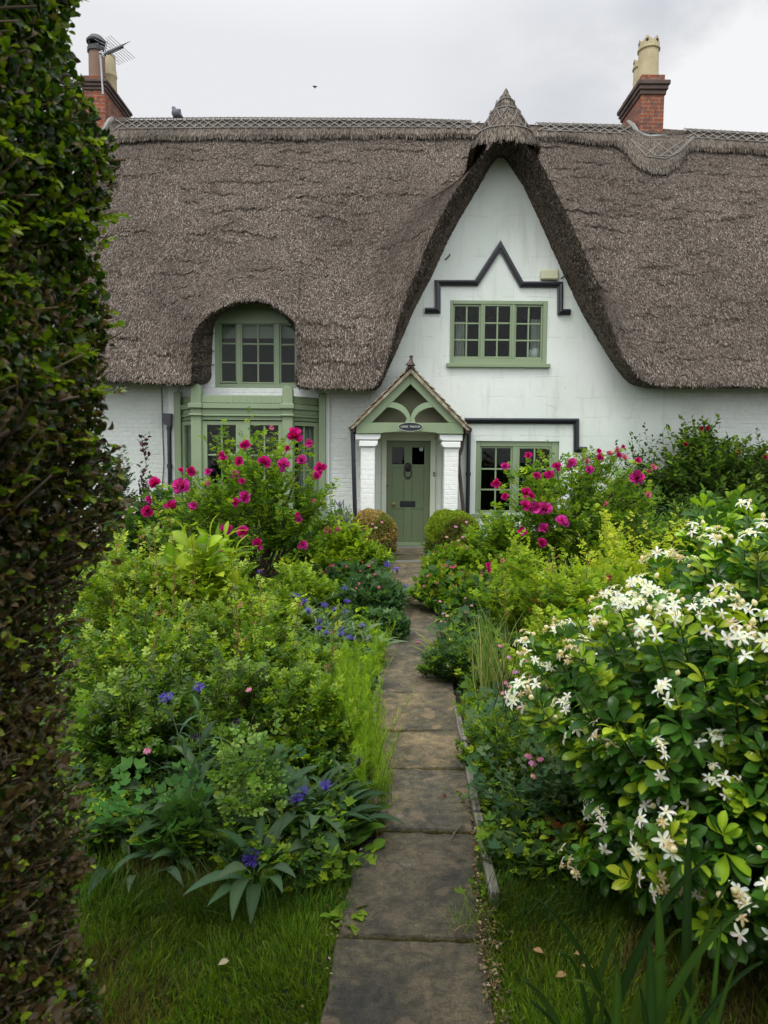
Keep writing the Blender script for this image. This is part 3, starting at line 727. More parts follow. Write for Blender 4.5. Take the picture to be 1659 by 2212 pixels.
cb = MB(); a_ = W(349, 836, YW-.02); b_ = W(350, 1060, YW-.02); cb.tube([a_, (a_.x+.01, YW-.02, 1.9), (a_.x+.02, YW-.02, 1.5), b_], .008, 5); part(cb, 'cable', 'iron')

# --- bay window (canted)
zf = lambda z, Y=11.5: W(600, z, Y).z
YB = 11.5
BZ = lambda y: .5*(W(530, y, YB).z + W(530, y, YB).z)
xa, xb = W(425, 930, YB).x, W(622, 930, YB).x          # centres of the front posts
xo0, xo1 = W(388, 930, YW-.08).x, W(694, 930, YW-.08).x  # outer ends at the wall
bay = MB()
base = [(xo0, YW), (xa, YB), (xb, YB), (xo1, YW)]
def baywall(mb, z0, z1, off, th=.06):
    pts = [(base[0][0]-off*.8, YW), (base[1][0]-off*.55, YB-off), (base[2][0]+off*.55, YB-off), (base[3][0]+off*.8, YW)]
    ins = [(base[0][0]+th, YW), (base[1][0]+th*.3, YB+th), (base[2][0]-th*.3, YB+th), (base[3][0]-th, YW)]
    vs_ = [(x, y, z0) for x, y in pts]+[(x, y, z0) for x, y in ins[::-1]]; n = 8
    vs_ += [(x, y, z1) for x, y, _ in vs_[:8]]
    fs_ = [(0, 1, 6, 7), (1, 2, 5, 6), (2, 3, 4, 5), (8, 15, 14, 9), (9, 14, 13, 10), (10, 13, 12, 11)] + [(i, i+8, (i+1) % 8+8, (i+1) % 8) for i in range(8)]
    mb.add(vs_, fs_)
y2z = lambda zy: BZ(811.9+zy*.22156)
baywall(bay, y2z(265), y2z(188), 0.0)
baywall(bay, y2z(322), y2z(272), .075); baywall(bay, y2z(372), y2z(322), .02); baywall(bay, y2z(395), y2z(374), .055); baywall(bay, y2z(420), y2z(396), .01); baywall(bay, y2z(432), y2z(421), .035)
bayo = part(bay, 'bay_window', 'green', bevel=.006)
bay = MB(); baywall(bay, .42, .50, .04); baywall(bay, 0, .42, 0); part(bay, 'bay_base', 'green', bayo, bevel=.006)
# small pegs under the parapet rail
for i in range(12):
    pg = MB(); x = xa+.12+(xb-xa-.24)*i/11; z = y2z(205); pg.add([(x-.006, YB-.004, z), (x+.006, YB-.004, z), (x+.016, YB-.014, z-.10), (x-.016, YB-.014, z-.10), (x, YB+.01, z-.1)], [(0, 1, 2, 3), (3, 2, 4)]); part(pg, 'parapet_peg', 'green', bayo)
for x, yt, s in ((xa, 82, -1), (xb, 96, 1)):
    po = MB(); zt_ = y2z(yt); hw = .088
    po.prism([(x-hw, 0), (x+hw, 0), (x+hw, zt_-.07), (x+hw*.75, zt_-.02), (x+hw*.3, zt_), (x-hw*.3, zt_), (x-hw*.75, zt_-.02), (x-hw, zt_-.07)], YB-.045, YB+.1)
    part(po, 'bay_post', 'green', bayo, bevel=.008)
    for z0, z1, o_ in ((y2z(322), y2z(272), .085), (y2z(395), y2z(374), .065)):
        c_ = MB(); c_.box(x-hw-.03, x+hw+.03, YB-.045-o_+.02, YB, z0-.002, z1+.002); part(c_, 'post_collar', 'green', bayo, bevel=.015)
for x in (xo0-.02, xo1+.02):
    po = MB(); po.box(x-.06, x+.06, YW-.14, YW-.02, 0, y2z(140)); part(po, 'bay_post', 'green', bayo, bevel=.008)
# front lights
def bl(x0, y0, x1, y1): h = hole(356.6+x0*.22156, 811.9+y0*.22156, 356.6+x1*.22156, 811.9+y1*.22156, YB); return h
zb_ = .62
L = [bl(410, 478, 690, 900), bl(828, 484, 1105, 900)]; L = [(l[0], l[1], zb_, l[3], 2, False) for l in L]
def baywin(L, x0, x1, z0, z1, xf, name='bay_sash', bars=(1/3, 2/3)):
    f = MB(); loc = []
    f2 = []
    def bx(u0, u1, d0, d1, a, b):
        f.box(u0, u1, d0, d1, a, b)
    us = [x0]+sum([[l[0], l[1]] for l in L], [])+[x1]
    for i in range(0, len(us), 2): bx(us[i], us[i+1], -.02, .05, z0, z1)
    bx(us[1], us[-2], -.018, .048, z0, L[0][2]); bx(us[1], us[-2], -.018, .048, L[0][3], z1)
    for l in L:
        for i in range(1, l[4]):
            c_ = l[0]+(l[1]-l[0])*i/l[4]; bx(c_-.014, c_+.014, 0, .035, l[2], l[3])
        for q_ in bars:
            z = l[2]+(l[3]-l[2])*q_; bx(l[0]+.001, l[1]-.001, .003, .032, z-.014, z+.014)
    g = MB()
    for l in L: g.box(l[0], l[1], .015, .019, l[2], l[3])
    for m_ in (f, g): m_.v = [xf(v) for v in m_.v]
    part(f, name, 'green', bayo, bevel=.004); part(g, 'pane', 'glass', bayo)
zt_ = y2z(440)
baywin(L, xa+.08, xb-.08, .50, zt_, lambda v: (v[0], v[1]+YB+.02, v[2]))
def side(p0, p1):
    d = Vector((p1[0]-p0[0], p1[1]-p0[1])); ln = d.length; d.normalize(); n_ = Vector((d.y, -d.x))
    return ln, (lambda v: (p0[0]+d.x*v[0]-n_.x*v[1], p0[1]+d.y*v[0]-n_.y*v[1], v[2]))
ln, xf = side((xo0, YW-.02), (xa, YB+.02)); baywin([(.16, ln-.12, zb_, L[0][3], 1, False)], .02, ln-.02, .50, zt_, xf, bars=(.5,))
ln, xf = side((xb, YB+.02), (xo1, YW-.02)); baywin([(.12, ln-.16, zb_, L[0][3], 2, False)], .02, ln-.02, .50, zt_, xf, bars=(.5,))
curtain((xo0+.1, xo0+.35, .6, L[0][3]), YW-.05, 4, bayo); curtain((xo1-.4, xo1-.12, .6, L[0][3]), YW-.05, 4, bayo)
sh = MB(); sh.box(xa+.3, xa+.75, 12.35, 12.6, L[0][3]-.33, L[0][3]-.17); sh.box(xb-.7, xb-.1, 12.35, 12.6, L[0][3]-.3, L[0][3]-.14); part(sh, 'shelf_box', 'shelf', bayo)
rf = MB(); pz = y2z(200); rf.add([(xo0, YW+.02, pz), (xa, YB+.03, pz-.03), (xb, YB+.03, pz-.03), (xo1, YW+.02, pz)], [(0, 1, 2, 3)]); part(rf, 'bay_lead', 'metal', bayo)
for x0, x1 in ((366, 386), (697, 712)):
    h = hole(x0, 838, x1, 1100, YW-.04); j = MB(); j.box(h[0], h[1], YW-.06, YW-.002, 0, W(x0, 836, YW-.04).z+.1); part(j, 'wall_pier', 'white', bevel=.01)
# ================================================================== DOOR, PORCH, CHIMNEYS
def pq(x, y): return 713.2+x*.23569, 740.6+y*.23569          # porch crop -> photo
def PW(x, y, Y): return W(*pq(x, y), Y)
def pbox(mb, x0, y0, x1, y1, Ya, Yb):
    ym_ = (y0+y1)/2; a = PW(x0, ym_, Ya); b = PW(x1, ym_, Ya); c = PW((x0+x1)/2, y0, Ya); d = PW((x0+x1)/2, y1, Ya)
    mb.box(a.x, b.x, Ya, Yb, d.z, c.z); return a.x, b.x, d.z, c.z
YD = YW+.05
door = MB(); p0 = PW(512, 1400, YD); p1 = PW(918, 1400, YD); xl, xr_ = p0.x, p1.x; zb, zt_ = .04, PW(715, 898, YD).z
g0 = PW(568, 957, YD); g1 = PW(680, 1113, YD); g2 = PW(752, 957, YD); g3 = PW(862, 1116, YD); gzt, gzb = g0.z, g1.z
door.box(xl, g0.x, YD, YD+.045, zb, zt_); door.box(g3.x, xr_, YD, YD+.045, zb, zt_); door.box(g1.x, g2.x, YD, YD+.045, zb, zt_)
for a_, b_ in ((g0.x, g1.x), (g2.x, g3.x)):
    door.box(a_, b_, YD, YD+.045, gzt, zt_); door.box(a_, b_, YD+.012, YD+.045, zb, gzb)
    mid = PW(700, 1470, YD).z; door.box(a_, b_, YD+.001, YD+.02, mid-.10, mid+.06)
    m_ = (a_+b_)/2
    for z0, z1 in ((mid+.10, gzb-.06), (.22, mid-.14)):
        door.box(a_, a_+.012, YD+.004, YD+.03, z0, z1); door.box(b_-.012, b_, YD+.004, YD+.03, z0, z1)
    door.box(a_, b_, YD+.001, YD+.02, gzb-.06, gzb); door.box(a_, b_, YD+.001, YD+.02, zb, .18)
dr = part(door, 'front_door', 'green_door', bevel=.003)
g = MB(); g.box(g0.x, g1.x, YD+.02, YD+.025, gzb, gzt); g.box(g2.x, g3.x, YD+.02, YD+.025, gzb, gzt); part(g, 'pane', 'glass', dr)
t = MB(); a_ = PW(835, 975, YD); t.lathe(0, 0, [(.001, 0), (.036, 0), (.036, .002), (.001, .002)], 20)
t.v = [(v[0]+a_.x, YD+.014-v[2], v[1]+a_.z) for v in t.v]; part(t, 'round_sticker', paint('pale_sticker', (.35, .42, .5), .4), dr)
wb = MB(); wb.box(xl-.005, xr_+.005, YD-.03, YD, zb, zb+.065); part(wb, 'weather_board', 'green', dr, bevel=.008)
k = MB(); c = PW(713, 1150, YD); 
k.lathe(0, 0, [(.001, 0), (.062, 0), (.064, .012), (.045, .03), (.001, .036)], 18)
k.v = [(v[0]+c.x, YD-v[2], v[1]*1.3+c.z+.02) for v in k.v]
for i in range(14):
    t_ = 2*math.pi*i/14; k.tube([(c.x+.045*math.cos(t_), YD-.02, c.z+.02+.055*math.sin(t_)), (c.x+.068*math.cos(t_), YD-.012, c.z+.02+.082*math.sin(t_))], [.013, .004], 6)
for s in (-1, 1): k.tube([(c.x+s*.02, YD-.038, c.z+.04), (c.x+s*.02, YD-.045, c.z+.04)], [.010, .006], 6)
k.tube([(c.x, YD-.03, c.z+.05), (c.x, YD-.055, c.z+.0), (c.x, YD-.04, c.z-.03)], [.010, .017, .014], 8)
ring = [(c.x+.062*math.cos(t_), YD-.035, c.z-.085+.075*math.sin(t_)) for t_ in np.linspace(math.pi*.68, math.pi*2.32, 22)]
k.tube(ring, .011, 8); k.tube([(c.x-.028, YD-.035, c.z-.163), (c.x, YD-.035, c.z-.168), (c.x+.028, YD-.035, c.z-.163)], [.010, .024, .010], 8)
part(k, 'door_knocker', 'iron', dr, smooth=True)
l = MB(); h = pbox(l, 641, 1450, 780, 1504, YD-.012, YD+.001); l.box(h[0]+.02, h[1]-.02, YD-.018, YD-.011, h[2]+.018, h[3]-.018); part(l, 'letter_plate', 'black', dr, bevel=.003)
def knob(px, py, r, mat, name):
    c = PW(px, py, YD); k = MB(); k.lathe(0, 0, [(.001, 0), (r*1.2, 0), (r*1.2, .006), (r*.4, .012), (r*.5, .03), (r, .045), (r*.8, .06), (.001, .064)], 16)
    k.v = [(v[0]+c.x, YD-v[2], v[1]+c.z) for v in k.v]; part(k, name, mat, dr, smooth=True)
knob(581, 1480, .026, 'brass', 'door_knob'); knob(524, 1213, .016, 'brass', 'door_lock'); knob(525, 1308, .014, 'iron', 'door_lock')
# door surround, cream recess between pillars
YF = 11.36
sr = MB()
pbox(sr, 470, 890, 514, 1900, YW-.05, YW+.04); pbox(sr, 916, 890, 965, 1900, YW-.05, YW+.04); pbox(sr, 470, 830, 965, 896, YW-.052, YW+.04)
part(sr, 'door_surround', 'cream', bevel=.006)
# side cheeks between pillars and wall
for s, xa_ in ((0, 410), (1, 1045)):
    porch = MB()
    x = PW(xa_, 1200, YF+.05).x; zc = PW(700, 840, YF).z
    porch.box(x-(.10 if not s else 0), x+(0 if not s else .10), YF+.12, YW-.02, 0, zc)
    if not s: pr = part(porch, 'porch', 'cream')
    else: part(porch, 'side_wall', 'cream', pr)
for x0, x1, caps_ in ((278, 410, ((232, 832, 463, 889), (265, 896, 437, 951))), (1045, 1175, ((1005, 838, 1213, 900), (1022, 906, 1195, 962)))):
    a_ = PW(x0, 1200, YF); b_ = PW(x1, 1200, YF); zt2 = PW(700, 958, YF).z
    s = MB(); s.box(a_.x, b_.x, YF, YF+.26, 0, zt2); pl = part(s, 'pillar', 'pillar', pr, bevel=.012)
    for (cx0, cy0, cx1, cy1) in caps_:
        c_ = MB(); A = PW(cx0, cy0, YF-.04); B = PW(cx1, cy1, YF-.04); inner = x0 < 600
        r = .055; xL, xR, zB, zT = A.x, B.x, B.z, A.z
        pts = [(xL, zB), (xR-r, zB), (xR-r*.3, zB+r*.3), (xR, zB+r), (xR, zT), (xL, zT)] if inner else [(xL+r, zB), (xR, zB), (xR, zT), (xL, zT), (xL, zB+r), (xL+r*.3, zB+r*.3)]
        c_.prism(pts, YF-.05, YF+.28); part(c_, 'pillar_cap', 'white', pr, bevel=.010)
# porch gable frame
YG = 11.28
P2 = lambda x, y, Y=YG: (lambda p: (p.x, p.z))(PW(x, y, Y))
fr_ = MB()
top = P2(737, 278); bl_, br_ = P2(240, 765), P2(1225, 768)
# principal rafters
fr_.prism([P2(238, 830), P2(238, 762), P2(737, 276), P2(737, 378), P2(384, 728), P2(300, 735)], YG, YG+.09)
fr_.prism([P2(1222, 832), P2(1180, 738), P2(1088, 732), P2(737, 378), P2(737, 276), P2(1222, 762)], YG, YG+.09)
# tie beam with a slightly arched lower edge
fr_.prism([P2(238, 832), P2(480, 830), P2(488, 824), P2(610, 817), P2(735, 812), P2(870, 817), P2(970, 826), P2(985, 834), P2(1222, 836), P2(1218, 735), P2(240, 730)], YG-.012, YG+.10)
part(fr_, 'gable_frame', 'green', pr, bevel=.006)
lb = MB()
lb.bar(P2(392, 728), P2(1085, 734), .010, YG-.02, YG+.004)
br2 = MB()
def brace(s):
    inner, outer = [], []
    for t_ in np.linspace(0, 1, 9):
        a = t_*math.pi/2
        # quarter-ellipse from the foot (737,715) curving up and out
        xo = 737+s*(178*(1-math.cos(a))*.98); yo = 706-160*math.sin(a)*1.02
        xi = 737+s*(18+ (212-18)*(1-math.cos(a))); yi = 730-(730-588)*math.sin(a)
        outer.append(P2(xo, yo)); inner.append(P2(xi+s*10, yi))
    pts = outer+inner[::-1]
    for i in range(8):
        a, b, c_, d = outer[i], outer[i+1], inner[i+1], inner[i]
        br2.prism([a, b, c_, d] if s < 0 else [a, d, c_, b], YG+.005, YG+.08)
brace(-1)
part(br2, 'curved_brace', paint('pale_green_paint', (.21, .28, .165), .45, .05), pr); br2 = MB(); brace(1)
br2.prism([P2(690, 732), P2(783, 732), P2(776, 700), P2(737, 716), P2(698, 700)], YG+.003, YG+.082)
part(br2, 'curved_brace', bpy.data.materials['pale_green_paint'], pr)
bp = MB(); bp.prism([P2(300, 740), P2(1160, 745), P2(737, 330)], YG+.28, YG+.30); part(bp, 'back_board', paint('olive_board', (.14, .14, .085), .8, .1), pr)
ce = MB(); ce.box(P2(240, 800)[0], P2(1215, 800)[0], YG+.1, YW, P2(700, 815)[1], P2(700, 800)[1]); part(ce, 'porch_ceiling', 'cream', pr)
# sign
sg = MB(); c = PW(736, 771, YG-.03); sg.lathe(0, 0, [(.001, 0), (1, 0), (1.0, .014), (.001, .014)], 40); rx_, rz_ = .203, .076
sg.v = [(v[0]*rx_+c.x, YG-.012-v[2], v[1]*rz_+c.z) for v in sg.v]; sgo = part(sg, 'name_sign', paint('pale_sign_rim', (.42, .5, .40), .5), pr)
sg = MB(); sg.lathe(0, 0, [(.001, 0), (1, 0), (1.0, .006), (.001, .006)], 40)
sg.v = [(v[0]*.193+c.x, YG-.026-v[2], v[1]*.066+c.z+.004) for v in sg.v]; part(sg, 'sign_face', 'black', pr)
tx = bpy.data.curves.new('sign_lettering', 'FONT'); tx.body = "LONG  THATCH"; tx.size = .041; tx.extrude = .0015; tx.align_x = 'CENTER'; tx.align_y = 'CENTER'; tx.space_character = 1.05; tx.offset = .0012
to = bpy.data.objects.new('tmp', tx); COL.objects.link(to); to.rotation_euler = (R_(90), 0, 0); to.location = (c.x, YG-.036, c.z+.004)
bpy.context.view_layer.update(); dg = bpy.context.evaluated_depsgraph_get(); me = bpy.data.meshes.new_from_object(to.evaluated_get(dg)); me.transform(to.matrix_world); me.transform(Matrix.Translation(-worldpos(pr)))
bpy.data.objects.remove(to); me.materials.clear(); me.materials.append(paint('letter_paint', (.42, .47, .40), .5)); link('sign_lettering', me, pr)
# tiled roof: two slopes of overlapping plain tiles
rt = MB(); YR0, YR1 = YG-.10, YW-.01
apx, apz = P2(737, 222, YR0)
for s, e in ((-1, P2(185, 782, YR0)), (1, P2(1282, 792, YR0))):
    dx, dz = e[0]-apx, e[1]-apz; ln = math.hypot(dx, dz); ux, uz = dx/ln, dz/ln; nx, nz = (-uz, ux) if s > 0 else (uz, -ux)
    if nz < 0: nx, nz = -nx, -nz
    rows_ = 11
    rt.add([(apx, YR0+.03, apz-.02), (apx+ux*ln, YR0+.03, apz+uz*ln-.02), (apx+ux*ln, YR1, apz+uz*ln-.02), (apx, YR1, apz-.02)], [(0, 1, 2, 3)])
    for r in range(rows_):
        a = ln*r/rows_-.01; b = a+ln/rows_*1.28
        nt_ = 6
        for c_ in range(nt_):
            y0 = YR0+(YR1-YR0)*c_/nt_+.002; y1 = YR0+(YR1-YR0)*(c_+1)/nt_-.002; j = random.uniform(-.006, .006); l0, l1 = .0, .026+random.uniform(-.004, .006)
            t_ = .014
            pts = [(apx+ux*(a+j)+nx*l0, apz+uz*(a+j)+nz*l0), (apx+ux*(b+j)+nx*l1, apz+uz*(b+j)+nz*l1)]
            (xa_, za_), (xb2, zb2) = pts
            V = [(xa_, y0, za_), (xb2, y0, zb2), (xb2, y1, zb2), (xa_, y1, za_), (xa_+nx*t_, y0, za_+nz*t_), (xb2+nx*t_, y0, zb2+nz*t_), (xb2+nx*t_, y1, zb2+nz*t_), (xa_+nx*t_, y1, za_+nz*t_)]
            rt.add(V, [(0, 1, 2, 3), (4, 7, 6, 5), (0, 4, 5, 1), (1, 5, 6, 2), (2, 6, 7, 3), (3, 7, 4, 0)])
part(rt, 'tiled_roof', 'tile', pr)
mo = MB()                                         # mortared verge between tiles and frame
mo.prism([P2(735, 278), P2(737, 236), P2(1278, 800), P2(1250, 806)], YG-.085, YG+.05); mo.prism([P2(741, 236), P2(739, 278), P2(215, 786), P2(186, 786)], YG-.085, YG+.05)
part(mo, 'verge', 'tile', pr)
rg = MB(); rg.prism([(apx-.085, apz-.075), (apx, apz+.005), (apx+.085, apz-.075), (apx+.075, apz-.02), (apx, apz+.075), (apx-.075, apz-.02)], YR0-.005, YR1)
z0 = apz+.03; rg.tube([(apx, YR0+.03, z0), (apx+.004, YR0+.03, z0+.06), (apx+.008, YR0+.03, z0+.11), (apx+.010, YR0+.03, z0+.145), (apx+.01, YR0+.03, z0+.165)], [.085, .04, .022, .033, .012], 10)
part(rg, 'ridge_tile', 'rust', pr, smooth=True)
# gutters and pipes
e = P2(190, 800, YG)
for s, xx in ((-1, P2(205, 800)[0]), (1, P2(1262, 800)[0])):
    zz = P2(700, 800)[1] + (.0 if s < 0 else -.01)
    pts = [(xx-.05, zz+.03), (xx-.04, zz-.03), (xx, zz-.05), (xx+.04, zz-.03), (xx+.05, zz+.03)]
    gu = MB(); gu.prism(pts, YG-.03, YW-.03); part(gu, 'gutter', 'rust', pr)
dp = MB(); a_ = PW(206, 850, YF-.0); b_ = PW(228, 1570, YF); dp.tube([a_+Vector((0, 0, .06)), a_, PW(210, 900, YF), b_, (b_.x+.01, YF, .0)], .036, 10); part(dp, 'downpipe', 'black', pr, smooth=True)
dp = MB(); dp.tube([PW(1232, 830, YF+.1), PW(1216, 880, YF+.1), PW(1205, 970, YF+.1), PW(1180, 1040, YF+.1), PW(1178, 1110, YF+.1), PW(1222, 1560, YF+.1), PW(1226, 1700, YF+.1)], .030, 10); part(dp, 'downpipe', 'rust', pr, smooth=True)
be = MB(); h = pbox(be, 945, 1184, 963, 1224, YW-.075, YW-.05); part(be, 'doorbell', 'iron', bevel=.012)
bb = MB(); cbl = PW(954, 1206, YW-.08); bb.box(cbl.x-.009, cbl.x+.009, YW-.079, YW-.074, cbl.z-.009, cbl.z+.009); part(bb, 'bell_button', 'white')

# --- chimneys
def chimney(name_l, xl, xr_, yf, yb, z0, zshaft, ztop):
    s = MB(); s.box(xl, xr_, yf, yb, z0, zshaft); c = part(s, 'chimney', 'redbrick'); c['label'] = name_l
    k = MB(); h = (ztop-zshaft)
    k.box(xl-.03, xr_+.03, yf-.03, yb+.03, zshaft, zshaft+h*.22); k.box(xl-.06, xr_+.06, yf-.06, yb+.06, zshaft+h*.22, zshaft+h*.44); k.box(xl-.09, xr_+.09, yf-.09, yb+.09, zshaft+h*.44, zshaft+h*.66)
    part(k, 'corbelled_courses', 'darkbrick', c, bevel=.012)
    k = MB(); k.box(xl, xr_, yf, yb, zshaft+h*.66, ztop); part(k, 'chimney_head', 'redbrick', c)
    return c
def crown_pot(c, x, y, z0, r, h):
    k = MB(); k.lathe(x, y, [(r*1.05, z0), (r, z0+h*.3), (r*.97, z0+h*.72), (r*1.1, z0+h*.74), (r*1.1, z0+h*.77), (r*1.0, z0+h*.79)], 28)
    k.lathe(x, y, [(r*.85, z0+h*.3), (r*.85, z0+h*.79)], 28)
    n = 56; zb = z0+h*.79; b = len(k.v)
    for i in range(n):      # crown with a tooth every 1/6 turn, pierced between
        t_ = 2*math.pi*i/n; saw = abs(((i/n*6) % 1)-.5)*2
        zt_ = zb+h*(.10+.12*saw)
        for rr in (r*1.0, r*.86):
            k.v.append((x+rr*math.cos(t_), y+rr*math.sin(t_), zb)); k.v.append((x+rr*math.cos(t_), y+rr*math.sin(t_), zt_))
    for i in range(n):
        a = b+i*4; c_ = b+((i+1) % n)*4
        k.f += [(a, c_, c_+1, a+1), (a+2, a+3, c_+3, c_+2), (a+1, c_+1, c_+3, a+3)]
    po = part(k, 'chimney_pot', 'potcream', c, smooth=False)
    hl = MB()
    for i in range(6):
        t_ = 2*math.pi*(i+0)/6; hl.lathe(0, 0, [(.001, 0), (.030, 0), (.030, .006), (.001, .006)], 12)
        nv = 48; vs_ = hl.v[-nv:]; zc = zb+h*.11
        hl.v[-nv:] = [(x+math.cos(t_)*(r*1.0+v[2])-math.sin(t_)*v[0], y+math.sin(t_)*(r*1.0+v[2])+math.cos(t_)*v[0], zc+v[1]) for v in vs_]
    part(hl, 'pot_piercing', 'white' if False else 'dark', c)
YC = float(on_roof(1410, 297, .10)[1]) + .02
a_ = W(1383.7, 250, YC); b_ = W(1433.5, 250, YC); zs = W(1408, 205, YC).z; zt_ = W(1408, 161, YC).z
ch = chimney("brick chimney on the right of the ridge with two crown pots", a_.x, b_.x, YC, YC+1.15, 7.3, zs, zt_)
crown_pot(ch, W(1400, 150, YC+.28).x, YC+.28, zt_-.03, .205, .86); crown_pot(ch, W(1377, 180, YC+.85).x+.10, YC+.85, zt_-.03, .19, .80)
fl = MB()
b0 = W(1384, 270, YC)
fl.tube([W(1357, 262, YC+.5), W(1367, 273, YC+.2)+Vector((0, -.03, 0)), W(1377, 286, YC-.05), W(1390, 294, YC-.09), W(1403, 296, YC-.10), W(1420, 295.5, YC-.10), W(1440, 293, YC-.08)], [.035, .045, .045, .05, .038, .045, .03], 6); part(fl, 'mortar_flashing', 'mortar', ch, smooth=True)
YL = float(on_roof(228, 285, .06)[1]) + .02
a_ = W(182, 250, YL); b_ = W(227, 250, YL); zs = W(205, 195, YL).z; zt_ = W(205, 163, YL).z
ch2 = chimney("brick chimney at the left end with a dark cowled pot", a_.x, b_.x, YL, YL+1.25, 6.2, zs, zt_)
k = MB(); x = W(209, 120, YL+.3).x; r = .165; zc = W(209, 113, YL+.3).z; k.lathe(x, YL+.3, [(r, zt_-.05), (r*.97, zc)], 20); part(k, 'chimney_pot', 'potbrown', ch2, smooth=True)
k = MB(); k.lathe(x, YL+.3, [(r*1.12, zc-.02), (r*1.12, zc+.06), (r*.9, zc+.10)], 20)
zd = W(208, 95, YL+.3).z
for i in range(5):
    t_ = 2*math.pi*i/5+.3; k.tube([(x+r*.9*math.cos(t_), YL+.3+r*.9*math.sin(t_), zc+.05), (x+r*1.0*math.cos(t_), YL+.3+r*math.sin(t_), zd)], .012, 5)
k.lathe(x, YL+.3, [(r*.95, zd-.02), (r*1.18, zd+.0), (r*1.22, zd+.04), (r*.8, zd+.13), (.01, zd+.16)], 20); part(k, 'cowl', 'iron', ch2, smooth=True)
k = MB(); x2 = W(236, 140, YL+.85).x; zc2 = W(235, 122, YL+.85).z; k.lathe(x2, YL+.85, [(.15, zt_-.05), (.145, zt_+.40), (.16, zt_+.42), (.155, zt_+.46), (.135, zc2-.25), (.13, zc2), (.10, zc2)], 20); part(k, 'chimney_pot', 'potcream', ch2, smooth=True)
fl = MB(); fl.tube([W(243, 255, YL+.2), W(236, 263, YL), W(226, 280, YL-.06), W(214, 300, YL-.1), W(200, 325, YL-.3)], [.04, .06, .055, .05, .035], 6); part(fl, 'mortar_flashing', 'mortar', ch2, smooth=True)
# small television aerial strapped to the left chimney
ae = empty('tv_aerial', tuple(W(222, 205, YL-.06)), label="grey television aerial on a mast strapped to the left chimney", cat="aerial")
k = MB(); m0 = W(222.5, 204, YL-.08); m1 = W(217, 118, YL-.08); k.tube([m0, m1], .02, 8); k.tube([W(219, 110, YL-.12), W(225, 124, YL-.12)], .02, 8); k.tube([W(226, 113, YL-.12), W(231.5, 88.5, YL-.12)], .016, 6); k.tube([W(214, 114, YL-.1), W(228, 116, YL-.12)], .02, 6); part(k, 'mast', 'metal', ae)
k = MB(); s0 = W(228, 116, YL-.12); s1 = W(264, 100, YL-.5); k.tube([s0, s1], .012, 6)
for i in range(7):
    c_ = s0.lerp(s1, .15+i*.14)
    k.lathe(c_.x, c_.y, [(.03, c_.z-.03), (.034, c_.z), (.01, c_.z+.04)], 6)
    for d in (Vector((.20, .15, -.14)), Vector((.13, .10, .16))): k.tube([c_-d*.9, c_+d], .0045, 4)
part(k, 'boom', 'iron', ae)
k = MB(); 
for i in range(6):
    a0 = W(203+i*1.5, 77+i*8, YL-.2); a1 = W(248+i*2, 100+i*8, YL-.2); k.tube([a0.lerp(a1, .0 if i < 3 else .75), a1], .0045, 4)
k.tube([W(232, 109, YL-.2), W(244, 114, YL-.2), W(244, 119, YL-.2), W(232, 114, YL-.2)], .008, 4); part(k, 'reflector', 'metal', ae)

# --- birds
def skin_body(name, chain, mat, parent=None, **k):
    """chain [(x,y,z,rx,rz)] lofted ellipses"""
    n = 14; P = []
    for (c, t, rx, rz) in chain:
        c = Vector(c); t = Vector((t[0], 0, t[-1])).normalized(); u = Vector((0, 1, 0)); v = t.cross(u).normalized()
        P.append([c + u*rx*math.cos(2*math.pi*j/n) + v*rz*math.sin(2*math.pi*j/n) for j in range(n+1)])
    o = grid_mesh(name, np.array([[tuple(q) for q in r] for r in P]), mat, parent); return o
pg_ = W(383, 254, RY-.05); px_, py_, pz_ = pg_.x, RY-.05, pg_.z
pe = empty('wood_pigeon', (px_, py_, pz_), label="grey pigeon standing on the thatch ridge", cat="bird")
S = 1.0
def pp(a, b): q_ = W(382+(a-850)*.036, 252.5+(b-1060)*.036, RY-.12); return (q_.x, RY-.12, q_.z)
bird_m = M['bird'] = paint('pigeon_feathers', (.10, .105, .13), .8, .25); 
body = [(pp(640, 500), (.7, 0, -1), .004, .004), (pp(650, 470), (.2, 0, -1), .03, .03), (pp(655, 520), (.1, 0, -1), .036, .042), (pp(690, 590), (.3, 0, -1), .035, .042), (pp(715, 660), (.3, 0, -1), .055, .062),
        (pp(780, 760), (.6, 0, -1), .085, .098), (pp(860, 850), (.8, 0, -.8), .095, .115), (pp(950, 910), (1, 0, -.7), .085, .085), (pp(1040, 960), (1, 0, -.7), .055, .050), (pp(1120, 1010), (1, 0, -.9), .035, .026), (pp(1200, 1080), (1, 0, -.9), .032, .012), (pp(1205, 1085), (1, 0, -.9), .004, .004)]
skin_body('body', body, bird_m, pe)
k = MB(); k.tube([pp(600, 510), pp(540, 540)], [.010, .002], 6); part(k, 'beak', 'iron', pe)
for dy in (-.03, .03): k = MB(); a = pp(830, 930); b = pp(800, 1085); k.tube([(a[0], a[1]+dy, a[2]), (b[0], b[1]+dy, b[2])], .009, 6); k.tube([(b[0]+.02, b[1]+dy, b[2]), (b[0]-.05, b[1]+dy, b[2]-.005)], .006, 5); part(k, 'leg', 'rust', pe)
k = MB(); k.lathe(0, 0, [(.001, -.004), (.5, 0), (.001, .006)], 14)
k.v = [(pp(900, 830)[0]+v[0]*.22*.9-v[1]*.0, py_-.085+v[2], pp(900, 830)[2]+v[1]*.085-v[0]*.13) for v in k.v]; part(k, 'wing', paint('pigeon_wing', (.13, .13, .14), .8, .3), pe)
fb = W(680, 187, 60); k = MB(); d = .28
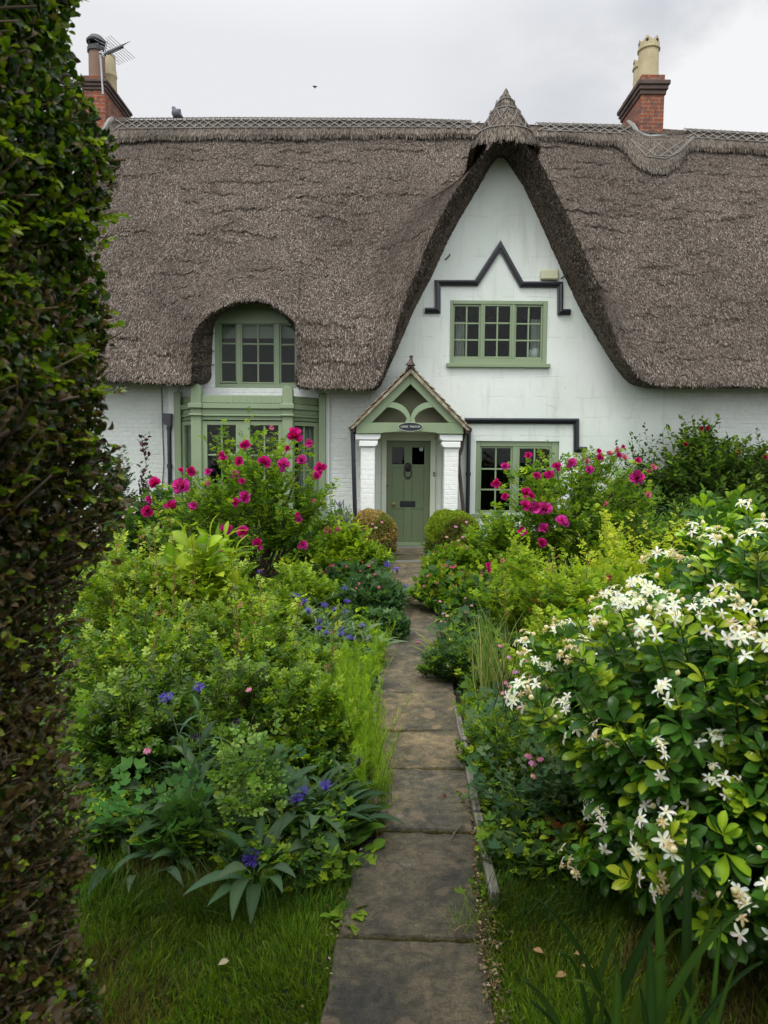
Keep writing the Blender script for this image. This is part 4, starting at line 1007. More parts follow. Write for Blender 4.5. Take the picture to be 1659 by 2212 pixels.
k.add([(fb.x-d*.9, 60, fb.z+.05), (fb.x-d*.3, 60.1, fb.z+.10), (fb.x, 60, fb.z+.02), (fb.x, 60.2, fb.z-.03), (fb.x+d*.3, 60.1, fb.z+.10), (fb.x+d*.9, 60, fb.z+.04)], [(0, 1, 2), (0, 2, 3), (2, 4, 5), (2, 5, 3)])
k.tube([(fb.x-.02, 59.8, fb.z-.01), (fb.x, 60, fb.z), (fb.x+.02, 60.25, fb.z)], [.02, .075, .03], 8)
part(k, 'flying_bird', 'iron', None, label="tiny dark bird flying in the grey sky above the roof", cat="bird")

# ================================================================== GROUND, PATH
gm = MB(); 
gm.add([(-300, -120, -.02), (300, -120, -.02), (300, 600, -.02), (-300, 600, -.02)], [(0, 1, 2, 3)])
part(gm, 'ground', 'soil', None, kind='structure')
PX = [-1, 0, 1.9, 2.2, 2.8, 3.4, 4.5, 6, 8, 10, 12]; PCX = [.0, .02, .075, .10, .165, .21, .235, .265, .315, .37, .44]
def pcx(y): return float(np.interp(y, PX, PCX))
def slab(mb_v, mb_f, cols, y0, y1, w_, col, sk=0., z=.02, shape=0):
    """one worn flagstone with wavering edges"""
    n = 14; top = []
    def edge(p, q_):
        for i in range(n):
            t = i/n; x = p[0]*(1-t)+q_[0]*t; y = p[1]*(1-t)+q_[1]*t; top.append((x+random.uniform(-.009, .009)*(2.2 if random.random() < .1 else 1), y+random.uniform(-.006, .006)))
    c0, c1 = pcx(y0), pcx(y1); g_ = .009
    c = [(c0-w_/2, y0+g_-sk), (c0+w_/2, y0+g_+sk), (c1+w_/2, y1-g_+sk), (c1-w_/2, y1-g_-sk)]
    if shape: c.insert(3, (c1-w_*.30, y1-g_)); c[4] = (c1-w_/2-.01, y1-.10)
    for i in range(len(c)): edge(c[i], c[(i+1) % len(c)])
    b = len(mb_v); m_ = len(top); cx = sum(p[0] for p in top)/m_; cy = sum(p[1] for p in top)/m_
    tz = random.uniform(-.004, .004)
    for k_, (s, zz) in enumerate(((1, -.03), (1, z-.012), (.975, z), (.6, z+.001))):
        for p in top: mb_v.append((cx+(p[0]-cx)*s, cy+(p[1]-cy)*s, zz+tz+random.uniform(-.0015, .0015)))
    mb_v.append((cx, cy, z+tz+.001))
    for r in range(3):
        for i in range(m_): mb_f.append((b+r*m_+i, b+r*m_+(i+1) % m_, b+(r+1)*m_+(i+1) % m_, b+(r+1)*m_+i))
    for i in range(m_): mb_f.append((b+3*m_+i, b+3*m_+(i+1) % m_, b+4*m_))
    cols += [col]*(4*m_+1)
jy = [3718, 3288, 3040, 2888, 2738, 2623, 2478, 2406, 2316, 2276]
js = [G(1600/1.8228, y/1.8228).y for y in jy]
bounds = [.55, 1.25] + js + [js[-1]+.75, js[-1]+1.4, 11.05]
pv, pf, pc = [], [], []
tones = [(.92, .92, .95), (.80, .79, .78), (.72, .72, .72), (1.15, 1.15, 1.15), (1.3, 1.22, 1.05), (1.25, 1.17, 1.0), (1.02, 1.0, .96), (.95, .95, .95), (1.05, 1.0, .95), (1.1, 1.05, .98), (1.35, 1.25, 1.05), (1.2, 1.15, 1.05), (1.25, 1.15, 1.0), (1.2, 1.1, 1.0)]
for i in range(len(bounds)-1):
    ym_ = (bounds[i]+bounds[i+1])/2; slab(pv, pf, pc, bounds[i], bounds[i+1], .47 if ym_ < 3.2 else .50 if ym_ < 7 else .56, tones[i % len(tones)], sk=random.uniform(-.012, .012), shape=(i == 2))
slab(pv, pf, pc, 11.08, 11.9, .95, (1.05, 1.0, .92), z=.035)
def colmesh(name, V, F, cols, mat, parent=None, **k):
    me = bpy.data.meshes.new(name); me.from_pydata(V, [], F); me.update(); ca = me.color_attributes.new('Col', 'FLOAT_COLOR', 'POINT')
    c4 = np.ones((len(V), 4), np.float32); c4[:, :3] = np.array(cols); ca.data.foreach_set('color', c4.ravel()); me.materials.append(mat); return tag(link(name, me, parent), **k)
colmesh('path', pv, pf, pc, M['stone'], None, kind='structure')
thr = MB(); thr.box(PW(500, 1900, YW).x, PW(930, 1900, YW).x, 11.9, 12.15, -.02, .038); part(thr, 'threshold', 'mortar', bevel=.004)
dg_ = MB(); yy = js[-1]+1.36
dg_.box(pcx(yy)-.35, pcx(yy)+.35, yy-.045, yy+.045, .012, .030)
for i in range(17): x = pcx(yy)-.33+i*.041; dg_.box(x, x+.022, yy-.03, yy+.03, .029, .034)
part(dg_, 'drain_channel', 'metal', None, label="narrow metal drain channel crossing the path in front of the door", cat="drain")
# timber edging boards
def plank(pts, wd_, h, label):
    V = []; F = []
    k = MB(); P = [np.array(p) for p in pts]
    for i in range(len(P)-1):
        a, b = P[i], P[i+1]; d = (b-a)/np.linalg.norm(b-a); n_ = np.array([-d[1], d[0]])*wd_/2
        V = [(*(a-n_), -.02), (*(b-n_), -.02), (*(b+n_), -.02), (*(a+n_), -.02), (*(a-n_), h), (*(b-n_), h*.95), (*(b+n_), h*.95), (*(a+n_), h)]
        k.add(V, [(0, 3, 2, 1), (4, 5, 6, 7), (0, 1, 5, 4), (1, 2, 6, 5), (2, 3, 7, 6), (3, 0, 4, 7)])
    part(k, 'edging_board', 'oldwood', None, bevel=.004, label=label, cat="edging board", group="timber boards edging the beds")
e = lambda x, y: tuple(G(x, y, .06))[:2]
plank([e(1069, 1925), e(1052, 1850), e(1040, 1790), e(1033, 1752)], .034, .06, "nearest weathered timber board on the right edge of the path")
plank([e(1031, 1745), e(1020, 1690), e(1012, 1645), e(1004, 1600)], .034, .055, "second weathered timber board along the right edge of the path")
plank([e(1003, 1593), e(994, 1560), e(986, 1520)], .034, .05, "farthest weathered timber board on the right edge of the path, half under leaves")
plank([e(806, 1560), e(812, 1500), e(822, 1440)], .034, .05, "weathered timber board on the left edge of the path beside the feathery plants")
# ================================================================== PLANT TOOLKIT
def nrm(a): return a/(np.linalg.norm(a, axis=-1, keepdims=True)+1e-9)
class Tm:
    """leaf or flower template: verts, faces, optional per-vertex colour (None = take the instance colour)"""
    def __init__(s, v, f, c=None, m=None): s.v = np.array(v, float); s.f = f; s.c = None if c is None else np.array(c, float); s.m = np.ones(len(s.v)) if m is None else np.array(m, float)
def strip(w, y=None, z=None, fold=.25, wcol=None):
    """leaf blade: half widths w at stations y, mid-rib height z; first and last may be 0"""
    n = len(w); y = np.linspace(0, 1, n) if y is None else y; z = np.zeros(n) if z is None else z; v = []; ids = []
    for i in range(n):
        if w[i] <= 1e-6: ids.append((len(v),)*3); v.append((0, y[i], z[i]))
        else: b = len(v); ids.append((b, b+1, b+2)); v += [(-w[i], y[i], z[i]+fold*w[i]), (0, y[i], z[i]), (w[i], y[i], z[i]+fold*w[i])]
    f = []
    for i in range(n-1):
        for a, b in ((0, 1), (1, 2)):
            q_ = [ids[i][a], ids[i][b], ids[i+1][b], ids[i+1][a]]; u = []
            for t in q_:
                if t not in u: u.append(t)
            if len(u) > 2: f.append(tuple(u))
    m = np.array([1.22 if abs(p[0]) < 1e-9 else .95 for p in v]); return Tm(v, f, None, m)
def merge(parts):
    v, f, c, b = [], [], [], 0; hasc = any(p.c is not None for p in parts)
    for p in parts:
        v.append(p.v); f += [tuple(i+b for i in q_) for q_ in p.f]; b += len(p.v)
        c.append(p.c if p.c is not None else np.full((len(p.v), 3), -1.0))
    return Tm(np.vstack(v), f, np.vstack(c) if hasc else None, np.concatenate([p.m for p in parts]))
def xf(t, s=1, loc=(0, 0, 0), rx=0, ry=0, rz=0, col=None):
    m = np.array(Euler((rx, ry, rz)).to_matrix()); v = (t.v*s)@m.T+np.array(loc)
    return Tm(v, t.f, t.c if col is None else np.tile(np.array(col, float), (len(v), 1)), t.m)
OV = strip([0, .24, .27, .17, 0], [0, .25, .5, .78, 1], [0, .02, .02, -.02, -.08], .3)                # small ovate leaf
OVH = strip([.015, .02, .20, .30, .29, .17, 0], [0, .08, .28, .48, .68, .87, 1], [0, .01, .04, .05, .02, -.04, -.12], .22)   # close-up obovate
BOX = strip([.01, .24, .33, .27, 0], [0, .25, .5, .8, 1], [0, .02, .03, .0, -.06], .3)
LAN = strip([.018, .022, .055, .088, .105, .102, .085, .055, .022, 0], [0, .08, .2, .32, .45, .58, .72, .85, .95, 1], [0, .03, .075, .10, .11, .10, .06, -.01, -.08, -.13], .30)               # lance leaf
BLADE = strip([.02, .018, .012, 0], [0, .4, .75, 1], [0, .04, 0, -.12], .2)
def palm(n=5, w=.5, cut=.45, spread=2.3, teeth=True):
    v = [(0, 0, 0)]; k = n*2+1
    for i in range(k):
        a = -spread+2*spread*i/(k-1); r = (1.0 if i % 2 else cut); r *= (1-.12*abs(a)/spread)
        v.append((math.sin(a)*r*w, (math.cos(a)*r)*w+w*.3, .05*r+(.06 if i % 2 else 0)))
    return Tm(v, [(0, i, i+1) for i in range(1, k)])
GER = palm(5, .6, .62); GERC = palm(5, .62, .22)                     # rounded and deeply cut cranesbill leaves
AQ = merge([xf(palm(3, .42, .66, 1.5), 1, (0, .3, 0)), xf(palm(3, .38, .66, 1.5), 1, (-.12, .1, 0), rz=1.25), xf(palm(3, .38, .66, 1.5), 1, (.12, .1, 0), rz=-1.25)])
def pinnate(n=2, leaf=OV, s=.38, spread=.95):
    P = [xf(leaf, s*1.08, (0, .62, 0))]
    for i in range(n):
        y = .22+.33*i/max(1, n-1) if n > 1 else .35
        for sg in (-1, 1): P.append(xf(leaf, s, (0, y, 0), rz=-sg*spread, ry=sg*.2))
    P.append(Tm([(-.008, 0, 0), (.008, 0, 0), (.006, .64, 0), (-.006, .64, 0)], [(0, 1, 2, 3)]))
    return merge(P)
PIN5 = pinnate(2); PIN7 = pinnate(3, OV, .36)
def needle(n=14, r=.5, w=.012, up=.6):
    rr = np.random.default_rng(3); v, f = [], []
    for i in range(n):
        a = rr.uniform(0, 6.28); y0 = rr.uniform(0, .8); d = np.array([math.cos(a)*r, rr.uniform(.1, up), math.sin(a)*r]); s = np.array([-math.sin(a), 0, math.cos(a)])*w; p = np.array([0, y0, 0])
        b = len(v); v += [p-s, p+s, p+d]; f.append((b, b+1, b+2))
    v += [(-w, 0, 0), (w, 0, 0), (0, 1, 0)]; b = len(v)-3; f.append((b, b+1, b+2)); return Tm(v, f)
FEA = needle(22, .34, .011)

class Acc:
    def __init__(s): s.V = []; s.L = []; s.T = []; s.C = []; s.n = 0
    def put(s, V, L, T, C): s.V.append(V.astype(np.float32)); s.L.append((L+s.n).astype(np.int32)); s.T.append(T.astype(np.int32)); s.C.append(C.astype(np.float32)); s.n += len(V)
    def place(s, t, P, D, U, S, C):
        """instances of template t at P, length axis D, up U, scale S (k,) or (k,3), colour C (k,3)"""
        k = len(P)
        if k == 0: return
        D = nrm(D); Xx = nrm(np.cross(D, U)); Zz = np.cross(Xx, D)
        S = np.asarray(S, float); S = np.repeat(S[:, None], 3, 1) if S.ndim == 1 else S
        v = t.v[None]*S[:, None, :]; Wd = v[..., 0:1]*Xx[:, None]+v[..., 1:2]*D[:, None]+v[..., 2:3]*Zz[:, None]+P[:, None]
        fl = np.concatenate([np.array(f) for f in t.f]); tt = np.array([len(f) for f in t.f]); n = len(t.v)
        L = (np.arange(k)[:, None]*n+fl[None]).ravel(); Cc = np.repeat(C[:, None], n, 1)*t.m[None, :, None]
        if t.c is not None: Cc = np.where(t.c[None] < 0, Cc, t.c[None]*np.ones((k, 1, 1)))
        s.put(Wd.reshape(-1, 3), L, np.tile(tt, k), Cc.reshape(-1, 3))
    def tubes(s, pts, r, col, n=4):
        """pts (m,p,3), r (m,p), col (m,3)"""
        m, p, _ = pts.shape; d = np.gradient(pts, axis=1); d = nrm(d); ref = np.array([.3, .5, .1]); u = nrm(np.cross(d, ref+0*d)); v = np.cross(d, u)
        a = np.arange(n)*2*np.pi/n; ring = pts[:, :, None]+(u[:, :, None]*np.cos(a)[:, None]+v[:, :, None]*np.sin(a)[:, None])*r[:, :, None, None]
        base = (np.arange(m)[:, None, None]*p+np.arange(p-1)[None, :, None])*n; k = np.arange(n)[None, None]; k2 = (k+1) % n
        q_ = np.stack([base+k, base+k2, base+n+k2, base+n+k], -1).reshape(-1)
        s.put(ring.reshape(-1, 3), q_, np.full(len(q_)//4, 4), np.repeat(col, p*n, 0))
    def build(s, name, mat, parent=None, smooth=True, **k):
        if s.n == 0: return None
        me = bpy.data.meshes.new(name); V = np.concatenate(s.V); L = np.concatenate(s.L); T_ = np.concatenate(s.T); C = np.concatenate(s.C)
        if parent is not None: V = V-np.array(worldpos(parent), np.float32)
        me.vertices.add(len(V)); me.vertices.foreach_set('co', V.ravel()); me.loops.add(len(L)); me.loops.foreach_set('vertex_index', L)
        me.polygons.add(len(T_)); st_ = np.concatenate([[0], np.cumsum(T_)[:-1]]).astype(np.int32); me.polygons.foreach_set('loop_start', st_); me.polygons.foreach_set('loop_total', T_)
        if smooth: me.polygons.foreach_set('use_smooth', np.ones(len(T_), bool))
        me.update(); ca = me.color_attributes.new('Col', 'FLOAT_COLOR', 'POINT'); c4 = np.ones((len(V), 4), np.float32); c4[:, :3] = C; ca.data.foreach_set('color', c4.ravel())
        me.materials.append(M[mat] if isinstance(mat, str) else mat); return tag(link(name, me, parent), **k)
def pick(pal, n, g, var=.22):
    pal = np.array(pal); return np.clip(pal[g.integers(0, len(pal), n)]*g.uniform(1-var, 1+var, (n, 1))*g.uniform(.92, 1.08, (n, 3)), 0, 1)
YG_ = [(.24, .34, .018), (.19, .29, .018), (.29, .37, .025), (.13, .22, .015)]       # fresh yellow green
MG = [(.10, .20, .018), (.14, .24, .02), (.07, .15, .015), (.18, .27, .022)]      # mid green
DG = [(.035, .08, .018), (.05, .105, .02), (.025, .06, .018), (.07, .12, .025)]    # dark green
BG = [(.05, .115, .045), (.07, .14, .055), (.035, .085, .035), (.09, .16, .06)]     # blue green
GG = [(.38, .45, .03), (.31, .40, .025), (.44, .48, .04), (.23, .33, .02)]         # golden
LM = [(.26, .40, .02), (.20, .34, .015), (.32, .44, .035), (.15, .28, .012)]       # lime
GY = [(.10, .17, .08), (.14, .21, .11), (.07, .13, .06), (.18, .25, .15)]          # grey green
ST = [(.10, .075, .03), (.13, .11, .04), (.08, .10, .03)]; STR = [(.16, .07, .03), (.10, .12, .03), (.20, .13, .05)]; STB = [(.05, .035, .025), (.07, .05, .035)]
def plant(name, label, cat, px, d, hw, top, group=None, n=16, tw=7, lv=9, leaf=OV, size=.04, pal=MG, tip=None, stem=ST, mat='leaf', dep=None, low=.35, seed=0, tl=.22, droop=.0, xy=None, hz=None, sr=.006, up=.55,
          bare=None, flat=None, spread=.9, kind=None, rag=.72):
    """stems fan out from the base, side twigs carry the leaves"""
    g = np.random.default_rng(seed+100); p = W(px, 1000, d); bx, by = (p.x, d) if xy is None else xy
    rx = hw/1475*d; ry = dep if dep else rx; H = W(px, top, d).z if hz is None else hz
    root = empty(name, (bx, by, 0), label=label, cat=cat, group=group, kind=kind)
    B = np.array([bx, by, 0.]); ph = g.uniform(0, 2*np.pi, n); rho = np.sqrt(g.random(n))*.98
    z = np.sqrt(np.clip(1-rho**2, 0, 1))*g.uniform(rag, 1.0, n)*(1-low*.3)+low*.3*g.uniform(.7, 1, n)
    E_ = np.stack([rx*rho*np.cos(ph), ry*rho*np.sin(ph), H*z*.93], 1)
    B0 = np.stack([rx*.18*rho*np.cos(ph), ry*.18*rho*np.sin(ph), np.zeros(n)], 1)
    C_ = B0+(E_-B0)*np.array([.28, .28, .62])+g.normal(0, .04, (n, 3))*H
    tt = np.linspace(0, 1, 7)[None, :, None]
    S_ = (B0[:, None]*(1-tt)**2+2*C_[:, None]*tt*(1-tt)+E_[:, None]*tt**2)+B
    S_[:, :, 2] -= droop*H*(tt[..., 0]**3)
    S_[:, 1:6] += g.normal(0, .012*H, (n, 5, 3))
    st_ = Acc(); r = sr*np.linspace(1.15, .3, 7)[None]*g.uniform(.6, 1.3, (n, 1)); st_.tubes(S_, r, pick(stem, n, g), 5)
    # twigs
    m = n*tw; si = np.repeat(np.arange(n), tw); tp = g.uniform(low, 1.0, m); tp[::tw] = .98; f = tp*6; i0 = np.minimum(f.astype(int), 5); fr_ = (f-i0)[:, None]
    P0 = S_[si, i0]*(1-fr_)+S_[si, i0+1]*fr_; dS = nrm(S_[si, i0+1]-S_[si, i0])
    rd = g.normal(0, 1, (m, 3)); rd[:, 2] = np.abs(rd[:, 2])*.4; outw = P0-(B+np.array([0, 0, H*.35])); outw[:, 2] *= .6
    Dt = nrm(dS*.55+nrm(rd)*spread+nrm(outw)*.45+np.array([0, 0, up*.4])); Lt = tl*H*g.uniform(.5, 1.25, m)
    q_ = np.linspace(0, 1, 4)[None, :, None]; TP = P0[:, None]+Dt[:, None]*Lt[:, None, None]*q_+np.array([0, 0, 1.])*(up*.22-droop*.5)*Lt[:, None, None]*q_**2
    st_.tubes(TP, (sr*.35*np.linspace(1, .4, 4))[None]*np.ones((m, 1)), pick(stem, m, g), 3)
    st_.build('stem', 'wood', root)
    # leaves
    k = m*lv; ti = np.repeat(np.arange(m), lv); u = np.tile((np.arange(lv)+.6)/lv, m)*.97+g.normal(0, .02, k); u = np.clip(u, .03, 1); f = u*3; j = np.minimum(f.astype(int), 2); fr_ = (f-j)[:, None]
    LP = TP[ti, j]*(1-fr_)+TP[ti, j+1]*fr_; td = nrm(TP[ti, j+1]-TP[ti, j]); side = nrm(np.cross(td, np.array([0, 0, 1.])+.01)); sg = np.where(np.arange(k) % 2 == 0, 1, -1)[:, None]
    last = (np.arange(k) % lv == lv-1)[:, None]
    LD = nrm(td*.55+side*sg*np.where(last, .1, .95)+g.normal(0, .28, (k, 3))+np.array([0, 0, .12-droop*.6])); U_ = nrm(np.array([0, 0, 1.])+g.normal(0, .38, (k, 3)))
    relz = np.clip((LP[:, 2])/max(H, .01), 0, 1); c = pick(pal, k, g)
    if tip is not None:      # young growth at shoot ends really is lighter
        a = np.clip(u*1.3-.5, 0, 1)*(np.clip(relz*1.6-.55, 0, 1))*g.random(k); c = c*(1-a[:, None])+pick(tip, k, g)*a[:, None]
    keep = (LP[:, 2] > .015)
    if bare is not None: keep &= (LP[:, 2] > bare*H)
    if flat is not None: keep &= (LP[:, 1] < flat)
    A = Acc(); sz = size*g.uniform(.62, 1.2, k); A.place(leaf, LP[keep], LD[keep], U_[keep], sz[keep], c[keep]); A.build('foliage', mat, root)
    return root

# ---- flower meshes
def petalT(w=.5, l=1., cup=.3, n=5):
    ws = [.08, w*.75, w, w*.85, w*.3]; return strip(ws, [0, .3*l, .62*l, .88*l, l], [0, cup*.3, cup*.75, cup*1.0, cup*1.05], .35)
def rose_mesh(name, c0, c1, seed, centre=True):
    g = np.random.default_rng(seed); A = Acc()
    for ring, (n, tilt, s, z) in enumerate(((7, 1.35, 1.0, 0), (7, 1.12, .95, .05), (7, .88, .82, .12), (7, .62, .66, .2), (6, .36, .52, .28), (4, .15, .4, .32))):
        a = np.arange(n)*2*np.pi/n+ring*.55+g.normal(0, .28, n); tl_ = tilt+g.normal(0, .30, n)
        D = np.stack([np.cos(a)*np.sin(tl_), np.sin(a)*np.sin(tl_), np.cos(tl_)], 1); U = np.stack([-np.cos(a)*np.cos(tl_), -np.sin(a)*np.cos(tl_), np.sin(tl_)], 1)+g.normal(0, .42, (n, 3))
        c = np.array(c0)*(1-ring/6)+np.array(c1)*ring/6; A.place(petalT(.44, 1, .34), np.tile([0, 0, z*.5], (n, 1)), D, U, np.full(n, s)*g.uniform(.85, 1.1, n), c[None]*g.uniform(.6, 1.35, (n, 1)))
    if centre:
        n = 14; a = g.uniform(0, 6.28, n); D = np.stack([np.cos(a)*.5, np.sin(a)*.5, np.ones(n)], 1); A.place(strip([.03, .04, 0], fold=0), np.zeros((n, 3)), D, np.tile([1., .1, 0], (n, 1)), np.full(n, .42), pick([(.75, .60, .15)], n, g))
    n = 5; a = np.arange(n)*1.257; D = np.stack([np.cos(a), np.sin(a), -.35+0*a], 1); A.place(LAN, np.tile([0, 0, -.12], (n, 1)), D, np.tile([0, 0, 1.], (n, 1)), np.full(n, .8), pick(MG, n, g))
    o = A.build(name, 'petal'); me = o.data; bpy.data.objects.remove(o); return me
def star_cluster(name, nf, seed, spread=.065, fr=.0265):
    """cluster of white star flowers on short stalks with a few buds"""
    g = np.random.default_rng(seed); A = Acc(); pet = strip([.04, .15, .19, .14, 0], [0, .3, .6, .85, 1], [0, .05, .04, -.03, -.14], .4); old = seed % 3 == 2
    for i in range(nf):
        th = g.uniform(0, 6.28); r = spread*math.sqrt((i+.3)/nf); c = np.array([r*math.cos(th), r*math.sin(th), .035*(1-r/spread)+g.uniform(-.01, .015)]); ax = nrm(np.array([c[0]*9, c[1]*9, 1])+g.normal(0, .3, 3))
        u = nrm(np.cross(ax, [.3, 1, .2])); v = np.cross(ax, u); n = 5 if g.random() < .35 else 6; bud = g.random() < .17; brn = old and g.random() < .45
        A.tubes(np.linspace(np.array([0, 0, -.07]), c, 4)[None], np.full((1, 4), .0012), np.array([[.16, .22, .05]]), 4)
        if bud:
            pts = np.linspace(c, c+ax*.022, 6)[None]; A.tubes(pts, np.array([[.001, .006, .0085, .008, .005, .0005]]), np.array([[.80, .72, .58]]), 7); continue
        a = np.arange(n)*2*np.pi/n+g.uniform(0, 1); D = u[None]*np.cos(a)[:, None]+v[None]*np.sin(a)[:, None]+ax[None]*g.uniform(-.25, .35, (n, 1)); Up = np.tile(ax, (n, 1))+g.normal(0, .2, (n, 3))
        A.place(pet, np.tile(c, (n, 1)), D, Up, fr*g.uniform(.7, 1.15, n)*(.75 if brn else 1), pick([(.50, .38, .22), (.62, .52, .38)] if brn else [(.80, .80, .77), (.74, .74, .70)], n, g, .06))
        m = 8; a = g.uniform(0, 6.28, m); D = u[None]*np.cos(a)[:, None]*.6+v[None]*np.sin(a)[:, None]*.6+ax[None]; A.place(strip([.05, .08, .1, 0], fold=.1), np.tile(c, (m, 1)), D, np.tile(u, (m, 1)), np.full(m, fr*.36), pick([(.75, .62, .22), (.8, .72, .5)], m, g))
    o = A.build(name, 'petal'); me = o.data; bpy.data.objects.remove(o); return me
def fringe_mesh(name, seed, c0=(.09, .05, .42), c1=(.18, .02, .20), n=13):
    """knapweed head: ring of split blue florets round a purple centre over a scaly bud"""
    g = np.random.default_rng(seed); A = Acc(); a = np.arange(n)*2*np.pi/n+g.normal(0, .1, n)
    fl = merge([strip([.03, .035, .06, .05], [0, .4, .55, .6], [0, .05, .07, .07], .1)]+[xf(strip([.035, .04, 0], [0, .5, 1], fold=.1), .45, (0, .55, .07), rz=r_) for r_ in (-.5, -.15, .2, .55)])
    D = np.stack([np.cos(a), np.sin(a), g.uniform(.15, .7, n)], 1); A.place(fl, np.tile([0, 0, .1], (n, 1)), D, np.tile([0, 0, 1.], (n, 1)), g.uniform(.85, 1.1, n), pick([c0], n, g, .25))
    m = 26; a = g.uniform(0, 6.28, m); r_ = g.uniform(.1, .8, m); D = np.stack([np.cos(a)*r_, np.sin(a)*r_, np.ones(m)], 1); A.place(strip([.03, .035, 0], fold=.1), np.tile([0, 0, .1], (m, 1)), D, np.tile([1., .3, 0], (m, 1)), g.uniform(.35, .55, m), pick([c1, c0], m, g, .2))
    A.tubes(np.array([[[0, 0, z] for z in (-.62, -.55, -.35, -.1, .1, .16)]]), np.array([[.02, .15, .24, .22, .13, .1]]), np.array([[.045, .05, .03]]), 8)
    o = A.build(name, 'petal'); me = o.data; bpy.data.objects.remove(o); return me
def bell_mesh(name, seed, c):
    g = np.random.default_rng(seed); A = Acc()
    for n, r_, s in ((7, .75, .9), (7, .45, 1.0), (6, .2, .9)):
        a = np.arange(n)*2*np.pi/n+r_*3; D = np.stack([np.cos(a)*r_, np.sin(a)*r_, -np.ones(n)*.8], 1); A.place(petalT(.3, 1, .15), np.tile([0, 0, .5], (n, 1)), D, np.stack([np.cos(a), np.sin(a), 0*a+.4], 1), np.full(n, s), pick([c], n, g, .25))
    o = A.build(name, 'petal'); me = o.data; bpy.data.objects.remove(o); return me
def smallfl_mesh(name, seed, c, n=5):
    g = np.random.default_rng(seed); A = Acc(); a = np.arange(n)*2*np.pi/n; D = np.stack([np.cos(a), np.sin(a), .35+0*a], 1); A.place(petalT(.36, 1, .1), np.zeros((n, 3)), D, np.tile([0, 0, 1.], (n, 1)), np.ones(n), pick([c], n, g, .15))
    o = A.build(name, 'petal'); me = o.data; bpy.data.objects.remove(o); return me
ROSE = [rose_mesh('rose_flower', (.50, .010, .21), (.46, .010, .15), i, i == 2) for i in range(3)]
ROSEP = [rose_mesh('rose_flower', (.48, .03, .28), (.52, .04, .26), i+5) for i in range(2)]; ROSEF = rose_mesh('rose_flower', (.50, .12, .26), (.6, .35, .28), 9)
CLUS = [star_cluster('flower_cluster', n, i) for i, n in enumerate((5, 7, 8, 10, 6, 9))]
DRED = rose_mesh('rose_flower', (.22, .01, .03), (.18, .008, .02), 12, False)
KNAP = [fringe_mesh('flower', i) for i in range(3)]; KNAPF = fringe_mesh('flower', 8, (.05, .02, .10), (.10, .015, .09), 6)
BELL = [bell_mesh('flower', 1, (.55, .22, .36)), bell_mesh('flower', 2, (.50, .26, .44)), bell_mesh('flower', 3, (.58, .36, .30))]
GFL = [smallfl_mesh('flower', 1, (.36, .06, .10)), smallfl_mesh('flower', 2, (.45, .09, .16))]; WFL = smallfl_mesh('flower', 3, (.75, .76, .74)); YFL = smallfl_mesh('flower', 4, (.75, .55, .02)); LFL = smallfl_mesh('flower', 5, (.60, .32, .45))
def put_flower(me, p, r, face, parent, name='flower', roll=None, **k):
    o = bpy.data.objects.new(name, me); COL.objects.link(o)
    o.rotation_mode = 'QUATERNION'; q_ = Vector(face).to_track_quat('Z', 'Y'); o.rotation_quaternion = q_ @ Euler((0, 0, random.uniform(0, 6.28) if roll is None else roll)).to_quaternion(); o.scale = (r,)*3
    o.location = Vector(p)-worldpos(parent); o.parent = parent; return tag(o, **k)
def stalk(A, p0, p1, r, col, bend=.1):
    p0 = np.array(p0); p1 = np.array(p1); m_ = (p0+p1)/2+np.array([random.uniform(-1, 1), random.uniform(-1, 1), 0])*bend*np.linalg.norm(p1-p0)
    t = np.linspace(0, 1, 7)[:, None]; pts = p0*(1-t)**2+2*m_*t*(1-t)+p1*t**2; A.tubes(pts[None], np.full((1, 7), r)*np.linspace(1.1, .75, 7), np.array([col]), 4); return pts
# ================================================================== THE GARDEN
def c3(x, y): return 164.6+x*.39684, 603.5+y*.39684
def c6(x, y): return 960+x*.42128, 850.3+y*.42128
def place_roses(root, lst, conv, d, cx, hw, ry, meshes, stem_to=None):
    A = Acc(); LF = Acc()
    for i, (x, y, r) in enumerate(lst):
        px, py = conv(x, y); u = max(-1, min(1, (px-cx)/hw)); yy = d-ry*math.sqrt(max(.05, 1-u*u))*random.uniform(.72, 1.02)
        p = W(px, py, yy); rr = r*(.39684 if conv is c3 else .42128)/1475*yy*1.0
        me = meshes[i % len(meshes)] if r > 17 else (ROSEF if i % 3 else meshes[0])
        f = (random.uniform(-.5, .5)+u*.3, -1, random.uniform(-.1, .8)); put_flower(me, p, rr*random.uniform(1.1, 1.35), f, root, 'rose_flower')
        b = Vector((root.location.x+(p.x-root.location.x)*.7, yy+.22, p.z-.28)); pts = stalk(A, b, p-Vector(f).normalized()*rr*.2, .004, (.08, .12, .03)); g_ = np.random.default_rng(i); k_ = 26; ii = g_.integers(0, 6, k_); a_ = g_.uniform(0, 6.28, k_)
        LF.place(PIN5, pts[ii]+g_.normal(0, .02, (k_, 3)), np.stack([np.cos(a_), np.sin(a_), g_.uniform(-.1, .7, k_)], 1), np.array([0, 0, 1.])+g_.normal(0, .35, (k_, 3)), g_.uniform(.06, .11, k_), pick(MG+YG_[:2], k_, g_))
    A.build('flower_stem', 'wood', root); LF.build('stem_leaves', 'leaf', root)
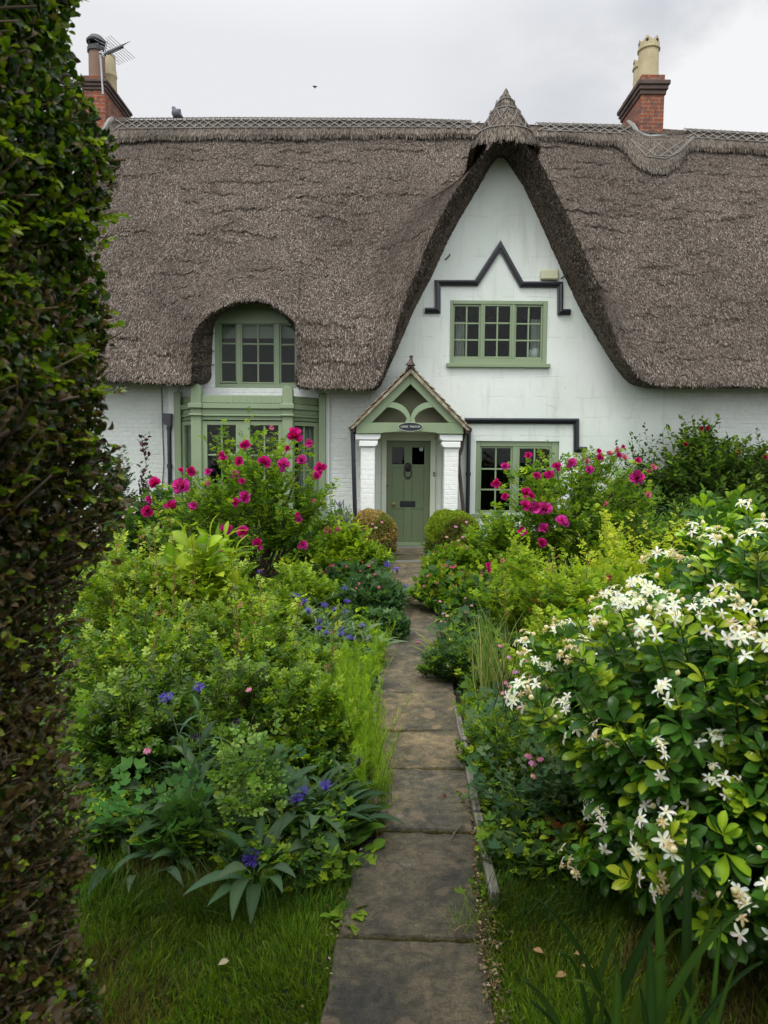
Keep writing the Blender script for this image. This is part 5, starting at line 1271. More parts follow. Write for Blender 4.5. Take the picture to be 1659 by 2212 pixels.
RL = [(1187,860,40),(922,908,30),(1023,1000,35),(1130,1010,35),(1225,988,27),(1335,1030,32),(884,990,25),(803,965,22),(720,1050,18),(586,1132,42),(437,1113,28),(395,1260,30),(520,1238,32),(638,1235,25),(405,1197,20),(573,1042,15),(627,1047,25),(905,1100,20),(865,1065,20),(925,1185,28),(865,1220,25),(915,1380,35),(995,1438,28),(1230,1443,27),(1210,1310,18),(1370,1365,20),(1422,1362,13),(822,1365,27),(1270,895,20),(1065,808,13),(1150,920,15),(1310,1075,22),(715,1110,15),(1203,1280,15),(1290,1205,10),(775,1480,22)]
RR_ = [(265,457,25),(310,530,18),(415,580,28),(470,583,27),(515,595,32),(415,515,25),(470,425,20),(537,420,24),(600,660,27),(510,695,27),(398,708,22),(495,765,22),(580,375,22),(648,355,22),(740,390,22),(797,330,22),(845,308,14),(880,285,15),(915,270,10),(985,435,34),(985,345,20),(890,320,18),(920,330,15),(728,345,14),(312,375,18),(430,320,20),(1070,378,15),(1045,400,10),(823,567,15),(1045,520,15),(790,295,12),(440,525,18)]
DR = 7.8
def rosebush(label, px, hw, top, seed, lst, conv, extra, trunk):
    root = plant('rose_bush', label, 'rose bush', px, DR, hw, top, group="magenta rose bushes either side of the door", n=44, tw=14, lv=9, rag=.6, leaf=PIN5, size=.105, pal=MG+[(.05, .11, .03)]+YG_[:1], tip=YG_, stem=STB, dep=.75, low=.42, seed=seed, tl=.17, sr=.011, up=.5, bare=.28)
    place_roses(root, lst, conv, DR, px, hw, .8, ROSE+ROSEP)
    g = np.random.default_rng(seed); A = Acc(); b = root.location
    for tx, ty, r0 in trunk:
        e_ = W(tx, ty, DR-.1); p0 = np.array([b.x+g.uniform(-.06, .06), b.y-.1, 0]); p1 = np.array(e_); m_ = np.array([p0[0]*.6+p1[0]*.4+.04, b.y-.15, p1[2]*.5]); t = np.linspace(0, 1, 9)[:, None]; pts = p0*(1-t)**2+2*m_*t*(1-t)+p1*t**2
        A.tubes(pts[None], (r0*np.linspace(1.1, .35, 9))[None], np.array([[.055, .042, .032]]), 8)
    A.build('trunk', 'wood', root); return root
rb1 = rosebush("tall magenta rose bush in front of the green bay window", 545, 190, 925, 1, RL, c3, None, [(650, 1010, .03), (600, 1060, .028), (520, 1060, .022), (455, 1080, .018), (640, 1120, .02)])
rb2 = rosebush("wide magenta rose bush in front of the right ground floor window", 1240, 195, 952, 2, RR_, c6, None, [(1150, 1060, .028), (1330, 1040, .03), (1235, 1010, .024), (1200, 1090, .02), (1300, 1090, .02)])

# clipped box balls
def ball(label, px, d, hw, top, pal, seed, corec):
    g = np.random.default_rng(seed); p = W(px, 1000, d); H = W(px, top, d).z; r = hw/1475*d; root = empty('box_ball', (p.x, d, 0), label=label, cat='clipped shrub')
    n = 26000; v = nrm(g.normal(0, 1, (n, 3))); v[:, 2] = np.where(v[:, 2] < -.85, -v[:, 2], v[:, 2])
    zc = H*.5; def_ = 1+.035*np.sin(v[:, 0]*5+seed)+.03*np.sin(v[:, 2]*7+v[:, 1]*4)+.02*np.sin(v[:, 0]*15+v[:, 2]*11)
    sq = 1/np.maximum(1e-3, (np.abs(v[:, 0])**2.6+np.abs(v[:, 1])**2.6+np.abs(v[:, 2])**2.6)**(1/2.6)); q_ = v*sq[:, None]
    P = np.array([p.x, d, zc])+q_*np.array([r, r, H*.5])*(def_*g.uniform(.86, 1.02, n))[:, None]; P[:, 2] = np.maximum(P[:, 2], .01)
    patch = np.sin(v[:, 0]*4+seed*2)+np.sin(v[:, 2]*5-v[:, 0]*3)+g.normal(0, .5, n)
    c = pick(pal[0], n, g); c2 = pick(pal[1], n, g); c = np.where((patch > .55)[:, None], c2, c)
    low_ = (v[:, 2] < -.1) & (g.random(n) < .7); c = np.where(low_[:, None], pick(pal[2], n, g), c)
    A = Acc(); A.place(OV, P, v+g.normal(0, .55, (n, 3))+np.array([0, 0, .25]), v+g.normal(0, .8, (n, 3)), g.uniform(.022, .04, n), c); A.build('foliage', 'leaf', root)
    k = MB(); k.lathe(p.x, d, [(r*.45, .02), (r*.8, H*.15), (r*.86, H*.5), (r*.74, H*.75), (r*.4, H*.88), (.01, H*.9)], 18); k.build('dark_core', paint('dark_core%d' % seed, corec, .95, .4), root, smooth=True)
    return root
ball("browned clipped box ball left of the front door", 806, 10.6, 49, 1106, ([(.36, .26, .095), (.28, .20, .075), (.44, .34, .15), (.20, .16, .05)], [(.18, .20, .045), (.12, .15, .03), (.26, .22, .07)], [(.20, .155, .09), (.14, .105, .06)]), 3, (.05, .035, .02))
ball("green clipped box ball right of the front door", 978, 10.6, 55, 1106, ([(.19, .27, .018), (.14, .21, .015), (.25, .32, .025)], [(.15, .14, .035), (.10, .12, .025)], [(.09, .08, .03), (.05, .07, .02)]), 4, (.02, .028, .01))

# wall climber, border shrubs on the right
cl = plant('climbing_rose', "dense dark climbing rose with arching shoots on the right hand white wall", 'climber', 1540, 11.5, 225, 915, n=150, tw=15, lv=10, leaf=OV, size=.10, pal=DG+DG+MG[:2], tip=YG_, stem=STB, dep=.42, low=.08, seed=5, tl=.20, flat=11.95, sr=.009, up=.35)
for i, (x, y) in enumerate(((1350, 178), (1235, 262), (1505, 300), (1640, 325), (1315, 178))):
    px, py = c6(x, y); p = W(px, py, 11.15); put_flower(DRED, p, .042, (0, -1, .2), cl, 'rose_flower')
plant('climbing_rose', "thin outlying shoots of dark climbing leaves left of the big wall climber", 'climber', 1385, 11.5, 70, 932, n=16, tw=9, lv=9, size=.07, pal=DG+MG[:1], stem=STB, dep=.35, low=.3, seed=6, tl=.22, flat=11.95, sr=.008)
plant('broad_leaf_shrub', "mid green shrub with large oval leaves at the foot of the wall climber", 'shrub', 1585, 9.2, 120, 1058, n=40, tw=9, lv=7, leaf=OVH, size=.15, pal=[(.06, .14, .025), (.085, .17, .03), (.045, .11, .02)], tip=YG_, dep=.6, low=.2, seed=7, tl=.18)
plant('leafy_perennial', "dark fine leaved perennials in the shade right of the right rose bush", 'perennial', 1450, 8.8, 110, 1090, n=70, tw=9, lv=9, leaf=LAN, size=.13, pal=DG+MG[:2], dep=.9, low=.2, seed=8, tl=.2)
plant('leafy_perennial', "mid green clump under the right rose bush beside the box ball", 'perennial', 1090, 8.9, 80, 1120, n=36, tw=8, lv=9, leaf=OV, size=.08, pal=MG+YG_[:1], tip=YG_, dep=.7, low=.2, seed=9, tl=.22)
plant('golden_shrub', "golden leaved shrub in front of the right rose bush, nearest the white flowers", 'shrub', 1440, 6.0, 120, 1135, group="golden shrubs", n=26, tw=9, lv=9, leaf=PIN5, size=.085, pal=GG, tip=[(.36, .38, .06)], stem=STR, dep=.5, low=.35, seed=10, tl=.25, up=.7)
plant('golden_shrub', "upright golden shoots just left of the larger golden shrub", 'shrub', 1325, 6.2, 65, 1118, group="golden shrubs", n=12, tw=8, lv=9, leaf=PIN5, size=.08, pal=GG, tip=[(.36, .38, .06)], stem=STR, dep=.4, low=.35, seed=11, tl=.22, up=.9)
plant('spring_shrub', "yellow green rose foliage right of the path with a single magenta bloom", 'shrub', 1155, 5.6, 115, 1175, n=44, tw=10, lv=9, leaf=PIN5, size=.078, pal=YG_+MG[:2], tip=GG, stem=STR, dep=.6, low=.25, seed=12, tl=.22)
s13 = plant('spring_shrub', "yellow green shrub between the golden shrub and the white flowering shrub", 'shrub', 1300, 5.0, 120, 1215, n=44, tw=10, lv=9, leaf=PIN5, size=.075, pal=YG_+MG[:2], tip=GG, stem=STR, dep=.6, low=.25, seed=13, tl=.22)
for (x, y, r), d_ in (((228, 880, 17), 5.2), ((228, 905, 15), 5.2), ((845, 945, 18), 4.9)):
    px, py = c6(x, y); p = W(px, py, d_); put_flower(ROSE[0], p, r*.42128/1475*d_, (-.3, -1, .2), s13, 'rose_flower')
plant('spring_shrub', "red stemmed leafy shrub behind the columbines beside the white flowering shrub", 'shrub', 1215, 3.95, 85, 1330, n=22, tw=8, lv=8, leaf=PIN5, size=.075, pal=YG_+MG[:2], tip=GG, stem=STR, dep=.35, low=.3, seed=14, tl=.25)

# cranesbill mounds
def mound(label, px, d, hw, top, seed, leaf=GER, size=.075, pal=BG+MG[:2], fl=0, flm=GFL, dep=None, n=70, group="cranesbill mounds along the path", tip=None, flr=.016, cat='cranesbill', name='cranesbill', lv=7, tw=8):
    r = plant(name, label, cat, px, d, hw, top, group=group, n=n, tw=tw, lv=lv, leaf=leaf, size=size, pal=pal, tip=tip, dep=dep, low=.25, seed=seed, tl=.34, sr=.003, up=.7, spread=1.1)
    g = random.Random(seed); H = W(px, top, d).z; rx = hw/1475*d; ry = dep or rx; A = Acc()
    for i in range(fl):
        a = g.uniform(0, 6.28); ro = math.sqrt(g.random())*.95; x = r.location.x+rx*ro*math.cos(a); y = d+ry*ro*math.sin(a); z = H*(math.sqrt(1-ro*ro)*.75+.25)+g.uniform(.0, .10)
        put_flower(flm[i % len(flm)], (x, y, z), flr*g.uniform(.8, 1.25), (g.uniform(-.5, .5), -.7, .7), r); stalk(A, (x, y+.03, z*.5), (x, y, z), .0016, (.12, .09, .04))
    A.build('flower_stem', 'wood', r); return r
mound("cranesbill mound with dusty red flowers right of the path near the green box ball", 985, 8.4, 62, 1190, 20, pal=MG+YG_[:2], fl=34, size=.085)
mound("rounded cranesbill mound bulging over the right edge of the path", 968, 7.0, 66, 1235, 21, pal=MG+BG[:2]+YG_[:1], fl=34, size=.085)
mound("cranesbill mound farther from the path below the yellow green rose foliage", 1055, 6.4, 62, 1255, 22, pal=MG+BG, fl=16)
mound("low cranesbill patch right of the path with pale pink heads", 1085, 5.3, 85, 1375, 23, pal=BG+MG[:2], fl=3, flm=[WFL], size=.07, n=80)
mound("finely cut cranesbill spilling over the right path edge before the timber board", 985, 4.7, 62, 1400, 24, leaf=GERC, size=.075, pal=BG+MG, fl=2, flm=[WFL], n=80)
mound("finely cut cranesbill behind the columbines right of the path", 1090, 4.4, 78, 1445, 25, leaf=GERC, size=.06, pal=BG[:2]+MG+YG_[:1], n=80)
mound("finely cut cranesbill close to the timber boards", 1105, 3.25, 78, 1565, 26, leaf=GERC, size=.055, pal=BG[:2]+MG+YG_[:1], n=90, dep=.36)
mound("blue green cranesbill mound on the left edge of the path", 805, 6.6, 66, 1262, 27, pal=BG, fl=6, size=.085, n=90)
mound("blue green cranesbill mound left of the path below the box ball", 765, 7.7, 75, 1225, 28, pal=BG+MG[:1], fl=26, size=.085, n=90)
mound("small cranesbill clump at the left path edge beside the lime feathery plants", 838, 5.8, 40, 1330, 29, pal=BG, size=.08, n=46)
plant('leafy_perennial', "yellow green leafy clump left of the browned box ball", 'perennial', 745, 8.6, 58, 1128, n=40, tw=9, lv=8, leaf=OV, size=.08, pal=YG_+MG[:1], tip=GG, dep=.5, low=.2, seed=30, tl=.22)
plant('leafy_perennial', "narrow leaved clump in front of the browned box ball", 'perennial', 800, 8.9, 38, 1175, n=36, tw=7, lv=8, leaf=LAN, size=.11, pal=YG_+MG, dep=.35, low=.2, seed=31, tl=.25)

# columbines: dark wiry stems with nodding heads, leaves below
def columbine(label, heads, d, seed, base_px, leafpal=BG, lr=.2, stemc=(.035, .02, .022), group="columbines", lsize=.065, nl=60, r=.019, meshes=None):
    g = np.random.default_rng(seed); b = W(base_px, 1000, d); root = empty('columbine', (b.x, d, 0), label=label, cat='columbine', group=group); A = Acc()
    for i, (px, py) in enumerate(heads):
        dd = d+g.uniform(-.15, .15); p = W(px, py, dd); me = (meshes or BELL)[i % len(meshes or BELL)]; q_ = W(px, py, dd)
        bx = b.x+g.uniform(-1, 1)*lr*.7+(p.x-b.x)*.55
        stalk(A, (bx, dd+.05, .0), p+Vector((0, 0, r*.6)), .0023, stemc, .04)
        put_flower(me, p, r*g.uniform(.75, 1.15), (g.uniform(-.4, .4), -.25, 1), root)
    A.build('stem', 'wood', root); L = Acc(); n = nl; a = g.uniform(0, 6.28, n); ro = np.sqrt(g.random(n))*lr; P = np.stack([b.x+ro*np.cos(a), d+ro*np.sin(a), g.uniform(.05, .26, n)], 1)
    L.place(AQ, P, np.stack([np.cos(a), np.sin(a)-.2, g.uniform(-.1, .5, n)], 1), np.array([0, -.3, 1.])+g.normal(0, .25, (n, 3)), g.uniform(.6, 1.2, n)*lsize*1.5, pick(leafpal, n, g))
    ps = np.stack([np.stack([b.x+ro*np.cos(a)*.3, d+ro*np.sin(a)*.3, 0*a], 1), P], 1); L.tubes(ps, np.full((n, 2), .0015), pick(ST, n, g), 3); L.build('foliage', 'leaf', root); return root
def c8(x, y): return 1097.2+x*.33864, 1097.2+y*.33864     # crop 2000,2000 scale 1.62
columbine("columbine clump with pink and buff heads left of the white flowering shrub", [c8(*q_) for q_ in ((180, 982), (140, 1082), (105, 928), (152, 925), (62, 1048), (10, 1135), (55, 1120), (145, 1165), (95, 1090), (20, 1200), (68, 1325), (-30, 1180))], 3.7, 41, 1130, lr=.25)
columbine("airy columbine stems with small rose heads between the grass clump and the white flowering shrub", [(1080, 1395), (1100, 1420), (1125, 1385), (1140, 1430), (1112, 1452), (1150, 1470), (1092, 1475), (1135, 1500), (1165, 1405), (1120, 1530)], 3.45, 49, 1110, lr=.2, nl=30, lsize=.045, r=.017)
columbine("tall dark stemmed columbine with rose pink double heads, in front", [c8(*q_) for q_ in ((132, 1585), (158, 1630), (165, 1712), (225, 1712), (205, 1725))]+[(1186, 1737), (1167, 1640)], 2.85, 42, 1175, lr=.28, leafpal=BG+[(.10, .15, .07)], nl=120, r=.022, lsize=.045)
columbine("pale lilac columbines over the cranesbill mound right of the path", [(1005, 1292), (1019, 1308), (1006, 1322), (1052, 1340), (1062, 1350), (1040, 1300), (1028, 1330)], 5.9, 43, 1030, stemc=(.12, .08, .07), lr=.15, nl=20)
columbine("short pink columbine spike at the right edge of the path", [(951, 1299), (957, 1325), (966, 1330), (960, 1345), (964, 1362), (953, 1342)], 5.4, 44, 965, stemc=(.12, .10, .07), lr=.1, nl=14)
columbine("pale pink columbines in front of the green box ball", [(1008, 1128), (985, 1138), (965, 1160), (978, 1172), (968, 1178), (990, 1168), (962, 1186), (1000, 1160), (940, 1235), (950, 1228)], 9.2, 45, 985, stemc=(.12, .10, .07), lr=.12, nl=14, r=.032)
columbine("pale pink columbines in front of the browned box ball", [(795, 1143), (805, 1132), (812, 1140), (790, 1158), (782, 1148), (770, 1165), (825, 1128), (776, 1180)], 9.4, 46, 795, stemc=(.12, .10, .07), lr=.12, nl=14, r=.03)
columbine("single faded pink columbine in the front left border", [(537, 1490)], 3.0, 47, 540, nl=30, r=.021)
columbine("single pink columbine above the lance leaves at far left", [(318, 1622)], 2.65, 48, 325, nl=46, r=.022, lr=.2, leafpal=[(.05, .15, .03), (.06, .17, .03)])

# feathery lime plants
def feathery(label, px, d, hw, top, n, seed, pal=LM, dep=None, size=.11, group="lime green feathery plants"):
    g = np.random.default_rng(seed); b = W(px, 1000, d); rx = hw/1475*d; ry = dep or rx; H = W(px, top, d).z; root = empty('feathery_plant', (b.x, d, 0), label=label, cat='feathery plant', group=group)
    a = g.uniform(0, 6.28, n); ro = np.sqrt(g.random(n)); B = np.stack([b.x+rx*ro*np.cos(a), d+ry*ro*np.sin(a), 0*a], 1); h = H*g.uniform(.45, 1.05, n); lean = g.normal(0, .09, (n, 2)); m = 16
    t = np.linspace(0, 1, m); S_ = B[:, None]+np.stack([lean[:, :1]*t*h[:, None]*(1+t), lean[:, 1:]*t*h[:, None]*(1+t), t[None]*h[:, None]], -1); A = Acc(); A.tubes(S_[:, ::3], np.full((n, 6), .0016), pick(pal, n, g), 3); A.build('stem', 'leaf', root)
    F = Acc(); P = S_[:, 3:].reshape(-1, 3); k = len(P); F.place(FEA, P, np.array([0, 0, 1.])+g.normal(0, .3, (k, 3)), g.normal(0, 1, (k, 3)), size*g.uniform(.55, 1.15, k)*np.tile(np.linspace(.9, .6, m-3), n), pick(pal, k, g)); F.build('foliage', 'leaf', root); return root
feathery("tall lime feathery plants on the left edge of the path, nearest", 800, 3.15, 38, 1515, 44, 50, dep=.32, size=.085)
feathery("lime feathery drift left of the path behind the nearest clump", 762, 3.75, 55, 1440, 70, 51, dep=.42, size=.09)
feathery("broad lime feathery drift inside the left border beside the small leaved shrubs", 715, 3.55, 48, 1450, 60, 58, dep=.35, size=.085)
feathery("lime feathery drift left of the path below the blue knapweeds", 770, 4.6, 52, 1400, 60, 52, dep=.4, size=.095)
feathery("narrow lime feathery spire at the left path edge", 822, 5.0, 12, 1345, 12, 53, size=.10)
feathery("lime feathery patch behind the timber boards right of the path", 1050, 3.9, 52, 1510, 60, 54, dep=.33, size=.075)
feathery("small lime feathery spire beside the nearest timber board", 1112, 2.75, 16, 1720, 14, 55, size=.06)
feathery("wispy feathery stems leaning over the left path edge", 838, 2.95, 18, 1640, 9, 56, size=.055)
feathery("darker feathery sprigs among the front left knapweeds", 610, 2.75, 30, 1640, 12, 57, size=.07, pal=[(.08, .18, .02), (.10, .22, .03)])

# left border shrubs
SB = [("small leaved green shrub at the back left of the border beside the hedge", 300, 5.6, 130, 1150, YG_+MG[:2], 60), ("small leaved yellow green shrub at the back of the left border below the rose bush", 470, 5.4, 130, 1190, YG_+MG[:2], 61),
      ("low yellow green shrub at the foot of the left rose bush", 640, 6.3, 90, 1215, YG_+MG[:2], 62), ("broad small leaved green shrub filling the middle of the left border beside the hedge", 320, 4.1, 170, 1265, MG+YG_[:1], 63),
      ("broad small leaved green shrub filling the middle of the left border", 545, 4.2, 165, 1300, MG+YG_[:2], 64), ("darker small leaved shrub in front of the hedge side of the left border", 290, 3.2, 150, 1440, MG[:2]+DG, 65),
      ("darker small leaved shrub in the middle of the front left border", 520, 3.35, 165, 1430, MG+DG[:2], 66), ("small leaved shrub beside the lime feathery plants", 665, 3.5, 110, 1440, MG+YG_[:1], 67)]
for lb_, px, d, hw, top, pal, sd in SB:
    far = d > 5; plant('garden_shrub', lb_, 'shrub', px, d, hw, top, group="small leaved shrubs in the left border", n=54, tw=10, lv=8, rag=.38, leaf=PIN5, size=.072 if d < 5 else .08, pal=pal+([(.03, .07, .012), (.05, .11, .015)] if d < 5 else [(.06, .12, .015)]), tip=YG_ if d < 5 else GG, stem=STR, dep=.62 if d > 3.6 else .42, low=.2, seed=sd, tl=.20, up=.6, mat='gloss')
plant('glossy_sprig', "arching glossy bright green rose sprig in the front left border", 'shrub', 500, 2.7, 75, 1610, n=6, tw=7, lv=7, leaf=pinnate(2, OVH, .40), size=.07, pal=[(.13, .24, .03), (.17, .28, .04), (.10, .19, .03)], stem=[(.13, .10, .05)], mat='gloss', dep=.25, low=.55, seed=70, tl=.45, bare=.5)
plant('broad_leaf_perennial', "large lance leaved plant standing above the shrubs at back left", 'perennial', 445, 5.9, 62, 1150, n=12, tw=5, lv=6, leaf=LAN, size=.26, pal=YG_, dep=.4, low=.5, seed=71, tl=.25, up=.9)
# tall bare reddish rose shoots poking above
def shoots(label, lst, d, seed):
    g = np.random.default_rng(seed); b = W(lst[0][0], 1000, d); root = empty('rose_shoots', (b.x, d, 0), label=label, cat='shoots', group="reddish rose shoots"); A = Acc(); L = Acc()
    for px, py in lst:
        dd = d+g.uniform(-.3, .3); p = W(px, py, dd); pts = stalk(A, (p.x+g.uniform(-.1, .1), dd, .1), p, .0038, (.17, .10, .035), .08); n = 22; t = g.uniform(.35, 1, n); P = np.array([pts[min(5, int(u*6))]*(1-(u*6 % 1))+pts[min(6, int(u*6)+1)]*(u*6 % 1) for u in t])
        a = g.uniform(0, 6.28, n); L.place(PIN5, P, np.stack([np.cos(a), np.sin(a), .5+0*a], 1), np.array([0, 0, 1.])+g.normal(0, .3, (n, 3)), g.uniform(.04, .075, n), pick(YG_+[(.20, .10, .03)], n, g))
    A.build('stem', 'wood', root); L.build('foliage', 'gloss', root)
shoots("reddish shoots with small leaves rising over the left border near the hedge", [(255, 1120), (345, 1090), (365, 1095), (330, 1130), (410, 1130), (300, 1155)], 5.0, 80)
shoots("reddish shoots in the middle of the left border", [(340, 1330), (372, 1350), (400, 1300), (300, 1380), (500, 1250), (560, 1230), (650, 1290), (720, 1330)], 4.2, 81)
shoots("reddish upright shoots right of the path in front of the yellow green shrubs", [(1148, 1290), (1160, 1240), (1080, 1200), (1200, 1180), (1270, 1190), (1225, 1320)], 4.9, 82)

# blue knapweeds
def knapweed(label, heads, d, seed, leaves=26, lsize=.22, pal=GY, dark=(), r=.03, group="blue knapweeds", base=None, spread=.12, stem=True):
    g = np.random.default_rng(seed); bx = base if base else heads[0][0]; b = W(bx, 1000, d); root = empty('knapweed', (b.x, d, 0), label=label, cat='knapweed', group=group); A = Acc(); L = Acc()
    for i, hd in enumerate(heads):
        px, py = hd[:2]; dd = d+(hd[2] if len(hd) > 2 else g.uniform(-.12, .12)); p = W(px, py, dd); rr = r*(hd[3] if len(hd) > 3 else g.uniform(.85, 1.15)); f = (g.uniform(-.3, .3), -.45, 1.0) if rr < .05 else (0, -1, .5)
        put_flower(KNAPF if i in dark else KNAP[i % 3], p, rr, f, root); bb = np.array([b.x+g.uniform(-1, 1)*spread+(p.x-b.x)*.4, dd+.06, 0.])
        pts = stalk(A, bb, p-Vector(f).normalized()*rr*.55, .0035, (.10, .14, .08), .05)
        n = 9; t = np.linspace(.15, .93, n); P = np.array([pts[min(5, int(u*6))]*(1-(u*6 % 1))+pts[min(6, int(u*6)+1)]*(u*6 % 1) for u in t]); a = g.uniform(0, 6.28)+np.arange(n)*2.4
        L.place(LAN, P, np.stack([np.cos(a), np.sin(a), .7+.3*t], 1), np.array([0, 0, 1.])+g.normal(0, .2, (n, 3)), np.linspace(1, .42, n)*lsize*g.uniform(.7, 1., n), pick(pal, n, g))
    n = leaves; a = g.uniform(0, 6.28, n); P = np.stack([b.x+np.cos(a)*g.uniform(0, spread, n), d+np.sin(a)*g.uniform(0, spread, n), g.uniform(.01, .08, n)], 1); L.place(LAN, P, np.stack([np.cos(a), np.sin(a), g.uniform(.15, 1.1, n)], 1), np.array([0, 0, 1.])+g.normal(0, .25, (n, 3)), lsize*g.uniform(.8, 1.35, n), pick(pal, n, g))
    A.build('stem', 'wood', root); L.build('foliage', 'leaf', root); return root
DGY = [(.06, .115, .05), (.045, .09, .04), (.08, .14, .07)]
knapweed("nearest blue knapweed with a single wide open flower over the lawn edge", [(545, 1860, 0, 1.0)], 2.36, 90, 16, .20, DGY, r=.043, spread=.05, base=548)
knapweed("tall knapweed with two blue flowers at the hedge side of the left border", [(362, 1512, 0, 1.0), (430, 1490, .05, .9)], 2.75, 91, 30, .24, DGY, r=.038, base=385, spread=.12)
knapweed("knapweed with several fading blue heads in the front left border", [(703, 1700, 0, 1.0), (565, 1735), (585, 1722), (655, 1715), (688, 1768), (640, 1730), (775, 1645)], 2.72, 92, 60, .21, DGY+GY[:1], dark=(1, 2, 4, 6), r=.033, base=660, spread=.22)
knapweed("dark budded knapweed half hidden in the shade of the front left border", [(515, 1560), (550, 1595), (420, 1595), (250, 1590)], 2.9, 93, 40, .22, DGY, dark=(0, 1, 2, 3), r=.026, base=470, spread=.3)
c4_ = lambda x, y: (192+x*.4299, 1042.3+y*.4299)
knapweed("group of blue knapweeds left of the path above the lime feathery plants", [c4_(*q_) for q_ in ((1265, 765), (1240, 815), (1325, 790), (1300, 785), (1195, 760), (1155, 738), (1235, 640), (1262, 625), (1295, 605), (1085, 600), (1100, 645), (1375, 725), (1410, 780), (1070, 740))], 5.2, 94, 90, .20, GY, dark=(7, 12, 13), r=.034, base=705, spread=.45)
knapweed("blue knapweeds leaning over the left path edge near the box ball", [c4_(*q_) for q_ in ((1548, 440), (1498, 413), (1455, 460), (1492, 475), (1552, 500), (1548, 545), (1515, 540), (1590, 525), (1420, 475), (1590, 545))], 7.2, 95, 70, .20, GY+MG[:1], dark=(4, 8), r=.044, base=845, spread=.25)
knapweed("scattered blue knapweeds in the middle of the left border", [c4_(*q_) for q_ in ((860, 452), (978, 505), (755, 565), (1285, 537), (955, 545))], 6.2, 96, 30, .2, GY, r=.036, base=600, spread=.4)

# broad docks, odds and ends
def rosette(name, label, cat, px, d, n, size, leaf, pal, seed, elev=(.1, .9), spread=.04, mat='leaf', group=None, wscale=1.):
    g = np.random.default_rng(seed); b = W(px, 1000, d); root = empty(name, (b.x, d, 0), label=label, cat=cat, group=group); a = g.uniform(0, 6.28, n); A = Acc()
    S_ = size*g.uniform(.6, 1.2, n); A.place(leaf, np.stack([b.x+g.normal(0, spread, n), d+g.normal(0, spread, n), np.full(n, .01)], 1), np.stack([np.cos(a), np.sin(a), g.uniform(*elev, n)], 1), np.array([0, 0, 1.])+g.normal(0, .2, (n, 3)), np.stack([S_*wscale, S_, S_], 1), pick(pal, n, g)); A.build('foliage', mat, root); return root
knapweed("blue knapweeds among the shrubs in the middle of the left border", [(640, 1290), (655, 1305), (668, 1325), (700, 1310), (745, 1325), (690, 1345), (735, 1360)], 5.5, 97, 50, .2, GY, r=.04, base=690, spread=.35)
plant('peony', "clump of big pointed yellow green leaves above the left border shrubs", 'perennial', 420, 5.2, 55, 1165, n=12, tw=5, lv=4, leaf=OVH, size=.16, pal=YG_, stem=STR, dep=.3, low=.6, seed=130, tl=.2, up=.8, mat='gloss')
plant('spindly_stems', "thin upright leafy stems rising out of the front left shrubs", 'perennial', 300, 3.6, 120, 1300, n=16, tw=10, lv=5, leaf=OV, size=.035, pal=YG_+MG[:1], stem=STR, dep=.4, low=.55, seed=131, tl=.06, up=.9, bare=.5)
plant('spindly_stems', "thin upright leafy stems in the middle of the left border", 'perennial', 560, 4.4, 130, 1235, n=16, tw=10, lv=5, leaf=OV, size=.04, pal=YG_+MG[:1], stem=STR, dep=.4, low=.55, seed=132, tl=.06, up=.9, bare=.5)
rosette('dock_plant', "broad leaved green dock at the left edge of the path", 'weed', 738, 2.72, 26, .17, OVH, [(.06, .14, .02), (.09, .18, .025), (.05, .11, .02)], 100, spread=.06, mat='gloss')
rosette('lungwort', "grey green lance leaved clump at the foot of the hedge", 'perennial', 250, 2.55, 18, .16, LAN, DGY, 101, (.1, .8), .12)
rosette('lungwort', "second grey green lance leaved clump along the lawn edge", 'perennial', 345, 2.68, 20, .19, LAN, DGY, 102, (.2, 1.0), .14)
rosette('daylily', "yellowing strap leaved tuft at the right path edge", 'perennial', 950, 5.3, 30, .24, BLADE, [(.26, .30, .05), (.35, .30, .08), (.15, .22, .04)], 103, (.2, 1.1), .03, wscale=2)
for i, (px, d, h_) in enumerate(((1065, 4.3, .62), (1085, 4.0, .55))):
    rosette('grass_clump', ("wispy tall grass clump among the cranesbills right of the path", "paler dry grass stems beside the wispy grass clump")[i], 'grass clump', px, d, 60, h_, BLADE, ([(.12, .20, .04), (.16, .24, .06)], [(.32, .30, .14), (.2, .25, .08)])[i], 104+i, (3, 7), .05, wscale=.35)
g_ = mound("bronze and red tinted columbine leaves under the white flowering shrub", 1240, 2.62, 52, 1790, 110, leaf=AQ, size=.075, pal=[(.22, .10, .04), (.30, .17, .06), (.28, .06, .05), (.12, .15, .05)], n=16, tw=4, lv=3, group=None, cat='columbine leaves', name='bronze_foliage')
mound("grey green columbine leaves spreading below the cranesbill right of the path", 1195, 2.8, 58, 1690, 111, leaf=AQ, size=.058, pal=BG+[(.09, .14, .07)], n=40, tw=5, lv=3, group=None, cat='columbine leaves', name='columbine_foliage')
mound("round lobed green leaves in the front left border above the lawn", 385, 2.55, 38, 1730, 112, leaf=AQ, size=.095, pal=[(.055, .125, .03), (.07, .14, .035)], n=12, tw=4, lv=2, group=None, cat='columbine leaves', name='columbine_foliage')
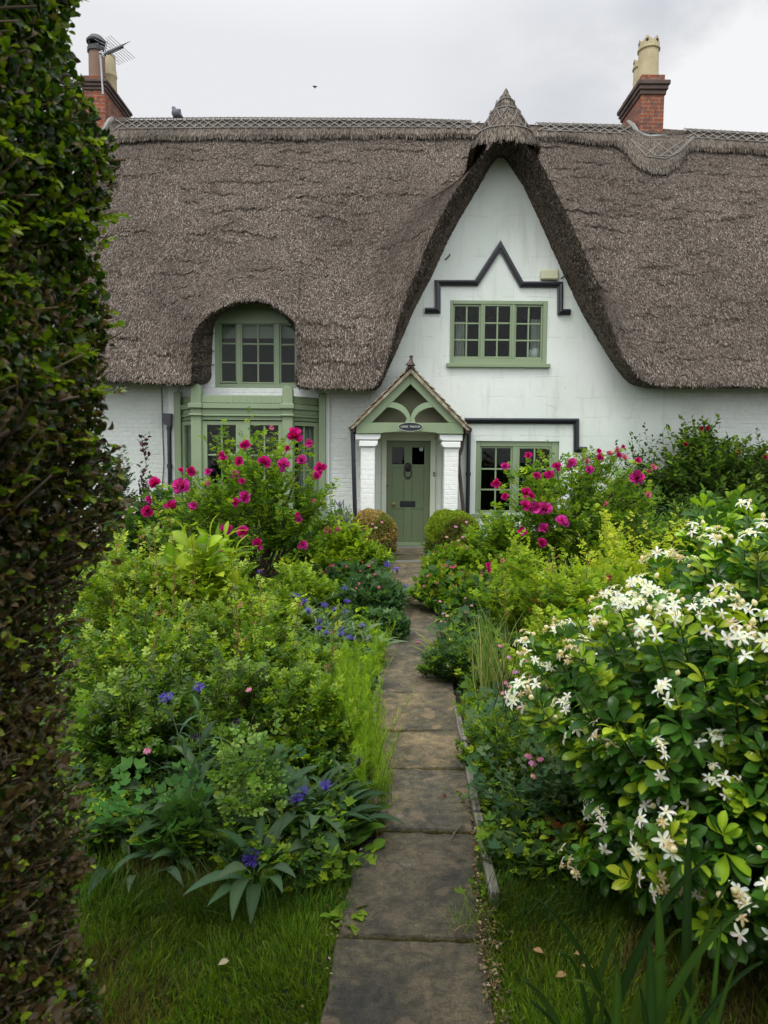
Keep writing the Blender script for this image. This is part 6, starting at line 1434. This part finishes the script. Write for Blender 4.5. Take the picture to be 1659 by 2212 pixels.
# purple shoot and shrubs by the left wall
plant('purple_shrub', "tall purple leaved shoot against the white wall at left", 'shrub', 300, 11.1, 22, 888, n=3, tw=18, lv=5, leaf=OV, size=.085, pal=[(.05, .018, .028), (.035, .02, .03), (.07, .025, .03)], stem=STB, dep=.15, low=.3, seed=120, tl=.09, up=.9, sr=.008, bare=.2)
plant('purple_shrub', "bushy purple green shrub beside the hedge against the left wall", 'shrub', 235, 10.8, 55, 925, n=20, tw=10, lv=7, leaf=PIN5, size=.10, pal=DG+[(.05, .03, .035), (.04, .06, .03)], stem=STB, dep=.4, low=.3, seed=121, tl=.14)
mound("dark bushy plant with tiny pink flowers under the left wall", 345, 9.6, 90, 1070, 122, leaf=GER, size=.11, pal=DG+MG[:1], fl=24, flm=[LFL], flr=.03, n=60, group=None, cat='shrub', name='dark_shrub', dep=.6)
plant('lavender', "grey green plant with lilac spikes left of the porch pillar", 'perennial', 735, 10.3, 28, 1092, n=26, tw=5, lv=7, leaf=LAN, size=.10, pal=GY+[(.16, .13, .24), (.13, .10, .2)], dep=.3, low=.35, seed=123, tl=.2, up=1.2)
plant('leafy_perennial', "green clump below the bay window beside the rose bush", 'perennial', 655, 9.3, 75, 1120, n=40, tw=8, lv=8, leaf=OV, size=.09, pal=MG+YG_[:1], dep=.5, low=.2, seed=124, tl=.22)

# mexican orange in white flower
def choisya():
    g = np.random.default_rng(200); cx, cy, cz, rx, ry, rz = 1.49, 2.34, .62, .84, .98, .74
    root = empty('white_flowering_shrub', (cx, cy, 0), label="large glossy evergreen shrub covered in white star flowers at front right", cat='flowering shrub')
    C = np.array([cx, cy, cz]); n = 780; v = nrm(g.normal(0, 1, (n, 3))); v = v[(v[:, 2] > -.75)]; n = len(v)
    lob = 1+.10*np.sin(v[:, 0]*5+1)+.09*np.sin(v[:, 2]*6+v[:, 1]*4)+.06*np.sin(v[:, 1]*9-v[:, 2]*5)
    E_ = C+v*np.array([rx, ry, rz])*(lob*g.uniform(.80, 1.03, n))[:, None]; E_[:, 2] = np.maximum(E_[:, 2], .08)
    B = np.stack([cx+v[:, 0]*.15, cy+v[:, 1]*.15, np.full(n, .02)], 1); t = np.linspace(0, 1, 8)[None, :, None]; mid = B*.5+E_*.5+np.array([0, 0, -.0]); mid[:, :2] += v[:, :2]*.12
    S_ = B[:, None]*(1-t)**2+2*mid[:, None]*t*(1-t)+E_[:, None]*t**2; A = Acc(); A.tubes(S_, np.linspace(.009, .0022, 8)[None]*np.ones((n, 1)), pick([(.05, .07, .02), (.08, .11, .03)], n, g), 5); A.build('stem', 'wood', root)
    ch_leaf = strip([.02, .025, .13, .20, .21, .14, 0], [0, .10, .32, .52, .72, .90, 1], [0, .015, .05, .06, .03, -.03, -.10], .22)
    T3 = merge([xf(ch_leaf, 1.0, (0, .12, 0)), xf(ch_leaf, .88, (0, .12, 0), rz=1.0, ry=-.25), xf(ch_leaf, .88, (0, .12, 0), rz=-1.0, ry=.25)])
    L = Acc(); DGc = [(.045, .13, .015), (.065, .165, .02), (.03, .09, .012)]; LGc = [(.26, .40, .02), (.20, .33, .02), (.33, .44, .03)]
    sd = nrm(S_[:, -1]-S_[:, -3])
    for k in range(16):
        u = 1-.024*k-(.02*max(0, k-8)); f = u*7; i0 = int(min(6, f)); fr_ = f-i0; P = S_[:, i0]*(1-fr_)+S_[:, i0+1]*fr_
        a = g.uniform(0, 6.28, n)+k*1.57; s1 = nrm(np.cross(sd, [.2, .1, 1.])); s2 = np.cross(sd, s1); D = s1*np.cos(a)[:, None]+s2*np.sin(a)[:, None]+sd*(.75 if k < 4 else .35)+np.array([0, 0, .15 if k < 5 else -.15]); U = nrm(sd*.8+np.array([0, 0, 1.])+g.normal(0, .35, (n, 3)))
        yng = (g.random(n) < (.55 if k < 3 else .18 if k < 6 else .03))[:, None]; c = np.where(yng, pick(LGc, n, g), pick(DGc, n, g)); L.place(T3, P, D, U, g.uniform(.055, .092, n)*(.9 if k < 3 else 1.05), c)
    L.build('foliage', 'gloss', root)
    # inner dead-wood mass seen as dark gaps
    vis = (v@nrm(np.array([-.62, -.72, .42])) > .06) & (v[:, 2] > -.6); idx = np.where(vis)[0]; sel = [idx[0]]; dm = np.full(len(idx), 9.)
    while len(sel) < min(100, len(idx)):
        dm = np.minimum(dm, np.linalg.norm(E_[idx]-E_[sel[-1]], axis=1)*g.uniform(.75, 1.25, len(idx))); sel.append(idx[dm.argmax()])
    cnt = 0
    for i in sel:
        p = E_[i]+sd[i]*.045; put_flower(CLUS[cnt % 6], p, g.uniform(.78, 1.15), sd[i]+np.array([-.1, -.3, .3]), root, 'flower_cluster'); cnt += 1
    F = Acc(); rest = [i for i in idx if i not in set(sel)][:80]
    for i in rest:
        me = CLUS[g.integers(0, 6)]; nv = len(me.vertices); co = np.empty(nv*3); me.vertices.foreach_get('co', co); cc = np.empty(nv*4, np.float32); me.color_attributes['Col'].data.foreach_get('color', cc)
        qm = np.array((Vector(sd[i]+np.array([-.1, -.3, .3])).to_track_quat('Z', 'Y') @ Euler((0, 0, g.uniform(0, 6.28))).to_quaternion()).to_matrix()); V_ = (co.reshape(-1, 3)*g.uniform(.75, 1.1))@qm.T+E_[i]+sd[i]*.04
        lt_ = np.empty(len(me.polygons), np.int32); me.polygons.foreach_get('loop_total', lt_); li = np.empty(len(me.loops), np.int32); me.loops.foreach_get('vertex_index', li); F.put(V_, li, lt_, cc.reshape(-1, 4)[:, :3])
    F.build('remaining_flowers', 'petal', root, kind='stuff')
choisya()

# iris blades at the bottom right
def iris():
    d = 1.42; b = W(1500, 1000, d); root = empty('iris_clump', (b.x, d, 0), label="clump of long sword shaped iris leaves at the bottom right corner", cat='iris'); A = Acc(); g = np.random.default_rng(300)
    tips = [(1150, 1940, 1.5), (1420, 1925, 1.55), (1490, 1780, 1.6), (1560, 2000, 1.4), (1400, 2020, 1.35), (1440, 2060, 1.5), (1145, 2165, 1.25), (1130, 2120, 1.35), (1540, 1850, 1.7), (1600, 2060, 1.3), (1330, 2080, 1.4), (1640, 1950, 1.55), (1380, 2130, 1.3), (1300, 2150, 1.45), (1345, 1985, 1.6), (1460, 2110, 1.38), (1520, 2120, 1.3), (1585, 1900, 1.62), (1240, 2120, 1.5), (1480, 2010, 1.7), (1650, 2080, 1.4), (1210, 2060, 1.55)]
    for i, (px, py, dd) in enumerate(tips):
        tp = np.array(W(px, py, dd)); bx = np.array([b.x+(tp[0]-b.x)*.25+g.uniform(-.12, .12), dd+g.uniform(-.02, .05), 0.]); n = 12; t = np.linspace(0, 1, n)[:, None]; m_ = bx*.45+tp*.55+np.array([(b.x-tp[0])*.12, 0, .16]); P = bx*(1-t)**2+2*m_*t*(1-t)+tp*t**2
        wdt = (.012 if i % 3 and i < 13 else .006 if i % 2 else .008)*np.clip(np.array([1, 1, 1, 1, .98, .95, .9, .82, .7, .52, .3, .02]), 0, 1); dr_ = nrm(np.gradient(P, axis=0)); sd = nrm(np.cross(dr_, np.array([.3, 1, .2]))); up_ = np.cross(sd, dr_)
        V = np.stack([P-sd*wdt[:, None], P+up_*.0075, P+sd*wdt[:, None]], 1).reshape(-1, 3); F = []
        for j in range(n-1):
            for k in (0, 1): F += [j*3+k, j*3+k+1, j*3+k+4, j*3+k+3]
        A.put(V, np.array(F), np.full(len(F)//4, 4), np.tile(pick([(.035, .08, .018), (.055, .115, .02), (.025, .06, .015), (.075, .13, .02)], 1, g, .2), (len(V), 1))*np.tile([.85, 1.25, .85], n)[:, None])
    A.build('foliage', 'gloss', root)
iris()

# clipped hedge at the left
def hedge():
    g = np.random.default_rng(400); X1 = -.555; Y0, Y1 = .2, 1.50; Ht = 3.5
    root = empty('box_hedge', (-1.1, .9, 0), label="tall dark box hedge with bare brown patches filling the left side", cat='hedge')
    def wob(y, z): return np.interp(z, [0, .5, 1.2, 2.2, 3.3], [-.17, -.105, -.075, -.04, -.07])+.035*np.sin(z*4.1+1)+.022*np.sin(z*9+y*5)+.016*np.sin(z*17-y*7)+.02*np.sin(y*6+z*2)
    # face toward the garden (x = X1) and the end face (y = Y1)
    def surf_pts(n, depth, near=False):
        face = g.random(n) < .72; z = g.uniform(.0, Ht, n); y = np.where(face, g.uniform(.75, Y1, n), Y1-np.abs(g.normal(0, depth, n))); x = np.where(face, X1-np.abs(g.normal(0, depth, n)), g.uniform(-1.3, X1, n))
        lean = -.05*np.clip((z-1.9)/1.2, 0, 1); x = x+wob(y, z)+lean+.05*np.clip(1-z/.8, 0, 1)*0; return np.stack([x, y+.03*np.sin(z*5+x*8), z], 1), face
    n = 125000; P, face = surf_pts(n, .07); z = P[:, 2]
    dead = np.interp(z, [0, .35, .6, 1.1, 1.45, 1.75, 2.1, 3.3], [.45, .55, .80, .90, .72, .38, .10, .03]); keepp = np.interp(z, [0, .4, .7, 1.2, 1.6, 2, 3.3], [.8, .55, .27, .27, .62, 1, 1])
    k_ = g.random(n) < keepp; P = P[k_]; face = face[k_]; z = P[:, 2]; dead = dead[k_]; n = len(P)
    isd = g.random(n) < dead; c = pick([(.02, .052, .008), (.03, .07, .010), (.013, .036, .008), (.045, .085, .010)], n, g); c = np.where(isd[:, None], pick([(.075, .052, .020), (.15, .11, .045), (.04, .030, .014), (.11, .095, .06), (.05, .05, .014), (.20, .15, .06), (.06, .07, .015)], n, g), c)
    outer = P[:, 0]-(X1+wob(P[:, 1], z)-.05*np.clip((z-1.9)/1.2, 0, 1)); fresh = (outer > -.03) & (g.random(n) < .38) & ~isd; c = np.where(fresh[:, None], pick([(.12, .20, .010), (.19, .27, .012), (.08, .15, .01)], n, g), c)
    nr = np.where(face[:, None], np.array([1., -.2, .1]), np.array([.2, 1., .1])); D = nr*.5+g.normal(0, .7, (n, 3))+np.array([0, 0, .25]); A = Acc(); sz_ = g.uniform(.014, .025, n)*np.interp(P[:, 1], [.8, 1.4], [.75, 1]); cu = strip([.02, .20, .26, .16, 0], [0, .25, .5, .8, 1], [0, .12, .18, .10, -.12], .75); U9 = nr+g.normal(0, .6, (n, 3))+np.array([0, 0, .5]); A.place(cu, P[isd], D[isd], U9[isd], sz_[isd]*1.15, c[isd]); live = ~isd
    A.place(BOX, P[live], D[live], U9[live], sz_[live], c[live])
    # sprays that stick out of the clipped face
    m = 300; zz = g.uniform(.1, 3.3, m); yy = g.uniform(1.0, Y1, m); S0 = np.stack([X1-.06+wob(yy, zz)-.05*np.clip((zz-1.9)/1.2, 0, 1), yy, zz], 1); Ls = g.uniform(.04, .11, m); Ds = nrm(np.array([1., .1, .15])+g.normal(0, .35, (m, 3))); kk = 9
    for j in range(kk):
        u = (j+1)/kk; Pj = S0+Ds*(Ls*u)[:, None]; sd = nrm(np.cross(Ds, [0, 0, 1.]))
        for s in (-1, 1):
            dd = np.interp(zz, [0, .6, 1.4, 1.9], [.4, .75, .5, 0.]) > g.random(m); c = np.where(dd[:, None], pick([(.13, .09, .035), (.09, .06, .025)], m, g), pick([(.20, .30, .015), (.30, .38, .025), (.13, .22, .015)], m, g)); A.place(BOX, Pj, Ds*.5+sd*s+g.normal(0, .25, (m, 3)), np.array([0, -.2, 1.])+g.normal(0, .3, (m, 3)), g.uniform(.016, .028, m), c)
    A.build('foliage', 'gloss', root)
    # woody interior
    w_ = Acc(); m = 3200; zz = g.uniform(.05, 1.0, m)**.8*2.3; yy = g.uniform(.8, Y1-.03, m); p1 = np.stack([X1-np.abs(g.normal(.02, .04, m))+wob(yy, zz), yy, zz], 1); p0 = p1+np.stack([-g.uniform(.15, .4, m), g.uniform(-.25, .1, m), -g.uniform(.02, .28, m)], 1); t = np.linspace(0, 1, 6)[None, :, None]
    S_ = p0[:, None]*(1-t)+p1[:, None]*t+np.cumsum(g.normal(0, .008, (m, 6, 3)), 1); th = g.uniform(.0012, .0048, (m, 1))*np.where(g.random((m, 1)) < .06, 2.0, 1); w_.tubes(S_, th*np.linspace(1.3, .45, 6)[None], pick([(.20, .15, .09), (.10, .072, .045), (.27, .215, .14)], m, g), 5); w_.build('branch', 'wood', root)
    k = MB(); k.box(-1.35, X1-.24, -1.6, Y1-.13, 0, Ht+.2); k.build('dark_core', paint('hedge_shade_fill', (.018, .016, .010), .95, .5), root)  # dark box stands for inner shade; its unseen rear length darkens the foreground
    # unseen hedge blocks added behind and right of the viewer to darken the foreground
    k = MB(); k.box(-3.2, X1-.25, -2.4, -1.7, 0, Ht-.1); k.box(.95, 3.4, -2.4, -1.7, 0, Ht-.1); k.box(.95, 1.7, -1.7, .75, 0, Ht-.2); k.build('hedge_shade_block', bpy.data.materials['hedge_shade_fill'], root)
    n = 9000; fz = g.uniform(0, Ht, n); q_ = g.integers(0, 3, n); P = np.where((q_ == 0)[:, None], np.stack([.93+g.normal(0, .03, n), g.uniform(-1.7, .78, n), fz], 1), np.where((q_ == 1)[:, None], np.stack([g.uniform(.95, 1.7, n), .78+g.normal(0, .03, n), fz], 1), np.stack([g.uniform(.95, 3.4, n), -1.68+g.normal(0, .03, n), fz], 1)))
    B_ = Acc(); B_.place(BOX, P, g.normal(0, 1, (n, 3)), g.normal(0, 1, (n, 3))+np.array([-.3, .2, .6]), g.uniform(.04, .07, n), pick([(.03, .07, .010), (.045, .085, .010)], n, g)); B_.build('shade_block_foliage', 'leaf', root)
hedge()

# ---- ground cover, grass, litter
def bed_mask(x, y):
    pc_ = np.interp(y, PX, PCX); left = (x < pc_-.27) & (y > 2.42+.10*np.sin(x*5)) & (y < 11.4); right = (x > pc_+.27) & (y > 2.42+.05*np.sin(x*7)) & (y < 11.6); return left | right
g = np.random.default_rng(500); n = 60000; y = 2.3+9.2*g.random(n)**1.5; x = (g.random(n)-.5)*2*(.62*y+.3); k_ = bed_mask(x, y); x, y = x[k_], y[k_]; n = len(x)
A = Acc(); a = g.uniform(0, 6.28, n); P = np.stack([x, y, g.uniform(.0, .12, n)+.03*y/4], 1); D = np.stack([np.cos(a), np.sin(a), g.uniform(-.1, .9, n)], 1); U = np.array([0, 0, 1.])+g.normal(0, .35, (n, 3)); c = pick(MG+DG+BG[:1]+YG_[:1], n, g); s = g.uniform(.03, .07, n)*np.clip(y/4, .9, 2)
for i, T_ in enumerate((OV, AQ, PIN5, LAN, GER)):
    m_ = (np.arange(n) % 5) == i; A.place(T_, P[m_], D[m_], U[m_], s[m_]*(1.3 if i in (1, 2, 3) else 1), c[m_])
A.build('ground_cover', 'leaf', None, kind='stuff', label="mixed low leaves and seedlings covering the soil between the border plants", cat='ground cover')
def grass(n, ymin, ymax, mask, h, seed, pal, tilt=.35):
    g = np.random.default_rng(seed); y = ymin+(ymax-ymin)*g.random(n)**1.25; x = (g.random(n)-.5)*2*(.66*y+.25); k_ = mask(x, y); x, y = x[k_], y[k_]; n = len(x); tuft = .5+.5*np.sin(x*23+y*11)*np.sin(y*19-x*7)
    P = np.stack([x, y, np.full(n, -.015)], 1); D = np.array([0, 0, 1.])+g.normal(0, tilt, (n, 3)); D[:, 2] = np.abs(D[:, 2]); H = h*g.uniform(.45, 1.25, n)*(.7+.55*tuft); S_ = np.stack([H*0+.09*g.uniform(.6, 1.3, n), H, H], 1); c = pick(pal, n, g, .3); pch = (np.sin(x*7+1)+np.sin(y*9+x*3)+.7*np.sin(x*19-y*13)+g.normal(0, .8, n)) > 1.35; c = np.where(pch[:, None], pick([(.15, .15, .03), (.19, .15, .05), (.10, .08, .03)], n, g), c); c = c*(.78+.3*np.clip(np.sin(x*5+2)*np.sin(y*6+1)+g.normal(0, .35, n), -1, 1))[:, None]; D[:, :2] += np.stack([.45*np.sin(x*9+y*4), .35*np.cos(y*11-x*5)], 1)*(g.random((n, 1)) < .7)
    return P, D, g.normal(0, 1, (n, 3)), S_, c
def lawn_mask(x, y):
    pc_ = np.interp(y, PX, PCX); off = np.where(x < pc_, .205+.03*np.sin(y*21)*np.sin(y*8), .222+.03*np.sin(y*17+2))+.05*(np.random.default_rng(8).random(len(x))-.55); return (np.abs(x-pc_) > off) & (y < 2.55+.1*np.sin(x*6)) & (x > -1.2)
P, D, U, S_, c = grass(170000, .9, 2.6, lawn_mask, .05, 501, [(.10, .19, .012), (.14, .24, .016), (.075, .155, .01), (.20, .27, .02)])
P2_, D2_, U2_, S2_, c2_ = grass(9000, 2.2, 3.0, lambda x, y: (np.abs(x-np.interp(y, PX, PCX)) > .24) & (np.abs(x) < 1.3), .13, 502, [(.05, .12, .015), (.08, .17, .02)])
P3 = np.stack([g.uniform(.60, .85, 5000), g.uniform(9.3, 10.4, 5000), np.zeros(5000)], 1)
A = Acc(); A.place(BLADE, P, D, U, S_, c); A.place(BLADE, P2_, D2_, U2_, S2_, c2_); m_ = len(P3); A.place(BLADE, P3, np.array([0, -.3, 1.])+g.normal(0, .4, (m_, 3)), g.normal(0, 1, (m_, 3)), np.stack([np.full(m_, .2), g.uniform(.06, .14, m_), np.full(m_, .1)], 1), pick(YG_, m_, g))
A.build('grass', 'grass', None, smooth=False, kind='stuff', label="short green lawn grass in front of both borders", cat='grass')
# leaf litter, husks and petals along the path
n = 2400; y = 1.3+2.9*np.clip(g.beta(2.2, 2.2, n), 0, 1); pc_ = np.interp(y, PX, PCX); sd_ = np.where(g.random(n) < .93, 1, -1); x = pc_+sd_*(.235+np.abs(g.normal(0, .035, n))*np.where(sd_ > 0, 1, 1)-.012); far = g.random(n) < .07; x = np.where(far, pc_+g.uniform(-.24, .24, n), x)
a = g.uniform(0, 6.28, n); A = Acc(); P = np.stack([x, y, np.where(np.abs(x-pc_) < .235, .026, .008)+g.uniform(0, .008, n)], 1); A.place(OV, P, np.stack([np.cos(a), np.sin(a), g.uniform(-.1, .4, n)], 1), np.array([0, 0, 1.])+g.normal(0, .3, (n, 3)), g.uniform(.006, .020, n)*np.where(far, .5, 1), pick([(.12, .075, .035), (.18, .12, .06), (.06, .04, .022), (.30, .23, .17), (.04, .03, .02), (.07, .05, .03), (.10, .10, .03)], n, g))
n = 260; y = 1.4+2.6*g.random(n); pc_ = np.interp(y, PX, PCX); a = g.uniform(0, 6.28, n); L_ = g.uniform(.02, .07, n); x = pc_+.25+g.normal(0, .02, n); p0 = np.stack([x, y, np.full(n, .012)], 1); p1 = p0+np.stack([np.cos(a)*L_*.5, np.sin(a)*L_, g.uniform(0, .02, n)], 1); A.tubes(np.stack([p0, (p0+p1)/2+g.normal(0, .003, (n, 3)), p1], 1), np.full((n, 3), .0009), pick([(.30, .24, .15), (.2, .15, .09)], n, g), 3)
A.build('leaf_litter', 'wood', None, kind='stuff', label="dry leaf litter and husks gathered along the path edges", cat='leaf litter')
# moss in the joints
A = Acc(); n = 5200; ji = g.integers(0, 4, n); by = np.array(bounds)[2:6][ji]; x = np.interp(by, PX, PCX)+g.uniform(-.235, .235, n); y = by+g.normal(0, .006, n); A.place(FEA, np.stack([x, y, np.full(n, .0)], 1), np.array([0, 0, 1.])+g.normal(0, .4, (n, 3)), g.normal(0, 1, (n, 3)), g.uniform(.010, .022, n), pick([(.14, .12, .02), (.09, .07, .02), (.05, .035, .02), (.16, .15, .03)], n, g)); A.build('moss', 'leaf', None, kind='stuff', label="brown green moss growing in the joints between the stone slabs", cat='moss')
for i, (px, py) in enumerate(((896, 1389), (936, 1408), (888, 1295))):
    p = G(px, py, .027); A = Acc(); A.place(petalT(.4, 1, .15), np.array([[p.x, p.y, p.z]]), np.array([[1., .3*i, .05]]), np.array([[0, 0, 1.]]), np.array([.045]), np.array([[.55, .03, .28]])); A.build('rose_petal', 'petal', None, label=("fallen magenta rose petal on the fifth slab, nearer the left edge", "fallen magenta rose petal on the path, nearer the right edge", "tiny fallen rose petal farthest up the path")[i], cat='petal', group='fallen rose petals on the path')
def twig(label, pts, r):
    A = Acc(); P = np.array([tuple(G(x, y, .032)) for x, y in pts]); P[:, 2] += g.uniform(-.003, .006, len(P)); A.tubes(P[None], np.linspace(r, r*.5, len(P))[None], np.array([[.17, .12, .08]]), 5); A.build('twig', 'wood', None, label=label, cat='twig', group='fallen twigs on the path')
z7 = lambda x, y: (685.8+x*.3307, 1618.4+y*.3307)
twig("forked dry twig lying on the second slab from the bottom", [z7(890, 1195), z7(945, 1158), z7(1020, 1155)], .004)
twig("long thin twig leaning across the cracked slab by the timber board", [z7(870, 590), z7(905, 530), z7(995, 440)], .003)
twig("short curved twig on the path near the right cranesbill mound", [(890, 1285), (902, 1288), (908, 1292)], .004)

rosette('plantain', "small green weed rosette at the left edge of the second slab", 'weed', 765, 2.18, 16, .065, OVH, MG, 701, (.05, .6), .03, group='small weeds at the slab edges')
rosette('plantain', "small green weed rosette at the left edge of the third slab", 'weed', 790, 2.52, 18, .07, OVH, MG+YG_[:1], 702, (.05, .6), .04, group='small weeds at the slab edges')
rosette('grass_tuft', "dry arching grass tuft leaning onto the left of the cracked slab", 'grass clump', 800, 2.75, 40, .16, BLADE, [(.20, .20, .05), (.13, .18, .03), (.28, .24, .09)], 703, (.2, 1.5), .03, wscale=.6)
rosette('grass_tuft', "green grass tuft overlapping the right end of the nearest joint", 'grass clump', 1035, 2.15, 50, .11, BLADE, MG, 704, (.4, 1.8), .03, wscale=.5)
rosette('sedum', "low red tinged succulent weed between the slab and the second timber board", 'weed', 1003, 3.05, 40, .035, OVH, [(.10, .16, .03), (.22, .06, .05), (.13, .20, .03)], 705, (.1, .9), .035)
rosette('buttercup_leaves', "bright green weed tuft under the nearest timber board's near end", 'weed', 1058, 2.35, 30, .05, GER, MG+YG_[:1], 706, (.2, 1.0), .035)
for i, (px, py) in enumerate(((470, 2085), (1200, 2110), (1240, 2060), (1255, 2085), (1150, 2050))):
    p = G(px, py, .03); A = Acc(); A.place(OVH, np.array([[p.x, p.y, p.z]]), np.array([[1., .5-.3*i, .2]]), np.array([[.1, -.2, 1.]]), np.array([.035]), np.array([[.42, .26, .12]] if i else [[.5, .42, .28]])); A.build('dead_leaf', 'leaf', None, label=("pale curled dead leaf lying on the left lawn", "orange dead leaf on the right lawn nearest the iris leaves", "orange dead leaf on the right lawn, second from the iris leaves", "tan dead leaf close to the iris clump on the right lawn", "small dead leaf on the right lawn nearest the path")[i], cat='leaf', group='dead leaves on the lawn')
